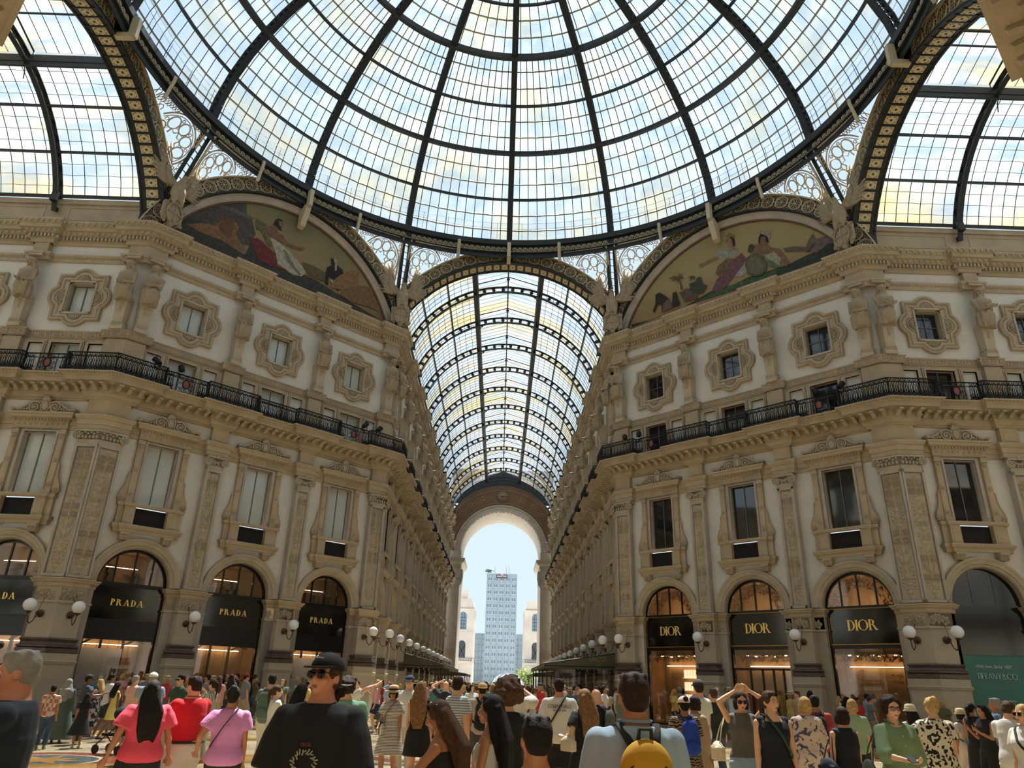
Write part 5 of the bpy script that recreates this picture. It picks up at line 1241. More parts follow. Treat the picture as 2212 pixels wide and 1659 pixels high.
# ---------------------------------------------------------------- spotlights on the railings
def spot_proto():
    r = thing('spotlight', 'x', 'spotlight'); b = MB(); Mx = Matrix.Rotation(RD(-50), 4, 'X')
    b.lathe([(.10, -.2), (.13, -.15), (.13, .2), (.15, .22), (.15, .26), (.12, .26), (.11, .15)], 12, Mx); b.obj('lamp_head', RAILM, r)
    b = MB(); b.box(-.16, -.14, -.03, .03, -.3, .05); b.box(.14, .16, -.03, .03, -.3, .05); b.box(-.16, .16, -.03, .03, -.32, -.3); b.tube([(0, 0, -.3), (0, 0, -.45)], .03, 6); b.obj('yoke', RAILM, r); return r
SPT = spot_proto()
for w, x, t, lb in (('diag_front_left', 1.35, .5, 'black spotlight on the left railing above the shield panels'), ('diag_front_left', 2.5, -.2, 'upright black spotlight on the left railing before the low window'), ('diag_front_left', 13.4, -1.1, 'black spotlight low on the left railing end beside the low window'), ('diag_front_left', 14.4, -1.2, 'last black spotlight on the left railing at the arcade mouth'),
    ('diag_front_right', 1.0, .7, 'black spotlight at the arcade end of the right railing'), ('diag_front_right', 2.0, .6, 'second black spotlight from the arcade on the right railing'), ('diag_front_right', 12.6, .6, 'black spotlight before the dark low window on the right railing'), ('diag_front_right', 13.8, -.3, 'black spotlight on the right railing beside the shield panels'), ('side_arm_right', 6.6, .4, 'black spotlight on the railing of the right side arm')):
    dup(SPT, wfr(w) @ Matrix.Translation((x, -.84, 15.72)) @ Matrix.Rotation(t, 4, 'Z'), lb, 'spotlight', 'black spotlights on the balconies')
kill(SPT)
# ---------------------------------------------------------------- awnings in the far arcade
AWN = mat('olive awning canvas', '5a5440', .8, var=.08, vscale=3); AWD = mat('dark awning frame', '262421', .5); AWL = mat('pale awning print', '8f8664', .8)
def awning(sg, y0, y1, xo, label, word=None, z0=3.62, z1=3.0):
    root = thing('awning', label, 'awning'); xw = sg * (H - .4)
    def side(y, o=0):
        b.add([(xw, y, z0), (xo, y, z1), (xo, y, z1 - .12), (xw, y, z1 - .12)], [(0, 1, 2, 3)])
    b = MB(); b.add([(xw, y0, z0 + .01), (xo, y0, z1 + .01), (xo, y1, z1 + .01), (xw, y1, z0 + .01)], [(0, 1, 2, 3)]); side(y0); side(y1); b.obj('canvas', AWN, root)
    b = MB()
    def val(p, q, n):
        for i in range(n):
            a = Vector(p) + (Vector(q) - Vector(p)) * (i / n); c = Vector(p) + (Vector(q) - Vector(p)) * ((i + 1) / n); m_ = (a + c) / 2
            d = Vector((0, 0, -.22)); e = Vector((0, 0, -.30)); f_ = Vector((0, 0, -.12))
            b.add([a + f_, c + f_, c + d, c * .25 + m_ * .75 + e, a * .25 + m_ * .75 + e, a + d], [(0, 1, 2, 3, 4, 5)])
    val((xw, y0, z1), (xo, y0, z1), 18); val((xo, y0, z1), (xo, y1, z1), int((y1 - y0) / .28)); b.obj('scalloped_valance', AWN, root)
    b = MB()
    for p, q in (((xw, y0, z0), (xo, y0, z1)), ((xo, y0, z1 - .1), (xo, y1, z1 - .1)), ((xw, y0, z1 - .12), (xo, y0, z1 - .12)), ((xw, y1, z0), (xo, y1, z1))): b.tube([p, q], .035, 4, smooth=False)
    b.obj('frame', AWD, root)
    n = max(2, int((y1 - y0) / 4))
    for i in range(n + 1):
        yy = y0 + .25 + (y1 - y0 - .5) * i / n; b = MB(); b.box(xo + (.12 if sg > 0 else -.2), xo + (.2 if sg > 0 else -.12), yy - .05, yy + .05, 0, z1 - .1); b.obj('post', AWD, root)
    if word: o = text(word, .42, AWL, 'lettering', root, (xw - sg * 1.0, y0 - .015, (z0 + z1) / 2 - .02), .002, w=.55)
    return root
awning(1, 19.75, 37.5, 2.8, 'large olive awning with scalloped edge at the right of the arcade mouth', 'CRACCO')
awning(-1, 33.0, 55.0, -3.9, 'long dark awning with scalloped edge on the left of the arcade', None, 3.75, 3.05)
awning(1, 43, 60, 3.3, 'smaller dark awning behind the large olive one on the right', None, 3.2, 2.75)
awning(-1, 60, 74, -3.3, 'farthest dark awning on the left of the arcade', None, 3.2, 2.75)
# glass kiosk screen below the right awning with planters
b = MB(); 
for i in range(7): b.box(3.05 + i * .6, 3.08 + i * .6, 19.9, 19.95, 0, 2.85)
b.box(3.05, 6.7, 19.9, 19.95, 1.0, 1.06)
o = tag(b.obj('glass_screen', AWD), 'dark framed screen standing under the large olive awning', 'screen'); g = MB(); g.box(3.05, 6.7, 19.92, 19.93, .1, 2.8); g.obj('glass', SHOPGL, o)
# ---------------------------------------------------------------- outside: square, tower, arengario pavilions
TOWM = mat('concrete with shade and haze tint', '9fb0bb', .7, var=.05, vscale=.1); TOWW = mat('white window frame', 'dfe6ea', .6); TOWG = mat('blue window glass', '6b8296', .2); ARM_ = mat('pink white marble', 'cfc3b8', .6, var=.12, vscale=.15)  # shade and distance haze are put into the tower's blue-grey
b = MB(); quadz(b, -150, 150, 87, 420, .08); o = b.obj('floor_square', mat('pale square paving', 'b9b4aa', .7)); o['kind'] = 'structure'
def tower(x0, x1, y, z1, nx, nz, label, dx=.5, name='office_tower', zb=0):
    r = thing(name, label, 'building'); b = MB(); b.box(x0, x1, y, y + 12, 0, z1)
    sx, sz = (x1 - x0) / nx, (z1 - 1.4) / nz
    for i in range(nx + 1): b.box(x0 + i * sx - .12, x0 + i * sx + .12, y - .35, y, 0, z1)
    for j in range(nz + 1): b.box(x0, x1, y - .25, y, j * sz - .18, j * sz + .18); b.box(x0, x1, y - .12, y, j * sz + .18, j * sz + .7)
    b.obj('wall', TOWM, r)
    pr = {}
    rnd = random.Random(nz)
    f = MB(); w = sx * .74; f.box(-w / 2, w / 2, -.1, 0, 0, sz * .55); fm = f.mesh('window'); fm.materials.append(TOWW)
    g = MB(); g.box(-w / 2 + .12, -.08, -.14, -.1, .12, sz * .55 - .12); g.box(.08, w / 2 - .12, -.14, -.1, .12, sz * .55 - .12); gm = g.mesh('pane'); gm.materials.append(TOWG)
    cnt = 0
    for j in range(nz):
        for i in range(nx):
            cnt += 1; M_ = Matrix.Translation((x0 + (i + .5) * sx, y, (j + .33) * sz)); 
            p = link('window', fm, r, M_); link('pane', gm, p)
    return r
t = tower(-6.6, 7.7, 330, 50.4, 5, 16, 'slender pale blue office tower framed by the far arch')
b = MB(); b.box(-2.2, 3.0, 329.4, 329.7, 48.3, 49.7); s_ = b.obj('roof_sign', mat('sign navy', '27313f', .5), t)
b = MB(); b.tube([(.4, 329.45, 49.0), (.4, 329.6, 49.0)], 1.25, 20); b.obj('red_disc', mat('sign red', 'b04a4c', .5), s_)
text('MARTINI', 1.15, mat('sign white', 'dfe4e8', .5), 'lettering', s_, (.4, 329.3, 49.0), .03, off=.02)
b = MB(); rnd = random.Random(4)
for i in range(60): b.ball((-6 + rnd.gauss(0, .7), 331, 51 + rnd.random() * 1.2), (.35, .3, .25), 5, 3)
for x in (-3, 2.5, 3.8): b.tube([(x, 332, 50), (x, 332, 54.2)], .07, 4)
b.obj('roof_plants', mat('roof green', '5a6a58', .8), t)
tower(-34, -6.75, 343, 24, 17, 8, 'low pale wing at the left foot of the tower', name='office_wing'); tower(7.85, 36, 343, 24, 17, 8, 'low pale wing at the right foot of the tower', name='office_wing')
def pavilion(s, label):
    r = thing('marble_pavilion', label, 'building'); xi = s * 9.3; xo = s * 30; y = 255; b = MB(); x0, x1 = min(xi, xo), max(xi, xo)
    b.box(x0, x1, y, y + 20, 0, 27.2); b.prism([(x0, 27.2), (x1, 27.2), (x1 - 1.2 if s > 0 else x1 - 1.0, 30.8), (x0 + 1.0, 30.8)], y + .5, y + 19)
    b.box(x0 - .2, x1 + .2, y - .2, y + 20, 26.7, 27.2); b.box(x0 - .6, x1 + .6, y - 1.0, y, 8.3, 9.0); b.box(x0 - .1, x1 + .1, y - .1, y, 18.7, 19.1)
    if s < 0: b.box(-14.5, -12, y + 3, y + 6, 30.8, 34)
    b.obj('wall', ARM_, r)
    for k in range(3):
        cx = s * (13.4 + k * 6)
        for z0, z1 in ((10.2, 16.0), (19.8, 26.0)):
            q = MB(); q.prism([(cx - 1.35, z0), (cx + 1.35, z0)] + [(cx + 1.35 * cos(pi * i / 10), z1 - 1.35 + 1.35 * sin(pi * i / 10)) for i in range(11)], y - .08, y + .02); wn = q.obj('window', TOWG if z0 > 12 else mat('dark arch glass', '39434b', .3), r)
            q = MB()
            if z0 > 12:
                for j in range(4): q.box(cx - 1.35, cx + 1.35, y - .14, y - .08, z0 + 1.2 * j + .6, z0 + 1.2 * j + .7)
                for d in (-.45, .45): q.box(cx + d - .04, cx + d + .04, y - .14, y - .08, z0, z1 - .3)
            else:
                for d in (-1, 1): q.tube([(cx - d * 1.3, y - .12, z0), (cx, y - .12, z0 + 2.2), (cx + d * 1.2, y - .12, z0 + 4.3)], .08, 4)
            q.obj('window_bar', RAILM, wn)
    q = MB()
    for i in range(24): q.box(xi + s * (-.4 + i * .9) - .05, xi + s * (-.4 + i * .9) + .05, y - .95, y - .9, 9, 10)
    q.box(x0 - .5, x1 + .5, y - .97, y - .88, 9.9, 10.05); q.obj('balcony_rail', RAILM, r)
pavilion(-1, 'marble pavilion seen left of the tower through the arch'); pavilion(1, 'marble pavilion seen right of the tower through the arch')
b = MB()
for i in range(1500):
    c_ = Vector((9.5 + rnd.gauss(0, 1.5), 240 + rnd.gauss(0, 1.2), 4.3 + rnd.gauss(0, 1.1))); a_ = Vector((rnd.gauss(0, 1), rnd.gauss(0, 1), rnd.gauss(0, 1))).normalized() * .28; b_ = a_.orthogonal() * .6; b.add([c_ - a_, c_ + b_, c_ + a_, c_ - b_], [(0, 1, 2, 3)])
o = tag(b.obj('crown', mat('spring leaves', '8fa05a', .8, var=.2, vscale=1)), 'small yellow-green tree at the foot of the right pavilion', 'tree'); o.name = 'tree'; q = MB(); q.tube([(9.5, 240, 0), (9.4, 240, 4)], .25, 6); q.obj('trunk', DARKST, o)
b = MB()  # white rounded tent roof seen over the crowd
b.ball((1.5, 84, 1.2), (2.4, 2.5, 2.0), 20, 12); b.v = [(x, y, max(z, .05)) for x, y, z in b.v]; o = tag(b.obj('white_tent', mat('white tent', 'cfd6d8', .5)), 'pale domed tent beyond the crowd under the far arch', 'tent')
q = MB()
for i in range(5): q.tube([(1.5 + 2.35 * cos(t_) * cos(i * .6), 84 - 2.5 * abs(cos(t_)) * .9, 1.2 + 2.05 * sin(t_)) for t_ in np.linspace(.1, pi - .1, 12)], .05, 4)
q.obj('tent_rib', TOWG, o)
# ---------------------------------------------------------------- people: continuous bodies grown from overlapping limbs, clothing over them
FZ = 0.10
TS = bpy.data.scenes.new('workshop'); QUEUE = []
def grow(mb, voxel, smooth, name, mats, parent, noise=0):
    """queue a union of overlapping closed shapes; flush() turns each into one smooth continuous surface"""
    o = link(name, mb.mesh(name), parent)
    for m in (mats if isinstance(mats, (list, tuple)) else [mats]): o.data.materials.append(m)
    QUEUE.append((o, voxel, smooth)); return o
def flush():
    tmp = []
    for o, v, s in QUEUE:
        t = bpy.data.objects.new('t', o.data); TS.collection.objects.link(t)
        r = t.modifiers.new('r', 'REMESH'); r.mode = 'VOXEL'; r.voxel_size = v; r.use_smooth_shade = True
        if s: q = t.modifiers.new('s', 'SMOOTH'); q.iterations = s; q.factor = .5
        tmp.append(t)
    vl = TS.view_layers[0]; vl.update(); dg = vl.depsgraph
    for t, (o, v, s) in zip(tmp, QUEUE):
        e = t.evaluated_get(dg); me = bpy.data.meshes.new_from_object(e); me.name = o.name
        me.materials.clear()
        for m in o.data.materials: me.materials.append(m)
        old = o.data; o.data = me
    for t in tmp: bpy.data.objects.remove(t)
    QUEUE.clear()
V = lambda *a: Vector(a)
def cap(mb, a, ra, b, rb, n=10):
    a, b = Vector(a), Vector(b)
    if (b - a).length > 1e-4: mb.tube([a, b], [ra, rb], n)
    mb.ball(a, ra, n, 6); mb.ball(b, rb, n, 6)
BT = [(.84, .13, .10, 0), (.92, .165, .118, -.01), (.99, .165, .118, -.01), (1.07, .14, .10, 0), (1.17, .143, .105, .005), (1.28, .163, .118, .01), (1.36, .172, .115, .01), (1.43, .16, .098, 0), (1.465, .122, .085, -.005), (1.50, .076, .068, -.008), (1.53, .057, .056, -.014), (1.6, .048, .048, -.024)]
BF = [(.84, .14, .105, 0), (.92, .178, .125, -.01), (.99, .172, .12, -.01), (1.07, .132, .098, 0), (1.17, .135, .10, .005), (1.27, .152, .128, .02), (1.33, .155, .122, .02), (1.41, .15, .092, 0), (1.455, .102, .078, -.005), (1.49, .064, .058, -.008), (1.52, .049, .049, -.014), (1.6, .042, .042, -.024)]
def ring(tb, z):
    for a, b in zip(tb, tb[1:]):
        if a[0] <= z <= b[0]: t = (z - a[0]) / (b[0] - a[0]); return [a[i] + (b[i] - a[i]) * t for i in range(1, 4)]
    return list(tb[0][1:]) if z < tb[0][0] else list(tb[-1][1:])
class Fig:
    def __init__(s, **k):
        s.k = dict(sex='f', w=1.0, lean=0, hy=0, hp=0, ht=0, la=None, ra=None, feet=((-.1, 0), (.1, 0)), curl=.5, le=(-.3, -.8, -.3), re_=(.3, -.8, -.3)); s.k.update(k); k = s.k
        s.tb = BF if k['sex'] == 'f' else BT; s.w = k['w']; s.lr = RD(k['lean']); sw = (.165 if k['sex'] == 'f' else .19) * (1 + (s.w - 1) * .6); s.sw = sw
        s.J = {}
        for n, sx in (('l', -1), ('r', 1)):
            sh = s.bend(V(sx * sw, 0, 1.42)); t = k[n + 'a'] or (sx * (sw + .04 * s.w), .06, .84); wr = V(*t); pole = V(*(k['le'] if n == 'l' else k['re_']))
            el, wr = s.ik(sh, wr, .285, .25, pole); s.J[n] = (sh, el, wr)
            f = k['feet'][0 if n == 'l' else 1]; hip = V(sx * .09, 0, .92); an = V(f[0], f[1], .085 + (f[2] if len(f) > 2 else 0)); kn, an = s.ik(hip, an, .43, .43, V(sx * .05, 1, 0)); s.J['g' + n] = (hip, kn, an)
        s.hc = s.bend(V(0, .015, 1.64)); s.HM = Matrix.Translation(s.bend(V(0, 0, 1.53))) @ Matrix.Rotation(-RD(k['hy']), 4, 'Z') @ Matrix.Rotation(RD(k['hp']) - s.lr * .5, 4, 'X') @ Matrix.Rotation(RD(k['ht']), 4, 'Y') @ Matrix.Translation((0, 0, -1.545))
    def bend(s, p):
        t = min(1, max(0, (p.z - .93) / .3)); a = s.lr * t; q = p - V(0, 0, .95); return V(p.x, q.y * cos(a) + q.z * sin(a), q.z * cos(a) - q.y * sin(a) + .95)
    def ik(s, a, b, l1, l2, pole):
        d = b - a; L = d.length
        if L > (l1 + l2) * .999: b = a + d * ((l1 + l2) * .999 / L); d = b - a; L = d.length
        x = (l1 * l1 - l2 * l2 + L * L) / (2 * L); h = sqrt(max(0, l1 * l1 - x * x)); u = d.normalized(); p = pole - u * pole.dot(u)
        if p.length < 1e-4: p = V(0, -1, 0)
        return a + u * x + p.normalized() * h, b
    def loft(s, mb, z0, z1, inf=0, step=.05, f=None, n=18, fx=1.0):
        zs = list(np.linspace(z0, z1, max(2, int((z1 - z0) / step) + 1))); vs = []
        for z in zs:
            rx, ry, cy = ring(s.tb, z); e = f(z) if f else 0; rx, ry = (rx * s.w + inf + e) * fx, ry * (1 + (s.w - 1) * 1.3) + inf + e
            for k in range(n): a = 2 * pi * k / n; vs.append(s.bend(V(rx * cos(a), cy + ry * sin(a) * (1 if sin(a) < 0 else 1 + (s.w - 1) * .4), z)))
        fs = [(i * n + k, i * n + (k + 1) % n, (i + 1) * n + (k + 1) % n, (i + 1) * n + k) for i in range(len(zs) - 1) for k in range(n)] + [tuple(range(n - 1, -1, -1)), tuple((len(zs) - 1) * n + k for k in range(n))]
        mb.add(vs, fs, None, True)
    def hand(s, mb, n, detail=True):
        sh, el, wr = s.J[n]; d = (wr - el).normalized(); sx = -1 if n == 'l' else 1
        side = d.cross(V(0, 1, 0) if abs(d.y) < .8 else V(0, 0, 1)).normalized(); nrm_ = side.cross(d).normalized(); c = s.k['curl']
        if not detail: cap(mb, wr, .026, wr + d * .09 + nrm_ * .02, .03, 8); cap(mb, wr + d * .09, .026, wr + d * .14 + nrm_ * .05, .018, 8); return
        for t in (-.5, 0, .5): cap(mb, wr + d * .012, .019, wr + d * .085 + side * t * .05, .017, 8)
        for i, (t, L) in enumerate(((-1.0, .062), (-.35, .075), (.32, .070), (.95, .055))):
            p = wr + d * .088 + side * t * .034; a = c * .6
            for j, (l, r) in enumerate(((L * .5, .0095), (L * .35, .0085), (L * .28, .0075))):
                q = p + (d * cos(a) + nrm_ * sin(a)) * l; cap(mb, p, r + .0005, q, r, 7); p = q; a += c * .9
        p = wr + d * .02 - side * .022; q = p + d * .035 - side * .03 + nrm_ * .015; cap(mb, p, .014, q, .0115, 7); cap(mb, q, .0115, q + d * .033 - side * .004 + nrm_ * .014, .009, 7)
    def body(s, mb, hi, legs=True):
        s.loft(mb, .84, 1.6); k = s.k; aw = 1 + (s.w - 1) * .8; fem = k['sex'] == 'f'; ar = .85 if fem else 1
        for n in 'lr':
            sh, el, wr = s.J[n]; cap(mb, sh + V(0, 0, -.018), .05 * aw * ar, el, .040 * aw * ar); cap(mb, el, .040 * aw * ar, wr, .026 * ar); cap(mb, el + (wr - el) * .25, .042 * aw * ar, wr, .026 * ar); s.hand(mb, n, hi)
            if not legs: continue
            hp, kn, an = s.J['g' + n]; lw = 1 + (s.w - 1) * .9
            cap(mb, hp, .098 * lw, kn, .058 * lw); cap(mb, kn, .055 * lw, an, .036); m_ = kn + (an - kn) * .33 + V(0, -.018, 0); cap(mb, kn, .054 * lw, m_, .057 * lw); cap(mb, m_, .057 * lw, an, .036)
            cap(mb, an + V(0, -.03, -.045), .036, an + V(0, .15, -.06), .028); cap(mb, an, .036, an + V(0, .03, -.04), .038)
        H = s.HM
        h = MB(); h.ball((0, -.008, 1.665), (.075, .093, .092), 18, 12); h.ball((0, .022, 1.615), (.062, .068, .078), 16, 10); h.ball((0, .062, 1.560), (.03, .028, .024), 12, 8); h.ball((0, .03, 1.585), (.052, .05, .045), 12, 8)
        h.tube([(0, .082, 1.655), (0, .098, 1.63), (0, .104, 1.612)], [.008, .012, .015], 8); h.ball((0, .103, 1.611), .014, 8, 6)
        for x in (-1, 1):
            h.ball((x * .012, .096, 1.608), .009, 7, 5); h.ball((x * .075, -.008, 1.632), (.012, .022, .032), 10, 8); h.ball((x * .045, .062, 1.615), (.022, .02, .02), 8, 6); h.ball((x * .03, .078, 1.668), (.026, .012, .008), 8, 6)
        h.ball((0, .086, 1.583), (.024, .012, .006), 8, 6); h.ball((0, .084, 1.574), (.02, .012, .007), 8, 6)
        mb.add(h.v, h.f, H, True)
        cap(mb, s.bend(V(0, -.018, 1.46)), .05 if fem else .06, H @ V(0, -.03, 1.59), .042 if fem else .052)
    def sleeve(s, mb, n, frac, r0, r1, inner=0):
        sh, el, wr = s.J[n]; aw = 1 + (s.w - 1) * .8; r0 = min(r0, .070 if s.k['sex'] == 'm' else .06); sh = sh + V(0, 0, -.012)
        if frac <= 1: mb.tube([sh, sh + (el - sh) * frac * .35, sh + (el - sh) * frac], [r0 * aw, (r0 * .45 + r1 * .55) * aw, r1 * aw], 14); mb.ball(sh, r0 * aw, 14, 8)
        else:
            mb.tube([sh, el], [r0 * aw, r1 * 1.15 * aw], 14); mb.ball(sh, r0 * aw, 14, 8); mb.ball(el, r1 * 1.15 * aw, 12, 8); mb.tube([el, el + (wr - el) * (frac - 1)], [r1 * 1.15 * aw, r1 * aw], 12)
    def top(s, mb, hem=.90, sl=.55, sr=.085, inf=.022, neck=1.475, er=None, strap=False, flare=0):
        s.loft(mb, hem, 1.30, inf, f=lambda z: flare * max(0, (1.25 - z)) ); s.loft(mb, 1.28, neck + .012, inf * .7 + .004)
        if sl: 
            for n in 'lr': s.sleeve(mb, n, sl, sr * (.88 if s.k['sex'] == 'f' else 1), er or sr)
            for n, x in (('l', -1), ('r', 1)): cap(mb, s.bend(V(x * .06, 0, 1.435)), .052 + inf * .3, s.J[n][0] + V(0, 0, -.012), .062 if s.k['sex'] == 'm' else .052)
        elif not strap:
            for x in (-1, 1): cap(mb, s.bend(V(x * .06, 0, 1.43)), .056, s.bend(V(x * s.sw * .78, 0, 1.425)), .058)
    def shorts(s, mb, z=.52, r=.115, inf=.016, zt=1.06, er=None):
        s.loft(mb, .82, zt, inf)
        for n in 'lr':
            hp, kn, an = s.J['g' + n]; lw = 1 + (s.w - 1) * .9
            if z > .5: t = (.92 - z) / .43; mb.tube([hp, hp + (kn - hp) * t], [.118 * lw, (er or r) * lw], 16)
            else:
                mb.tube([hp, kn], [.118 * lw, r * .82 * lw], 16); mb.ball(kn, r * .82 * lw, 14, 8); t = (.5 - z) / .42; mb.tube([kn, kn + (an - kn) * min(1.06, t)], [r * .82 * lw, (er or r * .7) * lw], 14)
    def skirt(s, mb, z=.5, zt=1.08, flare=.12, inf=.02, wave=0):
        n = 28; zs = np.linspace(z, zt, 10); vs = []
        lc = (s.J['gl'][1] + s.J['gr'][1]) / 2; sp_ = abs(s.J['gl'][1].y - s.J['gr'][1].y) / 2
        for i, zz in enumerate(zs):
            rx, ry, cy = ring(s.tb, max(.92, zz)); t = max(0, (.95 - zz)); e = flare * t / .45
            for q in range(n): a = 2 * pi * q / n; wv = wave * sin(a * 7) * t; vs.append(s.bend(V((rx * s.w + inf + e + wv) * cos(a), cy + lc.y * t * .8 + (ry * s.w + inf + e + sp_ * t + wv) * sin(a), zz)))
        m = len(zs); mb.add(vs, [(i * n + q, i * n + (q + 1) % n, (i + 1) * n + (q + 1) % n, (i + 1) * n + q) for i in range(m - 1) for q in range(n)] + [tuple(range(n - 1, -1, -1)), tuple((m - 1) * n + q for q in range(n))], None, True)
    def shoes(s, mb, boot=0):
        for n in 'lr':
            an = s.J['g' + n][2]; cap(mb, an + V(0, -.035, -.045), .042, an + V(0, .15, -.058), .036); cap(mb, an + V(0, 0, -.01), .043, an + V(0, .05, -.045), .042)
            if boot: cap(mb, an, .05, an + (s.J['g' + n][1] - an) * boot, .058)
    def hair(s, mb, kind, length=1.3, hat=False):
        h = MB(); hatted = getattr(s, 'hatted', False)
        if kind != 'bald': h.ball((0, -.018, 1.675 - .012 * hatted), (.084, .098, .093 - .012 * hatted), 18, 12); h.ball((0, -.045, 1.63), (.074, .066, .075), 14, 9)
        rnd = random.Random(int(length * 1000) + len(kind))
        if kind == 'short':
            h.ball((0, .03, 1.725), (.06, .06, .032 * (not hatted) + .001), 12, 8)
            for x in (-1, 1): h.ball((x * .07, .0, 1.665), (.014, .032, .03), 8, 6)
            for i in range(0 if hatted else 26): a = rnd.uniform(0, 6.28); h.ball((.06 * cos(a), -.01 + .07 * sin(a), 1.735 + rnd.uniform(-.01, .012)), .018, 6, 4)
        if kind in ('long', 'pony', 'bun'):
            for x in (-1, 1): h.ball((x * .066, .01, 1.665), (.022, .05, .05), 10, 7)
            h.ball((0, .04, 1.735 - .03 * hatted), (.055, .045, .022), 10, 7)
        mb.add(h.v, h.f, s.HM, True)
        if kind == 'long':
            c = s.HM @ V(0, -.07, 1.6); z = length; bk = s.bend(V(0, -.13, max(1.0, z)))
            for x in (-.05, -.025, 0, .025, .05): mb.tube([s.HM @ V(x, -.06, 1.67), s.HM @ V(x * 1.35, -.095, 1.55), V(c.x * .3 + x * 1.9, min(bk.y, -.115) - .01, 1.40), V(c.x * .2 + x * 1.7, min(bk.y, -.12) - .012, (1.4 + z) / 2), V(x * 1.1, bk.y + .0, z)], [.045, .05, .05, .045, .02], 8)
            for x in (-1, 1): mb.tube([s.HM @ V(x * .075, 0, 1.66), s.HM @ V(x * .082, -.02, 1.56), V(c.x * .5 + x * .1, -.06, 1.42), V(x * .09, -.1, max(z, 1.25))], [.022, .03, .035, .014], 8)
        if kind == 'pony': mb.tube([s.HM @ V(0, -.10, 1.69), s.HM @ V(0, -.15, 1.66), s.HM @ V(0, -.15, 1.55), s.HM @ V(0, -.13, max(length, 1.3))], [.03, .04, .035, .012], 9)
        if kind == 'bun': mb.ball(s.HM @ V(0, -.10, 1.735), (.045, .045, .045), 12, 8)
        if kind == 'curly':
            h = MB(); h.ball((0, -.045, 1.665), (.098 * length, .09 * length, .1 * length), 16, 10); mb.add(h.v, h.f, s.HM, True)
            for i in range(240):
                a, e = rnd.uniform(0, 6.28), rnd.uniform(-.8, 1.5); r = .100 + rnd.uniform(-.008, .018) * length; p = V(r * cos(a) * cos(e) * length, -.03 + r * 1.05 * sin(a) * cos(e) * length, 1.665 + r * sin(e) * length)
                if p.y > .035 and p.z < 1.735: continue
                mb.ball(s.HM @ p, .015 + rnd.random() * .01, 6, 4)
        if kind == 'bob':
            h = MB(); h.ball((0, -.03, 1.62), (.095, .09, .1), 16, 10)
            for x in (-1, 1): h.ball((x * .075, .01, 1.6), (.025, .045, .07), 10, 8)
            mb.add(h.v, h.f, s.HM, True)
        if kind == 'hijab': mb.ball(s.HM @ V(0, -.01, 1.66), (.1, .11, .11), 16, 10); s.loft(mb, 1.2, 1.5, .05); mb.tube([s.HM @ V(0, -.02, 1.62), s.bend(V(0, -.02, 1.42))], [.1, .16], 16); mb.tube([s.bend(V(0, -.1, 1.45)), s.bend(V(0, -.16, 1.12))], [.12, .07], 12)
SKN = {'a': 'c58f6e', 'b': 'd9a684', 'c': 'a87250', 'd': '7a4f38', 'e': '4d3226', 'f': 'c9886a'}
def skin(c): return mat('skin ' + c, SKN[c], .5, var=.05, vscale=6)
def cloth(h, kind=None, h2=None, sc=1):
    nm = 'cloth %s %s %s' % (h, kind, h2)
    if nm in MATS: return MATS[nm]
    m = mat(nm, h, .85, bump=.12, bscale=9)
    if kind:
        t = m.node_tree; b = t.nodes['Principled BSDF']; g = t.nodes.new('ShaderNodeTexCoord'); r = t.nodes.new('ShaderNodeValToRGB'); r.color_ramp.interpolation = 'CONSTANT'
        if kind in ('hstripe', 'vstripe'):
            x = t.nodes.new('ShaderNodeTexWave'); x.bands_direction = 'Z' if kind[0] == 'h' else 'X'; x.inputs['Scale'].default_value = 12 * sc; x.inputs['Distortion'].default_value = .6; out = x.outputs['Fac']; th = .62
        elif kind == 'zebra': x = t.nodes.new('ShaderNodeTexWave'); x.bands_direction = 'Z'; x.inputs['Scale'].default_value = 9 * sc; x.inputs['Distortion'].default_value = 9; x.inputs['Detail'].default_value = 2; out = x.outputs['Fac']; th = .5
        elif kind == 'leopard':
            x = t.nodes.new('ShaderNodeTexNoise'); x.inputs['Scale'].default_value = 13 * sc; x.inputs['Detail'].default_value = .5; out = x.outputs['Fac']; th = .54
        elif kind == 'floral': x = t.nodes.new('ShaderNodeTexNoise'); x.inputs['Scale'].default_value = 11 * sc; x.inputs['Detail'].default_value = 3; x.inputs['Distortion'].default_value = 1; out = x.outputs['Fac']; th = .56
        elif kind == 'check': x = t.nodes.new('ShaderNodeTexChecker'); x.inputs['Scale'].default_value = 22 * sc; out = x.outputs['Fac']; th = .5
        t.links.new(g.outputs['Object'], x.inputs[0]); t.links.new(out, r.inputs[0])
        r.color_ramp.elements[0].color = (*rgb(h), 1); r.color_ramp.elements[1].position = th; r.color_ramp.elements[1].color = (*rgb(h2), 1); t.links.new(r.outputs[0], b.inputs['Base Color'])
    return m
HAIRC = {'black': '15110f', 'dark': '2a1d16', 'brown': '4a3222', 'light': '7d5c3c', 'blond': 'b0905c', 'grey': '8b8884', 'red': '5c3626'}
def hairm(c): return mat('hair ' + c, HAIRC[c], .75, var=.12 if c == 'grey' else .3, vscale=30, bump=.2, bscale=90, spec=.25)
LEATHER = mat('brown leather', '4a3022', .5, bump=.3, bscale=40); BLACKL = mat('black leather', '17171a', .4); PHONE = mat('phone black', '0d0e11', .15)
def at_px(px, py, d):
    """world position on the floor and head-top height for a head top seen at (px, py), d metres ahead"""
    v = Vector((_w.x, _w.y, 0)).normalized(); ray = _w + _r2 * ((px - 1106) / FPX) - _u2 * ((py - 829.5) / FPX); t = d / (ray.x * v.x + ray.y * v.y); P = CAMP + ray * t; return P
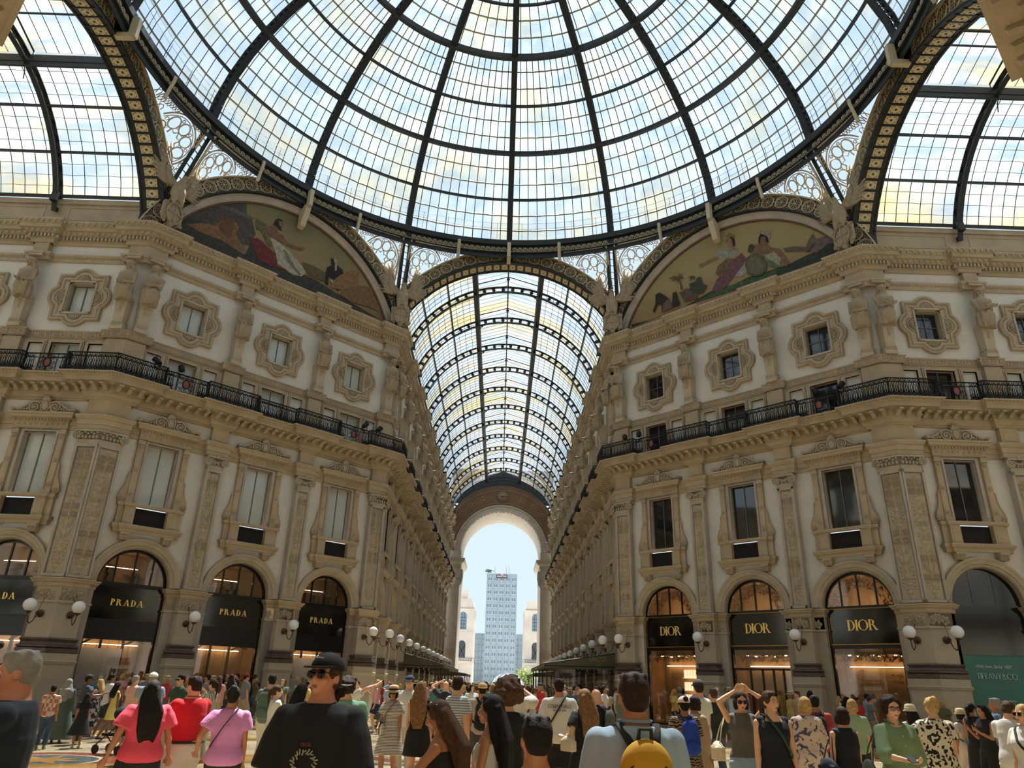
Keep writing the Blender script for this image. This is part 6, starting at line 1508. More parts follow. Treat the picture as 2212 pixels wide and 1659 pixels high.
def person(spec, px, py, d, face, label, hi=True, group=None, hat=0, vox=None):
    """spec: figure params + clothing; face: 0 = back to the camera, 180 = facing it, 90 = facing left"""
    f = Fig(**spec.get('pose', {})); f.hatted = hat > 0; P = at_px(px, py, d); hgt = P.z - FZ; s = hgt / (1.757 + hat)
    root = thing('person', label, 'person', None, group)
    v = vox or (.009 if d < 7 else .012 if d < 12 else .018); v2 = v * 1.3
    b = MB(); f.body(b, d < 14); bo = grow(b, v, 2, 'body', skin(spec.get('skin', 'b')), root)
    cl = {}
    for nm, (fn, m, kw) in spec.get('wear', {}).items():
        q = MB(); 
        if fn == 'top': f.top(q, **kw)
        elif fn == 'dress':
            kk = dict(kw); sk = {a: kk.pop(a) for a in ('z', 'flare', 'wave') if a in kk}; f.top(q, hem=1.02, **kk); f.skirt(q, zt=1.1, **sk)
        elif fn == 'shorts': f.shorts(q, **kw)
        elif fn == 'skirt': f.skirt(q, **kw)
        elif fn == 'shoes': f.shoes(q, **kw)
        cl[nm] = grow(q, v2, 2, nm, m, root)
    hk = spec.get('hair')
    if hk:
        q = MB(); f.hair(q, hk[0], hk[2] if len(hk) > 2 else 1.3); grow(q, v2, 1, 'hair', hairm(hk[1]), root)
    if d < 14:
        e = MB(); 
        for x in (-1, 1): e.ball((x * .03, .083, 1.645), (.0135, .008, .0062), 8, 6, f.HM)
        e.obj('eyes', mat('eye white', 'c9c2b8', .3), root); e = MB()
        for x in (-1, 1): e.ball((x * .03, .0885, 1.645), (.0055, .004, .0056), 8, 6, f.HM)
        e.obj('irises', mat('iris', '23180f', .2), root); e = MB(); e.ball((0, .094, 1.5835), (.022, .006, .0045), 10, 6, f.HM); e.ball((0, .0925, 1.5745), (.018, .006, .0055), 10, 6, f.HM); e.obj('lips', mat('lips', 'a5674f', .5), root)
        e = MB()
        for x in (-1, 1): e.tube([f.HM @ V(x * .014, .095, 1.664), f.HM @ V(x * .03, .094, 1.670), f.HM @ V(x * .048, .082, 1.664)], .0028, 5)
        e.obj('eyebrows', hairm(hk[1] if hk and hk[1] != 'blond' else 'light'), root)
    for ex in spec.get('extra', ()): 
        ex(f, root)
    S = Matrix.Translation((P.x, P.y, FZ)) @ Matrix.Rotation(RD(face), 4, 'Z') @ Matrix.Diagonal((s, s, s, 1))
    root.matrix_world = S
    return root, f, S
# accessories (children of the person: worn; things carried are top-level)
def capx(col, back=False, brimcol=None):
    def fn(f, root):
        q = MB(); R_ = Matrix.Rotation(pi if back else 0, 4, 'Z'); q.ball((0, -.012, 1.69), (.094, .108, .088), 20, 12); q.v = [(x, y, max(z, 1.682)) for x, y, z in q.v]
        vs = []; n = 12
        for r_, z in ((.0, 0), (1, 0)): pass
        pts = [(.088 * cos(a), (.06 if not back else -.06) + (.115 if not back else -.115) * sin(a), 1.690 - .018 * sin(a)) for a in np.linspace(0, pi, n)]
        q.add([(x, y, z + dz) for dz in (.004, -.004) for x, y, z in pts], [tuple(range(n)), tuple(range(2 * n - 1, n - 1, -1))] + [(i, i + n, (i + 1) % n + n, (i + 1) % n) for i in range(n)])
        m = MB(); m.add(q.v, q.f, f.HM, True); m.ball(f.HM @ V(0, -.012, 1.778), .008, 6, 4); m.obj('cap', cloth(col), root)
    return fn
def sunhat(col, band, r=.17):
    def fn(f, root):
        m = MB(); m.lathe([(r, 1.665), (r + .004, 1.672), (.10, 1.70), (.098, 1.74), (.085, 1.785), (.04, 1.80), (.001, 1.80)], 26, f.HM @ Matrix.Translation((0, -.01, 0))); m.obj('hat', cloth(col), root)
        m = MB(); m.lathe([(.102, 1.702), (.102, 1.735), (.099, 1.735), (.099, 1.702)], 22, f.HM @ Matrix.Translation((0, -.01, 0))); m.obj('hat_band', cloth(band), root)
    return fn
def shades(f, root, col='0c0d10', clear=False, top=False):
    m = MB(); dz = .075 if top else 0; dy = -.035 if top else 0
    for x in (-1, 1):
        if clear: m.tube([f.HM @ V(x * .032 + .024 * cos(t * pi / 7), .100 + dy, 1.645 + dz + .02 * sin(t * pi / 7)) for t in range(14)], .0035, 5, closed=True)
        else: m.ball((x * .034, .096 + dy, 1.643 + dz), (.029, .008, .023), 14, 8, f.HM)
        m.tube([f.HM @ V(x * .058, .092 + dy, 1.655 + dz), f.HM @ V(x * .079, .06 + dy, 1.652 + dz), f.HM @ V(x * .08, -.02 + dy, 1.648 + dz)], .0035, 5)
    m.tube([f.HM @ V(-.058, .09 + dy, 1.66 + dz), f.HM @ V(0, .108 + dy, 1.66 + dz), f.HM @ V(.058, .09 + dy, 1.66 + dz)], .004, 5); m.obj('glasses', mat('glasses ' + col, col, .12), root)
def glasses(f, root): shades(f, root, '3a1a16', True)
def topshades(f, root): shades(f, root, top=True)
def strap(col, sg=1, w=.014):
    def fn(f, root):
        m = MB(); P_ = []
        for t in np.linspace(0, 1, 12): z = 1.49 - .42 * t; rx, ry, cy = ring(f.tb, z); x = sg * (.085 - .26 * t); P_.append((x, cy + (ry * (1 + (f.w - 1) * 1.3) + .04) * sqrt(max(.05, 1 - (x / (rx * f.w + .05)) ** 2)), z))
        Q_ = [(x, -y + .0, z) for x, y, z in P_]; m.tube([f.bend(V(*p)) for p in P_ + Q_[::-1]], w, 6, closed=True, flat=.35); m.obj('shoulder_strap', cloth(col), root)
    return fn
def belt(col):
    def fn(f, root):
        m = MB(); rx, ry, cy = ring(f.tb, 1.0); m.tube([(( rx * f.w + .03) * cos(a), cy + (ry * (1 + (f.w - 1) * 1.3) + .035) * sin(a), .995) for a in np.linspace(0, 2 * pi, 25)[:-1]], .018, 6, closed=True); m.obj('belt', cloth(col), root)
    return fn
def collar(col):
    def fn(f, root):
        m = MB(); q = [(.078 * cos(a), -.012 + .072 * sin(a), 1.508 - .045 * max(0, sin(a)) ** 2) for a in np.linspace(pi / 2 + .25, 2.5 * pi - .25, 22)]
        m.tube([f.bend(V(*p)) for p in q], .016, 6, flat=.6); m.obj('collar', cloth(col), root)
    return fn
def buttons(f, root):
    for z in (1.36, 1.27, 1.18, 1.09): rx, ry, cy = ring(f.tb, z); m = MB(); m.ball(f.bend(V(0, cy + (ry * (1 + (f.w - 1) * 1.72)) + .04, z)), .006, 8, 5); m.obj('button', mat('button', 'd8d2c0', .4), root)
def tline(words, col, z=1.34, sz=.05, back=True):
    def fn(f, root):
        for i, (w_, k) in enumerate(words):
            zz = z - i * .055; rx, ry, cy = ring(f.tb, zz); y = cy - ry - .045 if back else cy + ry + .05
            o = text(w_, sz * k, mat('print ' + col, col, .7), 'lettering', root, (0, y, zz), .002)
            if not back: o.matrix_local = Matrix.Translation((0, y, zz)) @ Matrix.Rotation(pi, 4, 'Z') @ Matrix.Rotation(pi / 2, 4, 'X')
    return fn
def carried(name, label, cat, M, build, group=None):
    r = thing(name, label, cat, M, group); build(r); return r
def backpack(M, f, col, label, col2='1a1a1c', tagtext=None, detail=True):
    r = thing('backpack', label, 'backpack', M); rx, ry, cy = ring(f.tb, 1.25); y0 = cy - ry * (1 + (f.w - 1) * 1.3) - .03
    b = MB(); b.ball((0, y0 - .075, 1.14), (.15, .085, .2), 18, 12); b.ball((0, y0 - .07, 1.30), (.135, .075, .14), 18, 12); b.ball((0, y0 - .075, 1.03), (.155, .09, .1), 16, 10); grow(b, .012, 3, 'main_bag', cloth(col), r)
    b = MB(); b.ball((0, y0 - .145, 1.06), (.125, .05, .11), 16, 10); grow(b, .01, 2, 'front_pocket', cloth(col), r)
    b = MB(); b.tube([(.115 * cos(a), y0 - .165 - .02 * sin(a), 1.09 + .06 * sin(a)) for a in np.linspace(0, pi, 12)], .005, 5); b.tube([(.13 * cos(a), y0 - .125, 1.24 + .1 * sin(a)) for a in np.linspace(0, pi, 12)], .005, 5); b.obj('zip', cloth(col2), r)
    for x in (-1, 1):
        b = MB(); b.tube([f.bend(V(x * .06, y0 - .03, 1.40)), f.bend(V(x * .095, -.06, 1.495)), f.bend(V(x * .11, .04, 1.475)), f.bend(V(x * .12, .135, 1.35)), f.bend(V(x * .15, .09, 1.15)), f.bend(V(x * .15, y0 + .02, 1.06))], .026, 8, flat=.35); b.obj('strap', cloth(col2), r)
    b = MB(); b.tube([(-.035, y0 - .05, 1.41), (-.03, y0 - .07, 1.48), (.03, y0 - .07, 1.48), (.035, y0 - .05, 1.41)], .011, 6); b.obj('handle', cloth(col2), r)
    if tagtext:
        b = MB(); b.box(-.055, .055, y0 - .205, y0 - .15, 1.125, 1.165); p = b.obj('brand_label', cloth('1c1614'), r); text(tagtext, .03, mat('print d9cfc4', 'd9cfc4', .7), 'lettering', p, (0, y0 - .207, 1.145), .001)
    return r
def shoulder_bag(M, x, z, col, label, w=.15, h=.1, y=0, top=1.45, name='handbag'):
    r = thing(name, label, 'bag', M); b = MB(); b.ball((x, y, z), (w * .4, w, h), 16, 10); b.box(x - w * .35, x + w * .35, y - w * .85, y + w * .85, z - h, z + h * .4); grow(b, .012, 3, 'bag_body', col, r)
    b = MB(); b.tube([(x, y - w * .6, z + h * .6), (x * .85, y - .05, (z + top) / 2 + .05), (x * .62, 0, top + .015), (x * .85, y + .06, (z + top) / 2 + .05), (x, y + w * .6, z + h * .6)], .008, 6); b.obj('handle', col, r); return r
def phone(M, p, label, rot=0): 
    r = thing('phone', label, 'phone', M @ Matrix.Translation(p) @ Matrix.Rotation(rot, 4, 'X')); b = MB(); b.box(-.037, .037, -.004, .004, -.075, .075); b.obj('case', PHONE, r); b = MB(); b.box(-.03, -.01, -.008, -.004, .045, .068); b.obj('camera_bump', BLACKL, r); return r
# ---------------------------------------------------------------- the people one can tell apart
TEE = lambda m, **k: ('top', m, dict(dict(hem=.86, sl=.6, sr=.082, er=.088, inf=.026), **k))
PNT = lambda m, **k: ('shorts', m, dict(dict(z=.1, r=.09, inf=.014, er=.075), **k))
SHO = lambda m, **k: ('shorts', m, dict(dict(z=.54, er=.125), **k))
SHZ = lambda c='d8d5cf', **k: ('shoes', cloth(c), k)
def W(**k): return k
# man in black cap and oversized black tee
_, f, S = person(dict(pose=dict(sex='m', hy=18, hp=6, w=1.04, la=(-.27, .10, .80), ra=(.27, .08, .80)), skin='f', hair=('short', 'brown'),
    wear=W(shirt=('top', cloth('101013'), dict(hem=.78, sl=.98, sr=.11, er=.115, inf=.05, flare=.05, neck=1.475)), trousers=PNT(cloth('1a1a20')), shoes=SHZ())
    , extra=(capx('0e0e11'), shades)), 708, 1402, 4.9, 176, 'man in black cap, sunglasses and oversized black t-shirt facing the camera', hat=.02)
q = MB(); rnd = random.Random(3)
for i in range(46):
    c = f.HM @ V(rnd.uniform(-.085, .07), -.055 - rnd.random() * .055, 1.63 - rnd.random() * .12); q.ball(c, .012 + rnd.random() * .008, 7, 5)
sc_ = MB(); sc_.tube([f.HM @ V(-.03 + .006 * i, .098 - abs(i - 5) * .0012, 1.728 + .007 * (i % 2) + .0006 * i) for i in range(11)], .0022, 4); sc_.obj('cap_script', cloth('c9c3b6'), _)
grow(q, .008, 1, 'curls', hairm('dark'), _)
e = MB(); RI_ = mat('pale ring print', 'a9a08f', .7)
for i in range(26):
    a = i * 2 * pi / 26; r0, r1 = .05 + .008 * sin(i * 2.3), .072 + .006 * cos(i * 1.7); e.tube([(r0 * cos(a), 0, r0 * sin(a)), ((r0 + r1) / 2 * cos(a + .18), 0, (r0 + r1) / 2 * sin(a + .18)), (r1 * cos(a + .2), 0, r1 * sin(a + .2))], .004, 4)
o = e.obj('ring_print', RI_, _); o.matrix_local = Matrix.Translation((-.0, .198, 1.195))
o = text('nos', .04, mat('print red', '7a2228', .7), 'lettering', _, (0, .2, 1.29), .002); o.matrix_local = Matrix.Translation((0, .198, 1.29)) @ Matrix.Rotation(pi, 4, 'Z') @ Matrix.Rotation(pi / 2, 4, 'X')
# man with yellow backpack
_, f, S = person(dict(pose=dict(sex='m', w=1.05, hy=0, la=(-.26, .1, .84), ra=(.26, .1, .84)), skin='c', hair=('short', 'dark'),
    wear=W(shirt=('top', cloth('8fa6bb'), dict(hem=.80, sl=.85, sr=.095, er=.085, inf=.035, flare=.05)), trousers=PNT(cloth('3b4353')), shoes=SHZ()), extra=(collar('7e95aa'),)), 1367, 1448, 4.4, 4, 'dark-haired man in light blue shirt seen from behind, wearing a mustard backpack')
backpack(S, f, 'b08418', 'mustard yellow backpack on the man in the light blue shirt', '201d1a', 'JANSPORT')
# child in red tee
person(dict(pose=dict(sex='m', w=.95, hy=-20, hp=-4), skin='c', hair=('short', 'black'), wear=W(shirt=TEE(cloth('b3161c'), inf=.03), trousers=PNT(cloth('22242c')))), 1160, 1540, 3.9, -8, 'dark-haired child in bright red t-shirt at the bottom edge')
# woman in black tank top with long brown hair, arms forward
_, f, S = person(dict(pose=dict(sex='f', w=1.02, lean=6, hp=-14, la=(-.02, .44, 1.10), ra=(.10, .30, 1.18), le=(-.4, -.2, -.9), re_=(.5, -.2, -.9)), skin='c', hair=('long', 'brown', 1.08),
    wear=W(tank_top=('top', cloth('141416'), dict(hem=.85, sl=0, inf=.012, neck=1.36, strap=True)), trousers=PNT(cloth('1b1b1f'))), extra=(topshades,)), 972, 1508, 6.0, 82, 'woman in black tank top with long brown hair looking down at her hands')
r = thing('plastic_bag', 'light blue plastic bag hanging from the hands of the woman in the black tank top', 'bag', S)
b = MB(); b.ball((.05, .38, .86), (.07, .08, .13), 14, 10); b.ball((.06, .37, .98), (.03, .035, .08), 10, 8); grow(b, .01, 1, 'bag_body', mat('blue plastic', '7fb0c0', .3, bump=.8, bscale=15), r); b = MB(); b.tube([(.06, .36, 1.0), (.08, .31, 1.14), (.10, .33, 1.17)], .01, 5); b.obj('handle', MATS['blue plastic'], r)
# girl in white tank
person(dict(pose=dict(sex='f', w=.92, la=(-.1, .25, 1.0)), skin='c', hair=('long', 'black', 1.0), wear=W(tank_top=('top', cloth('b9b6b2'), dict(hem=.85, sl=0, inf=.01, neck=1.37, strap=True)), trousers=PNT(cloth('26262b')))), 1062, 1497, 6.3, 78, 'young woman in grey-white tank top with long black hair, in profile')
# curly haired woman black sleeveless
person(dict(pose=dict(sex='f', w=1.0), skin='b', hair=('curly', 'brown', 1.25), wear=W(shirt=('top', cloth('141417'), dict(hem=.84, sl=0, inf=.02)), trousers=PNT(cloth('202024')))), 1098, 1470, 7.6, 10, 'woman with big curly brown hair and black sleeveless top from behind')
# man photographing in white tee
person(dict(pose=dict(sex='m', hp=8, la=(-.1, .38, 1.55), ra=(.12, .38, 1.55), le=(-1, 0, -.6), re_=(1, 0, -.6)), skin='f', hair=('short', 'black'), wear=W(shirt=TEE(cloth('cfc9c0'), inf=.035), trousers=PNT(cloth('2a2c33')))), 1108, 1454, 11, -6, 'tall man in white t-shirt lifting a camera with both hands')
# essentials
_, f, S = person(dict(pose=dict(sex='m', w=1.04, feet=((-.12, 0), (.12, .05))), skin='f', hair=('short', 'dark'), wear=W(shirt=TEE(cloth('d3cfc8'), inf=.04, sl=.8, er=.11), shorts=SHO(cloth('141518')), shoes=SHZ()), extra=(strap('131316', 1, .02), tline((('ESSENTIALS', 1.1), ('FEAR OF GOD', .5)), '23252a', 1.36, .062))), 1208, 1464, 12.6, -2, 'man in white printed t-shirt with a black strap across his back')
# girl with long fair hair, black outfit, white bag
_, f, S = person(dict(pose=dict(sex='f', la=(-.2, .2, 1.12)), skin='b', hair=('long', 'light', .96), wear=W(top=TEE(cloth('1a1b1f'), inf=.016), shorts=SHO(cloth('121315'), z=.62))), 1262, 1486, 11, 30, 'young woman with very long fair hair, black top and black shorts')
shoulder_bag(S, -.28, 1.05, cloth('c3b8a3'), 'cream shoulder bag beside the long-haired young woman in black')
_, f, S = person(dict(pose=dict(sex='m', hp=-20, hy=30, w=1.05), skin='b', hair=('bald', 'dark'), wear=W(shirt=TEE(cloth('18191c')), trousers=PNT(cloth('22242a'))), extra=(glasses,)), 1290, 1486, 13, 60, 'bald man in black t-shirt bowing his head')
backpack(S, f, '5b5d5c', 'small grey backpack on the bald man in black', '2a2b2c')
# straw hat striped dress
_, f, S = person(dict(pose=dict(sex='f', w=1.05, hp=-4, ra=(.16, .28, 1.02), feet=((-.1, -.1), (.1, .14))), skin='c', hair=('bob', 'black'), wear=W(dress=('dress', cloth('d5cfc0', 'hstripe', '35332f', 1.0), dict(sl=.62, sr=.08, er=.09, inf=.022, z=.52, flare=.10)), shoes=SHZ('8a6a50')), extra=(sunhat('c0a276', '1b1a19'), shades, strap('8d6d52', -1))), 852, 1480, 15, 168, 'woman in striped dress, straw hat and sunglasses with a cross-body bag', hat=.02)
shoulder_bag(S, .14, .98, cloth('d8d2c6', 'vstripe', '3a2f2a', .5), 'white and brown cross-body bag on the woman in the striped dress', .13, .1, .2, 1.3)
# phone man in navy suit, far left, and the dark curly head in front
_, f, S = person(dict(pose=dict(sex='m', w=1.15, hp=-4, la=(-.12, .24, 1.42), ra=(.10, .30, 1.40), le=(-.8, .2, -.8), re_=(.8, .2, -.8), curl=.9), skin='f', hair=('short', 'grey'), wear=W(jacket=('top', cloth('1c2534'), dict(hem=.78, sl=1.92, sr=.085, er=.06, inf=.035)), trousers=PNT(cloth('1a2130')))), 56, 1400, 4.7, 112, 'grey-haired man in navy suit speaking into his phone at the left edge')
phone(S, (-.02, .30, 1.50), 'black phone held up by the man in the navy suit', -.9)
person(dict(pose=dict(sex='m', w=1.0), skin='d', hair=('curly', 'dark', 1.1), wear=W(jacket=('top', cloth('18243c'), dict(hem=.8, sl=1.9, sr=.085, er=.06, inf=.03)), trousers=PNT(cloth('18243c')))), -38, 1376, 3.6, -40, 'person with dark curly hair and navy jacket cut off by the left edge')
# coral woman, red polo man, lilac woman
person(dict(pose=dict(sex='f', w=1.28, hy=20, la=(-.38, .0, .86), ra=(.36, .1, .88)), skin='c', hair=('long', 'black', 1.02), wear=W(shirt=TEE(cloth('d2455a'), sl=.7, inf=.03, er=.1), shorts=SHO(cloth('131315'), z=.62, er=.15))), 335, 1467, 9.2, 38, 'woman in coral t-shirt and black shorts with long dark hair')
person(dict(pose=dict(sex='m', w=1.22, hp=-6, la=(-.05, .34, 1.16), ra=(.06, .32, 1.12), le=(-.8, -.3, -.5), re_=(.8, -.3, -.5)), skin='b', hair=('short', 'dark'), wear=W(polo_shirt=TEE(cloth('c01824'), sl=.65, inf=.03, hem=.985, er=.1), shorts=SHO(cloth('c9c6ba'), z=.52, er=.14)), extra=(belt('2a1c18'), collar('a8141f'))), 425, 1459, 10, 62, 'man in red polo shirt and white shorts with hands together')
person(dict(pose=dict(sex='f', w=1.16, la=(-.34, .12, 1.0)), skin='c', hair=('bun', 'black'), wear=W(shirt=TEE(cloth('c47fb4'), sl=.6, inf=.028, er=.09, hem=.86), trousers=PNT(cloth('17181b'))), extra=(strap('1b1b25', 1),)), 508, 1480, 9.3, 12, 'woman in lilac t-shirt with dark hair tied up, back to the camera')
# blue backpack, zebra dress, pink cap
_, f, S = person(dict(pose=dict(sex='f', w=1.12), skin='c', hair=('bun', 'black'), wear=W(dress=('dress', cloth('9a8062', 'zebra', '1d1814', 1), dict(sl=.8, sr=.085, inf=.028, z=.5, flare=.08)), boots=('shoes', cloth('121214'), dict(boot=.55))), extra=(capx('d7b8ae'),)), 1476, 1501, 11.6, 6, 'woman in zebra-print dress and pale pink cap with a blue backpack', hat=.02)
backpack(S, f, '1c3f9a', 'bright blue backpack on the woman in the zebra-print dress', '182c66')
person(dict(pose=dict(sex='f', hp=-14, hy=-30, w=1.1), skin='c', hair=('bob', 'dark'), wear=W(trench_coat=('dress', cloth('a58b6d'), dict(sl=1.9, sr=.08, er=.06, inf=.05, z=.36, flare=.08)), trousers=PNT(cloth('2a2a2e'))), extra=(capx('1b2130'), shades)), 1499, 1500, 12.4, -60, 'person in beige trench coat and navy cap beside the blue backpack', hat=.02)
person(dict(pose=dict(sex='m', feet=((-.16, 0), (.16, .05)), w=1.05), skin='b', hair=('short', 'brown'), wear=W(jacket=('top', cloth('1d2420'), dict(hem=.84, sl=1.9, sr=.085, er=.06, inf=.04)), jeans=PNT(cloth('38485f')), shoes=SHZ())), 1539, 1485, 16, 10, 'man in dark jacket and blue jeans standing with legs apart')
person(dict(pose=dict(sex='m', hy=30), skin='b', hair=('short', 'dark'), wear=W(shirt=TEE(cloth('cfccc6')), trousers=PNT(cloth('30333a'))), extra=(capx('2c2c2c'),)), 1507, 1465, 13.9, 35, 'tall young man in white t-shirt and dark cap', hat=.02)
# woman hands to head
_, f, S = person(dict(pose=dict(sex='f', hp=-10, la=(-.10, .14, 1.74), ra=(.10, .14, 1.74), le=(-1, .4, .1), re_=(1, .4, .1), feet=((-.11, 0), (.12, .1)), curl=.9), skin='b', hair=('bob', 'dark'), wear=W(top=('top', cloth('5a5750'), dict(hem=.98, sl=0, inf=.02)), jeans=PNT(cloth('8fa3b3')), shoes=SHZ()), extra=(shades,)), 1597, 1490, 10.1, 178, 'woman in grey sleeveless top with both hands raised to her sunglasses')
shoulder_bag(S, .33, 1.05, cloth('cdc0a0'), 'cream handbag with chain strap beside the woman in the grey top', .17, .11, .0, 1.45)
# black dress woman
person(dict(pose=dict(sex='f', w=1.08, hy=-28, feet=((-.1, -.1), (.1, .15))), skin='b', hair=('pony', 'brown', 1.35), wear=W(dress=('dress', cloth('12161f'), dict(sl=0, inf=.018, z=.58, flare=.12, neck=1.41)), shoes=SHZ()), extra=(topshades, strap('2f4a3c', 1, .022))), 1661, 1490, 9.2, 176, 'woman in short black dress with green shoulder strap, walking forward')
# floral blouse
person(dict(pose=dict(sex='f', w=1.15, feet=((-.1, -.12), (.1, .12))), skin='b', hair=('bob', 'blond'), wear=W(blouse=('top', cloth('c9b4a4', 'floral', '4a4860', 1), dict(hem=.8, sl=1.3, sr=.1, er=.1, inf=.05, flare=.04)), trousers=PNT(cloth('c9b994')), shoes=SHZ())), 1735, 1503, 11.5, 8, 'woman with short blond hair, floral blouse and cream trousers')
_, f, S = person(dict(pose=dict(sex='m'), skin='c', hair=('short', 'black'), wear=W(shirt=TEE(cloth('a33a3a')), trousers=PNT(cloth('23262d')))), 1757, 1500, 13.2, -14, 'man in faded red shirt carrying a black backpack')
backpack(S, f, '1c1f20', 'black backpack on the man in the faded red shirt', '101112')
_, f, S = person(dict(pose=dict(sex='f', w=1.12, hy=20), skin='b', hair=('bob', 'dark'), wear=W(top=('top', cloth('15161c'), dict(hem=.82, sl=0, inf=.03)), jeans=PNT(cloth('3f5163')), shoes=SHZ())), 1815, 1524, 9.8, 16, 'short-haired woman in black sleeveless top and jeans from behind')
shoulder_bag(S, -.30, .98, cloth('141a2a'), 'dark blue shoulder bag hanging at the side of the woman in jeans', .18, .15, 0, 1.43)
person(dict(pose=dict(sex='f', w=1.05), skin='b', hair=('bob', 'blond'), wear=W(shirt=TEE(cloth('90a688'), sl=.9), trousers=PNT(cloth('1c1d20')), shoes=SHZ('2a2a2a'))), 1838, 1508, 13.5, -20, 'blond woman in pale green t-shirt and black trousers')
# green shirt with phone
_, f, S = person(dict(pose=dict(sex='f', w=1.02, hp=-4, ra=(.06, .34, 1.14), re_=(.7, -.4, -.8), curl=.8), skin='b', hair=('curly', 'dark', .92), wear=W(shirt=('top', cloth('6f8664'), dict(hem=.92, sl=1.25, sr=.085, er=.075, inf=.035, neck=1.43)), trousers=PNT(cloth('14151a'))), extra=(glasses, collar('64795a'), buttons)), 1921, 1502, 8.6, 178, 'woman in green shirt and round glasses looking up from her phone')
phone(S, (.06, .40, 1.16), 'black phone in the hand of the woman in the green shirt', 1.2)
shoulder_bag(S, .30, .92, cloth('3c423c'), 'grey-green tote bag on the shoulder of the woman in the green shirt', .16, .2, -.08, 1.45, 'tote_bag')
# leopard dress
person(dict(pose=dict(sex='f', w=1.1, la=(-.3, .18, 1.0), le=(-.9, -.4, 0)), skin='b', hair=('bun', 'blond'), wear=W(dress=('dress', cloth('cfc6b0', 'leopard', '1a1713', 2.0), dict(sl=.6, sr=.08, inf=.03, z=.35, flare=.06)))), 2008, 1504, 10.4, -6, 'woman in leopard-print dress with blond hair in a bun')
person(dict(pose=dict(sex='f'), skin='b', hair=('long', 'black', 1.2), wear=W(top=TEE(cloth('c9b6b0')), skirt=('skirt', cloth('b9b0a6'), dict(z=.3, flare=.1))), extra=(sunhat('cdbf9f', 'cdbf9f', .13),)), 1963, 1521, 14, 10, 'woman in pale pink top and cream bucket hat', hat=.02)
_, f, S = person(dict(pose=dict(sex='f'), skin='c', hair=('bob', 'dark'), wear=W(top=TEE(cloth('c7c3ba')), trousers=PNT(cloth('d2cfc8'), er=.1), shoes=SHZ()), extra=(sunhat('c4b48f', 'c4b48f', .13),)), 2071, 1530, 16.5, 14, 'woman in white trousers and straw bucket hat', hat=.02)
backpack(S, f, '3a2a22', 'brown leather backpack on the woman in the white trousers', '2a1c16')
person(dict(pose=dict(sex='f'), skin='c', hair=('pony', 'black'), wear=W(dress=('dress', cloth('17181c'), dict(sl=0, inf=.016, z=.3, flare=.06)))), 2094, 1516, 15.5, -60, 'woman in long black strappy dress with dark ponytail')
person(dict(pose=dict(sex='f', la=(-.1, .25, 1.25), ra=(.1, .25, 1.25)), skin='c', hair=('long', 'black', 1.2), wear=W(top=('top', cloth('15161a'), dict(hem=.9, sl=0, inf=.02)), trousers=PNT(cloth('131417'), er=.11))), 2118, 1520, 14.5, 100, 'woman in black top with long hair raising hands to her mouth')
person(dict(pose=dict(sex='m', ra=(.1, .28, 1.2)), skin='c', hair=('short', 'grey'), wear=W(shirt=TEE(cloth('5a7090', 'check', '8496ac', .5), sl=1.2), trousers=PNT(cloth('a9a8a2')), shoes=SHZ('2a2a2a'))), 2145, 1506, 15, 60, 'man in blue checked shirt and pale trousers on the right')
person(dict(pose=dict(sex='m', lean=10, hp=-18, la=(-.08, .33, 1.05), ra=(.1, .33, 1.05)), skin='b', hair=('short', 'brown'), wear=W(shirt=TEE(cloth('cfcac3'), inf=.03), shorts=SHO(cloth('cac4b6')), shoes=SHZ())), 2163, 1511, 11.5, -60, 'bearded man in white t-shirt and white shorts looking down')
person(dict(pose=dict(sex='f', w=1.1), skin='b', hair=('bob', 'blond'), wear=W(top=TEE(cloth('cfcbc3')), jeans=PNT(cloth('7b8ea3'))), extra=(shades, strap('1b1b1d', 1))), 2204, 1519, 9.6, 105, 'blond woman in white top and sunglasses at the right edge')
# left middle distance
person(dict(pose=dict(sex='m', la=(-.34, .05, 1.02), le=(-1, -.3, 0), feet=((-.13, 0), (.13, .06))), skin='b', hair=('short', 'black'), wear=W(polo_shirt=TEE(cloth('2c4a38'), hem=.93), trousers=PNT(cloth('b7ad94')), shoes=SHZ('20201f')), extra=(shades,)), 393, 1456, 18.2, 150, 'man in dark green polo shirt with hand on hip and sunglasses')
person(dict(pose=dict(sex='m'), skin='c', hair=('short', 'black'), wear=W(shirt=TEE(cloth('c9b9a8', 'check', 'b06a60', .4)), jeans=PNT(cloth('35455a')), shoes=SHZ('6e7f52'))), 119, 1479, 19.5, 12, 'child in patterned white t-shirt and jeans near the left pier', group=None)
person(dict(pose=dict(sex='f', w=1.1), skin='c', hair=('hijab', 'grey'), wear=W(dress=('dress', cloth('4c5a54'), dict(sl=1.9, sr=.08, er=.06, inf=.03, z=.1, flare=.12)))), 152, 1465, 21.2, 18, 'woman in pale headscarf and long grey-green dress')
TS_ = _
person(dict(pose=dict(sex='m', w=1.15, ra=(.2, .4, 1.25)), skin='d', hair=('short', 'black'), wear=W(shirt=TEE(cloth('39434f')), trousers=PNT(cloth('25272c')), shoes=SHZ()), extra=(capx('17181a'),)), 196, 1455, 21, -60, 'man in slate t-shirt and black cap reaching out an arm', hat=.02)
person(dict(pose=dict(sex='f', la=(-.2, .4, 1.3)), skin='b', hair=('long', 'blond', 1.3), wear=W(dress=('dress', cloth('2a2c30', 'floral', 'b0ada6', .5), dict(sl=0, z=.3, flare=.08))), extra=(shades,)), 219, 1466, 23.6, 90, 'blond woman in black and white dress with sunglasses')
person(dict(pose=dict(sex='f', w=.95, feet=((-.06, -.28, .05), (.08, .2))), skin='d', hair=('long', 'black', 1.25), wear=W(dress=('dress', cloth('cdbc6a'), dict(sl=0, inf=.014, z=.62, flare=.04)), shoes=SHZ('5a4636'))), 257, 1472, 22.2, -40, 'woman in short yellow dress striding right')
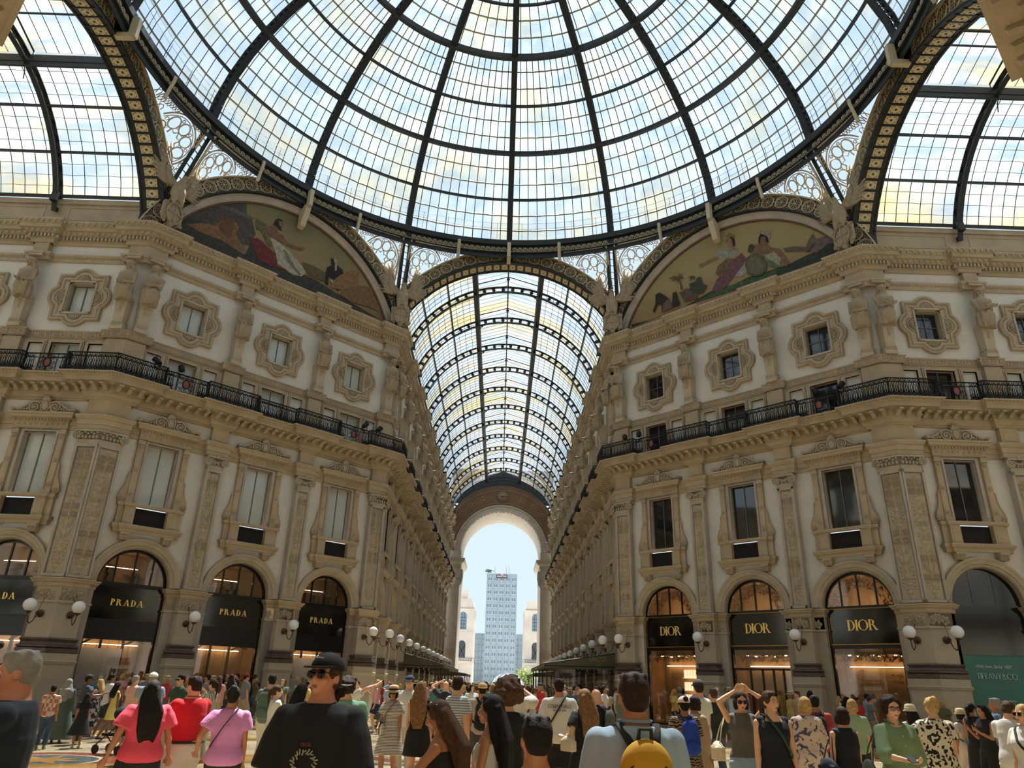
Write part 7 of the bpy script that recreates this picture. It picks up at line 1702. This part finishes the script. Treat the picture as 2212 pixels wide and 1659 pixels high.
person(dict(pose=dict(sex='f'), skin='c', hair=('long', 'black', 1.2), wear=W(dress=('dress', cloth('1a1d26'), dict(sl=.6, inf=.02, z=.4, flare=.14)), shoes=SHZ())), 190, 1496, 20, 40, 'small girl in black dress in front of the queue')
person(dict(pose=dict(sex='m', feet=((-.1, -.15), (.1, .15))), skin='d', hair=('short', 'black'), wear=W(shirt=TEE(cloth('c6c8cc')), shorts=SHO(cloth('22242a')), shoes=SHZ())), 244, 1455, 23.2, -50, 'young man in white t-shirt and dark shorts walking right')
person(dict(pose=dict(sex='m', w=1.1), skin='b', hair=('short', 'grey'), wear=W(shirt=TEE(cloth('d5a693'), inf=.03), trousers=PNT(cloth('b69a8a')))), 296, 1458, 20.5, -30, 'grey-haired man in pale salmon shirt')
person(dict(pose=dict(sex='m', w=1.12), skin='b', hair=('short', 'grey'), wear=W(shirt=TEE(cloth('8a97ad'), inf=.03), shorts=SHO(cloth('9b9484'))), extra=(capx('dcd7cf'),)), 334, 1450, 17, 20, 'man in white cap and blue-grey t-shirt', hat=.02)
person(dict(pose=dict(sex='f', ra=(.1, .3, 1.5), la=(-.05, .32, 1.5)), skin='b', hair=('pony', 'dark'), wear=W(shirt=TEE(cloth('b8b4a8', 'vstripe', '5c5a55', .7), sl=1.3), trousers=PNT(cloth('a8a294')))), 462, 1466, 17.5, 70, 'woman in striped shirt lifting a phone to take a picture')
person(dict(pose=dict(sex='f', la=(-.06, .3, 1.2), ra=(.06, .3, 1.2)), skin='b', hair=('pony', 'brown'), wear=W(shirt=TEE(cloth('d3d0c8'), sl=1.8, er=.06), trousers=PNT(cloth('4a4c30'), er=.11))), 601, 1478, 14.5, -60, 'woman in white shirt and olive trousers holding food')
_, f, S = person(dict(pose=dict(sex='m', hy=-30), skin='b', hair=('short', 'black'), wear=W(shirt=TEE(cloth('6d6e70')), trousers=PNT(cloth('c9c4b6')))), 590, 1455, 16, -8, 'dark-haired man in grey t-shirt with a green backpack')
backpack(S, f, '50695a', 'green backpack on the man in the grey t-shirt', '3c5044')
person(dict(pose=dict(sex='f', hy=-20), skin='c', hair=('long', 'black', 1.1), wear=W(shirt=TEE(cloth('1b1c22'), sl=1.4), trousers=PNT(cloth('24262c')))), 655, 1474, 12.5, -50, 'woman with long black hair and dark top left of the cap man')
person(dict(pose=dict(sex='m', w=1.1), skin='b', hair=('curly', 'dark', .95), wear=W(shirt=TEE(cloth('6a9a80'), inf=.03), trousers=PNT(cloth('3a3c42'))), extra=(capx('d5d3ce', True),)), 752, 1458, 10, 8, 'curly-haired person in mint green t-shirt and white cap behind the cap man', hat=.02)
person(dict(pose=dict(sex='m', ra=(.22, .42, 1.62), w=1.05, hp=6), skin='b', hair=('short', 'brown'), wear=W(shirt=TEE(cloth('d0cbc2')), trousers=PNT(cloth('565a62')))), 766, 1462, 16, -70, 'bearded man in white t-shirt holding up a phone')
person(dict(pose=dict(sex='m', w=1.05), skin='b', hair=('short', 'brown'), wear=W(shirt=TEE(cloth('d2cec6'), sl=1.2), trousers=PNT(cloth('c5bfae'))), extra=(capx('27324c'),)), 886, 1456, 15.8, 170, 'tall man in navy cap and white shirt facing the camera', hat=.02)
person(dict(pose=dict(sex='f'), skin='b', hair=('long', 'light', 1.02), wear=W(dress=('dress', cloth('121317'), dict(sl=0, inf=.014, z=.62, flare=.06)))), 911, 1470, 13.2, -5, 'woman with very long blond-brown hair and short black outfit')
person(dict(pose=dict(sex='m', w=1.1, hy=-35), skin='b', hair=('short', 'dark'), wear=W(shirt=TEE(cloth('bfc2c6', 'hstripe', '6f7b88', .8), inf=.03), trousers=PNT(cloth('3a3d44'))), extra=(glasses,)), 991, 1459, 12, -55, 'man in grey striped shirt and glasses looking right')
_, f, S = person(dict(pose=dict(sex='m'), skin='f', hair=('short', 'dark'), wear=W(shirt=TEE(cloth('b8ae9c'), inf=.03), shorts=SHO(cloth('4a4a48')), shoes=SHZ()), extra=(capx('c9a878', True),)), 1043, 1472, 15, 5, 'man in backwards tan cap wearing a black striped backpack', hat=.02)
backpack(S, f, '17181a', 'black backpack with white stripes on the man in the tan cap', '101012')
person(dict(pose=dict(sex='m', hp=10, la=(-.16, .2, 1.72), ra=(.16, .2, 1.72), le=(-1, 0, 0), re_=(1, 0, 0)), skin='b', hair=('bald', 'dark'), wear=W(shirt=TEE(cloth('262b38')), trousers=PNT(cloth('2d2f36')))), 964, 1470, 21, 0, 'bald man in dark shirt raising a phone high with both hands')
flush()
# ---------------------------------------------------------------- the rest of the crowd
ARCH = {}
def archetype(nm, spec):
    root = thing('person', 'x', 'person'); f = Fig(**spec['pose']); f.hatted = bool(spec.get('hat')); b = MB(); f.body(b, False); grow(b, .02, 2, 'body', skin('b'), root)
    for n, (fn, kw) in spec['wear'].items():
        q = MB()
        if fn == 'top': f.top(q, **kw)
        if fn == 'shorts': f.shorts(q, **kw)
        if fn == 'skirt': f.skirt(q, **kw)
        if fn == 'shoes': f.shoes(q)
        grow(q, .022, 2, n, cloth('888888'), root)
    q = MB(); f.hair(q, *([spec['hair'][0]] + list(spec['hair'][1:]))); grow(q, .016, 1, 'hair', hairm('dark'), root)
    if spec.get('hat'): (capx('888888') if spec['hat'] == 'cap' else sunhat('c9b58c', '5a4636', .16))(f, root)
    if spec.get('bag'):
        q = MB(); q.ball((0, -.2, 1.2), (.14, .09, .2), 12, 8); q.box(-.12, .12, -.27, -.14, 1.04, 1.34); grow(q, .02, 2, 'backpack', cloth('777777'), root)
    ARCH[nm] = (root, f)
t_ = dict(hem=.88, sl=.65, sr=.085, er=.09, inf=.026); tl_ = dict(hem=.86, sl=1.85, sr=.08, er=.06, inf=.026); ts_ = dict(hem=.92, sl=0, inf=.018); p_ = dict(z=.1, r=.09, er=.08); s_ = dict(z=.54, er=.125); tr_ = dict(z=.5, flare=.14)
archetype('m1', dict(pose=dict(sex='m', hy=15), wear=dict(shirt=('top', t_), trousers=('shorts', p_), shoes=('shoes', {})), hair=('short',)))
archetype('m2', dict(pose=dict(sex='m', w=1.12, feet=((-.1, -.16), (.1, .18))), wear=dict(shirt=('top', t_), shorts=('shorts', s_), shoes=('shoes', {})), hair=('short',), hat='cap'))
archetype('m3', dict(pose=dict(sex='m', hp=10, la=(-.1, .34, 1.62), ra=(.1, .34, 1.62), le=(-1, 0, -.4), re_=(1, 0, -.4)), wear=dict(shirt=('top', t_), trousers=('shorts', p_), shoes=('shoes', {})), hair=('short',)))
archetype('m4', dict(pose=dict(sex='m', w=1.06, hy=-25), wear=dict(shirt=('top', t_), trousers=('shorts', p_), shoes=('shoes', {})), hair=('short',), bag=1))
archetype('m5', dict(pose=dict(sex='m', w=1.1, ra=(.12, .3, 1.2)), wear=dict(shirt=('top', tl_), trousers=('shorts', p_), shoes=('shoes', {})), hair=('bald',)))
archetype('f1', dict(pose=dict(sex='f', hy=10), wear=dict(top=('top', t_), trousers=('shorts', p_), shoes=('shoes', {})), hair=('long', 1.15)))
archetype('f2', dict(pose=dict(sex='f', feet=((-.09, -.14), (.09, .16))), wear=dict(top=('top', ts_), skirt=('skirt', tr_), shoes=('shoes', {})), hair=('long', 1.3)))
archetype('f3', dict(pose=dict(sex='f', w=1.08, ra=(.05, .3, 1.35)), wear=dict(top=('top', ts_), shorts=('shorts', dict(z=.6, er=.12)), shoes=('shoes', {})), hair=('pony', 1.35)))
archetype('f4', dict(pose=dict(sex='f', w=1.1, hy=-20), wear=dict(top=('top', t_), skirt=('skirt', dict(z=.28, flare=.1)), shoes=('shoes', {})), hair=('bob', 1.3)))
archetype('f5', dict(pose=dict(sex='f', la=(-.12, .3, 1.5), le=(-1, 0, -.4)), wear=dict(top=('top', t_), trousers=('shorts', p_), shoes=('shoes', {})), hair=('bun', 1.3), bag=1))
archetype('f6', dict(pose=dict(sex='f', w=1.05), wear=dict(top=('top', tl_), skirt=('skirt', tr_), shoes=('shoes', {})), hair=('bob', 1.3), hat='sun'))
flush()
TOPS = [('white', 'cfccc6'), ('black', '17181b'), ('cream', 'c4b8a0'), ('navy', '232c42'), ('grey', '6f7174'), ('pale blue', '93a6ba'), ('red', 'a52b2f'), ('olive', '5e6044'), ('pink', 'c98f94'), ('teal', '3f7370'), ('beige', 'a8937a'), ('yellow', 'c3ab55')]
BOTS = [('black', '17181b'), ('denim', '43546b'), ('white', 'c9c5bd'), ('khaki', '9a8d70'), ('grey', '5a5c60'), ('navy', '202840')]
rc = random.Random(11); USED = []; LBL = set()
for o in C.objects:
    if o.get('category') == 'person' and o.matrix_world.translation.z > .01: USED.append(o.matrix_world.translation.xy.copy())
def crowd(n, xr, yr, where_, grp, faces=None, mind=.55):
    k = 0; tries = 0
    while k < n and tries < n * 60:
        tries += 1; x, y = rc.uniform(*xr), rc.uniform(*yr); p = Vector((x, y))
        if y < 17.5 and abs(x) + abs(y) > 23.6 and abs(y) > 6.2: continue
        if y > 17 and abs(x) > 5.9: continue
        if 19.5 < y < 38 and x > 2.5: continue
        if 32 < y < 56 and x < -3.5: continue
        if hypot(x - CAMP.x, y - CAMP.y) < 12: continue
        if any((u - p).length < mind for u in USED): continue
        nm = rc.choice(list(ARCH)); root, f = ARCH[nm]; (tn, tc_), (bn, bc_), (hn) = rc.choice(TOPS), rc.choice(BOTS), rc.choice(('black', 'dark', 'brown', 'light', 'blond', 'grey') if nm[0] == 'f' else ('black', 'dark', 'brown', 'grey'))
        parts = [c.name.split('.')[0] for c in root.children]; low = 'skirt' if 'skirt' in parts else 'shorts' if 'shorts' in parts else 'trousers'
        hs = {'black': 'black-haired', 'dark': 'dark-haired', 'brown': 'brown-haired', 'light': 'fair-haired', 'blond': 'blond', 'grey': 'grey-haired'}[hn]
        if nm == 'm5': hs = 'bald'
        if nm == 'm2': hs = 'capped'
        if nm == 'f6': hs = 'sun-hatted'
        ext = {'m3': ' taking a picture', 'm4': ' with backpack', 'f5': ' with backpack and raised hand'}.get(nm, '')
        lb = '%s person in %s %s and %s %s%s %s' % (hs, tn, 'shirt' if nm[0] == 'm' else 'top', bn, low, ext, where_)
        if lb in LBL or len(lb.split()) > 16: continue
        LBL.add(lb); USED.append(p); s = rc.uniform(.93, 1.06); fc = rc.choice(faces) + rc.uniform(-30, 30) if faces else rc.uniform(0, 360)
        o = dup(root, Matrix.Translation((x, y, FZ)) @ Matrix.Rotation(RD(fc), 4, 'Z') @ Matrix.Scale(s, 4), lb, 'person', grp)
        sk = skin(rc.choice('aabbbcfde'))
        for c in o.children:
            b = c.name.split('.')[0]
            for sl_ in c.material_slots:
                sl_.link = 'OBJECT'
                sl_.material = {'body': sk, 'shirt': cloth(tc_), 'top': cloth(tc_), 'trousers': cloth(bc_), 'shorts': cloth(bc_), 'skirt': cloth(bc_), 'hair': hairm(hn), 'shoes': cloth(rc.choice(('d8d5cf', '2a2a2a', '8a6a50'))), 'cap': cloth(rc.choice(('17181a', 'd5d0c6', '27324c', '7a2a2a'))), 'backpack': cloth(rc.choice(('17181a', '5b5d5c', '2c4a38', '22305a', '8a3a30'))), 'hat': cloth('c9b58c'), 'hat_band': cloth('5a4636')}.get(b, sk)
        k += 1
crowd(34, (-15.5, -4), (3.0, 15), 'by the left shopfronts', 'crowd by the left shopfronts')
crowd(34, (4, 15.5), (2, 15), 'by the right shopfronts', 'crowd by the right shopfronts')
crowd(44, (-5, 5), (2, 18), 'at the mouth of the arcade', 'crowd in the middle of the octagon')
crowd(60, (-5.8, 5.8), (18, 45), 'inside the far arcade', 'crowd in the far arcade')
crowd(24, (-5, 5), (45, 78), 'deep in the far arcade', 'crowd deep in the far arcade')
crowd(10, (16, 24), (-5.5, 5.5), 'in the right side arm', 'crowd in the right side arm')
crowd(8, (-24, -16), (1.5, 5.5), 'in the left side arm', 'crowd in the left side arm')
for r, f in ARCH.values(): kill(r)
# ---------------------------------------------------------------- half-length supporting statues on tapering pedestals
def statue(male, vox):
    root = thing('caryatid', 'x', 'statue')
    f = Fig(sex='m' if male else 'f', w=1.1, hp=-8, hy=10, la=(.03, .21, 1.17) if male else (-.03, .22, 1.07), ra=(-.03, .23, 1.13) if male else (.03, .21, 1.05), le=(-.3, -.2, -1), re_=(.3, -.2, -1), curl=.5)
    b = MB(); f.body(b, vox < .02, False)
    if male:
        for i in range(7): b.ball(f.HM @ V((i - 3) * .016, .07, 1.545 - .012 * (3 - abs(i - 3))), .024, 7, 5)
    h = MB(); f.hair(h, 'long', 1.32)
    b.tube([f.HM @ V(0, .085, 1.655), f.HM @ V(0, .115, 1.612)], [.014, .022], 6)
    for x in (-1, 1): b.ball(f.HM @ V(x * .03, .082, 1.668), (.032, .022, .012), 8, 5); b.ball(f.HM @ V(x * .045, .065, 1.61), (.026, .026, .026), 8, 5); b.ball(f.HM @ V(0, .092, 1.578), (.03, .014, .008), 8, 5)
    for i in range(14): a = i * .45; h.ball(f.HM @ V(.09 * cos(a), -.02 + .09 * sin(a), 1.69), .034, 7, 5)
    b.add(h.v, h.f)
    n = 30; zs = [1.1, 1.04, .98, .9, .82, .74, .68]; vs = []
    for i, z in enumerate(zs):
        r = (.155, .18, .19, .19, .19, .19, .18)[i]
        for q in range(n): a = 2 * pi * q / n; w = .024 * sin(a * 9) * (i > 0) + .03 * max(0, sin(a)) * (i in (1, 2)); vs.append(((r + w) * cos(a), (r * .8 + w) * sin(a), z + .03 * cos(a * 3) * (i == 6)))
    b.add(vs, [(i * n + q, i * n + (q + 1) % n, (i + 1) * n + (q + 1) % n, (i + 1) * n + q) for i in range(len(zs) - 1) for q in range(n)] + [tuple(range(n - 1, -1, -1)), tuple((len(zs) - 1) * n + q for q in range(n))])
    for k in range(9): a = pi / 2 + (k - 4) * .28; b.tube([(0, .185, 1.06), (.15 * cos(a), .1 + .08 * sin(a), .92), (.17 * cos(a) * .8, .16 * sin(a) * .9, .72)], [.03, .034, .02], 5)
    o = grow(b, vox, 1, 'figure', FIGURE, root)
    o.matrix_local = Matrix.Translation((0, -.60, 17.08)) @ Matrix.Rotation(pi, 4, 'Z') @ Matrix.Scale(2.08, 4)
    b = MB(); b.taper(0, -.28, 17.0, 17.35, .30, .26, .28, .24); b.taper(0, -.32, 17.35, 18.75, .22, .2, .3, .28); b.cbox((0, -.28, 17.42), (.52, .5, .06))
    for i in range(4): b.ball((0, -.56, 18.5 - i * .16), (.09 - .015 * i, .07, .09), 7, 5)
    for i in range(7): b.cbox((-.24 + .08 * i, -.54, 17.28), (.03, .03, .14))
    b.obj('pedestal', STONE2, root)
    b = MB(); b.cbox((0, -.28, 20.98), (.7, .56, .12)); b.cbox((0, -.28, 21.1), (.8, .6, .1)); b.obj('abacus', STONE, root)
    return root
ST = [statue(True, .0095), statue(False, .0095)]; SL = [statue(True, .024), statue(False, .024)]
flush()
def puts(proto, M, lb): dup(proto, M, lb, 'caryatid', 'statues carrying the upper cornice')
k_ = 0
for w in WALLS:
    det = WALLS[w][5]
    if det < 1: continue
    px = pils(w)
    for i, c in enumerate(px):
        k_ += 1; male = (i + k_) % 2 == 0; nm = 'bearded male' if male else 'draped female'
        if det == 2: lb = '%s statue on the %s, %s' % (nm, WALLS[w][4], ('nearer the arcade' if ('left' in w) == (i == len(px) - 1) else 'nearer the corner pier') if 'diag' in w else ORD[i] + ' from its left end')
        else: lb = 'half-length statue high on the %s, %s from its mouth' % (WALLS[w][4], ORD[i if 'left' in w else len(px) - 1 - i])
        puts((ST if det == 2 else SL)[0 if male else 1], wfr(w) @ Matrix.Translation((c, 0, 0)), lb)
for w, ex, s in (('diag_front_left', 0, 'left corner pier'), ('diag_front_right', 1, 'right corner pier'), ('diag_front_left', 1, 'left edge of the arcade mouth'), ('diag_front_right', 0, 'right edge of the arcade mouth')):
    puts(ST[ex], wfr(w) @ Matrix.Translation((.38 if ex == 0 else DL - .38, 0, 0)), 'statue on the diagonal face above the ' + s)
for w, x, s in (('side_arm_left', LA - .38, 'left corner pier'), ('side_arm_right', .38, 'right corner pier'), ('far_arm_left', .38, 'left edge of the arcade mouth'), ('far_arm_right', LF - .38, 'right edge of the arcade mouth')):
    puts(ST[1 if 'left' in w else 0], wfr(w) @ Matrix.Translation((x, 0, 0)), 'statue on the arm side above the ' + s)
for r in ST + SL: kill(r)
# ---------------------------------------------------------------- eagles with shields at the octagon corners
def eagle():
    r = thing('eagle', 'x', 'statue'); b = MB()
    b.ball((0, -.3, 2.05), (.40, .34, .58), 14, 10); b.ball((0, -.38, 2.5), (.26, .24, .3), 12, 8); b.tube([(0, -.4, 2.6), (.02, -.48, 2.85)], [.2, .15], 10); b.ball((.03, -.52, 2.95), (.14, .17, .14), 10, 8); b.tube([(.05, -.62, 2.95), (.07, -.78, 2.92), (.07, -.8, 2.84)], [.07, .04, .012], 7)
    for s in (-1, 1): cap(b, (s * .2, -.35, 1.8), .2, (s * .24, -.42, 1.4), .12); cap(b, (s * .24, -.42, 1.4), .1, (s * .24, -.45, 1.25), .06); cap(b, (s * .3, -.15, 2.45), .18, (s * .62, -.02, 2.75), .1)
    for i in range(5): b.tube([(0, -.1, 1.8), ((i - 2) * .18, .05, 1.25)], [.12, .06], 6)
    grow(b, .03, 2, 'body', FIGURE, r)
    for s in (-1, 1):
        w = MB()
        for i in range(11):
            a = RD(18 + i * 8.5) if True else 0; L = 1.0 + 1.0 * (i / 10) ** .8; p0 = V(s * (.32 + .03 * i), -.1 + .01 * i, 2.35 + .045 * i); d = V(s * cos(a - .35 + .0), 0, sin(a - .35))
            w.tube([p0, p0 + d * L * .55 + V(0, -.05, 0), p0 + d * L], [.12, .13, .05], 6)
        for i in range(9):
            a = RD(5 + i * 10); L = .42 + .35 * i / 9; p0 = V(s * (.3 + .04 * i), -.2, 2.4 + .05 * i); d = V(s * cos(a - .3), 0, sin(a - .3)); w.tube([p0, p0 + d * L * .6, p0 + d * L], [.11, .11, .05], 6)
        w.tube([(s * .25, -.2, 2.5), (s * .55, -.12, 2.85), (s * .75, -.08, 3.35), (s * .8, -.05, 3.8)], [.14, .13, .1, .04], 8)
        w.obj('wing', FIGURE, r)
    b = MB(); b.ball((0, -.3, .75), (.50, .12, .62), 18, 10); b.tube([(.46 * cos(t * pi / 10), -.40, .75 + .57 * sin(t * pi / 10)) for t in range(20)], .05, 6, closed=True); b.box(-.03, .03, -.45, -.38, .25, 1.25); b.box(-.4, .4, -.45, -.38, .72, .78)
    for s in (-1, 1):
        b.tube(xz(spiral(s * .5, 1.15, .16, .03, 0, 1.5, 12, s), -.3), .06, 5); b.tube(xz(spiral(s * .52, .35, .14, .03, 0, 1.5, 12, -s), -.3), .06, 5); b.prism([(s * .35, .1), (s * .62, .35), (s * .62, 1.2), (s * .35, 1.35)], -.3, -.15)
    b.tube([(0, -.28, .2), (0, -.2, -.05)], [.2, .08], 8)
    for i in range(5): b.ball(((i - 2) * .1, -.42, 1.3 + .03 * (2 - abs(i - 2))), .08, 7, 5)
    b.obj('shield', FIGURE, r); return r
EG = eagle(); flush()
for c, lb in ((CORN[1], 'stone eagle with shield at the right of the arcade mouth'), (CORN[2], 'stone eagle with shield at the left of the arcade mouth'), (CORN[3], 'stone eagle with shield above the left corner pier'), (CORN[0], 'stone eagle with shield above the right corner pier')):
    dup(EG, Matrix.Translation((18.9 * cos(c), 18.9 * sin(c), 22.95)) @ Matrix.Rotation(round(degrees(c) / 22.5) * RD(22.5) - pi / 2, 4, 'Z'), lb, 'eagle', 'eagles at the octagon corners')
kill(EG)
# ---------------------------------------------------------------- floor mosaics
def flat(poly, z, m, name, parent=None):
    b = MB(); b.add([(x, y, z) for x, y in poly], [tuple(range(len(poly)))]); return b.obj(name, m, parent)
FM = {k: mat('floor ' + k, c, .2, var=.12, vscale=2) for k, c in (('ochre', '9a7440'), ('rust', '864832'), ('slate', '4d5a5c'), ('white', 'bdb29a'), ('yellow', 'a88748'), ('plum', '5d4252'))}
def ringp(cx, cy, r0, r1, z, m, n=32, sq=1.0):
    b = MB(); vs = [(cx + r * cos(2 * pi * i / n), cy + r * sq * sin(2 * pi * i / n), z) for i in range(n) for r in (r0, r1)]
    b.add(vs, [(2 * i, 2 * i + 1, (2 * i + 3) % (2 * n), (2 * i + 2) % (2 * n)) for i in range(n)]); return b.obj('floor_inlay', m, fo)
z_ = .104
for k in range(4):
    a = pi / 4 + k * pi / 2
    for R_ in (13.4,):
        cx, cy = R_ * cos(a), R_ * sin(a)
for cx, cy in [(-12.2, -.6), (12.2, -.6), (-9.4, -7.2), (9.4, -7.2), (-10.5, 7.5), (10.5, 7.5), (0, 10.5), (0, -11)]:
    ringp(cx, cy, 1.75, 2.05, z_, FM['white']); ringp(cx, cy, 1.2, 1.75, z_, FM['rust']); ringp(cx, cy, 1.1, 1.2, z_, FM['white']); ringp(cx, cy, .01, 1.1, z_, FM['slate'])
    st = [((.95 if i % 2 == 0 else .4) * cos(i * pi / 8) + cx, (.95 if i % 2 == 0 else .4) * sin(i * pi / 8) + cy) for i in range(16)]; flat(st, z_ + .003, FM['ochre'], 'floor_inlay', fo)
for r, w_, c in ((16.6, .5, 'slate'), (15.9, .25, 'white'), (15.3, .3, 'rust'), (5.6, .5, 'rust'), (4.9, .35, 'white'), (6.3, .3, 'slate'), (10.0, .2, 'white')):
    n = 8; R1 = r / cos(pi / 8); b = MB(); vs = []
    for i in range(8): 
        a = pi / 8 + i * pi / 4; vs += [(R1 * cos(a), R1 * sin(a), z_ + .002), ((R1 - w_) * cos(a), (R1 - w_) * sin(a), z_ + .002)]
    b.add(vs, [(2 * i, (2 * i + 2) % 16, (2 * i + 3) % 16, 2 * i + 1) for i in range(8)]); b.obj('floor_inlay', FM[c], fo)
for k in range(8):
    a = k * pi / 4; b = MB(); Mx = Matrix.Rotation(a, 4, 'Z')
    for x0, x1, y in ((6.5, 9.6, 0), (10.3, 14.8, 0)): b.add([Mx @ V(x0, 0, z_ + .001), Mx @ V((x0 + x1) / 2, 1.1, z_ + .001), Mx @ V(x1, 0, z_ + .001), Mx @ V((x0 + x1) / 2, -1.1, z_ + .001)], [(0, 3, 2, 1)])
    b.obj('floor_inlay', FM['ochre' if k % 2 else 'yellow'], fo)
for k in range(14): flat([(-5.8, 21 + 4 * k), (5.8, 21 + 4 * k), (5.8, 21.5 + 4 * k), (-5.8, 21.5 + 4 * k)], z_, FM['rust' if k % 2 else 'white'], 'floor_inlay', fo)
# ---------------------------------------------------------------- mannequins in the left windows, stroller
def mannequin(w, x, lb, s=1.0):
    f = Fig(sex='m', la=(-.24, .02, .86), ra=(.24, .02, .86)); r = thing('mannequin', lb, 'mannequin')
    b = MB(); b.ball((0, 0, 1.66), (.075, .09, .115), 16, 12); cap(b, (0, 0, 1.45), .055, (0, 0, 1.58), .05); cap(b, (-.09, 0, .9), .08, (-.1, 0, .08), .04); cap(b, (.09, 0, .9), .08, (.1, 0, .08), .04); grow(b, .012, 2, 'body', WOODEN, r)
    b = MB(); f.top(b, hem=.76, sl=1.95, sr=.085, er=.06, inf=.035); grow(b, .014, 2, 'jacket', SUITM, r); b = MB(); f.shorts(b, z=.1, r=.09, er=.085); grow(b, .014, 2, 'trousers', SUITM, r)
    b = MB(); b.tube([(0, 0, -.02), (0, 0, 0)], .25, 16); b.v = [(x_, z__, y_) for x_, y_, z__ in b.v]; b.box(-.25, .25, -.2, .2, -.45, 0); b.obj('plinth', WHITEP, r)
    r.matrix_world = wfr(w) @ Matrix.Translation((x, 1.1, .62)) @ Matrix.Rotation(pi + .5, 4, 'Z') @ Matrix.Scale(s, 4)
mannequin('diag_front_left', 2.76 + .35, 'suited mannequin in the shop window next to the left corner pier'); mannequin('diag_front_left', 12.77 - 1.0, 'suited mannequin in the shop window next to the arcade on the left')
def stroller():
    P = at_px(262, 1540, 18.9); r = thing('stroller', 'black baby stroller among the crowd near the left shopfronts', 'stroller', Matrix.Translation((P.x, P.y, FZ)) @ Matrix.Rotation(RD(70), 4, 'Z'))
    b = MB(); b.tube([(0, -.45, 1.0), (0, -.1, .55), (0, .35, .2)], .015, 5, Matrix.Translation((.2, 0, 0))); b.tube([(0, -.45, 1.0), (0, -.1, .55), (0, .35, .2)], .015, 5, Matrix.Translation((-.2, 0, 0))); b.tube([(-.2, -.45, 1.0), (.2, -.45, 1.0)], .02, 5); b.tube([(-.2, .1, .4), (-.2, -.3, .1)], .015, 5); b.tube([(.2, .1, .4), (.2, -.3, .1)], .015, 5); b.obj('frame', RAILM, r)
    b = MB(); b.prism([(-.2, .4), (.2, .4), (.2, .85), (-.2, .85)], -.2, -.14); b.box(-.2, .2, -.2, .25, .38, .44); b.ball((0, -.12, .85), (.24, .25, .18), 12, 8); b.obj('seat', cloth('1b1c20'), r)
    for x in (-.2, .2):
        for y in (.35, -.32): w = MB(); w.tube([(x - .015, y, .10), (x + .015, y, .10)], .10, 14, smooth=False); w.obj('wheel', BLACKL, r)
stroller(); flush()
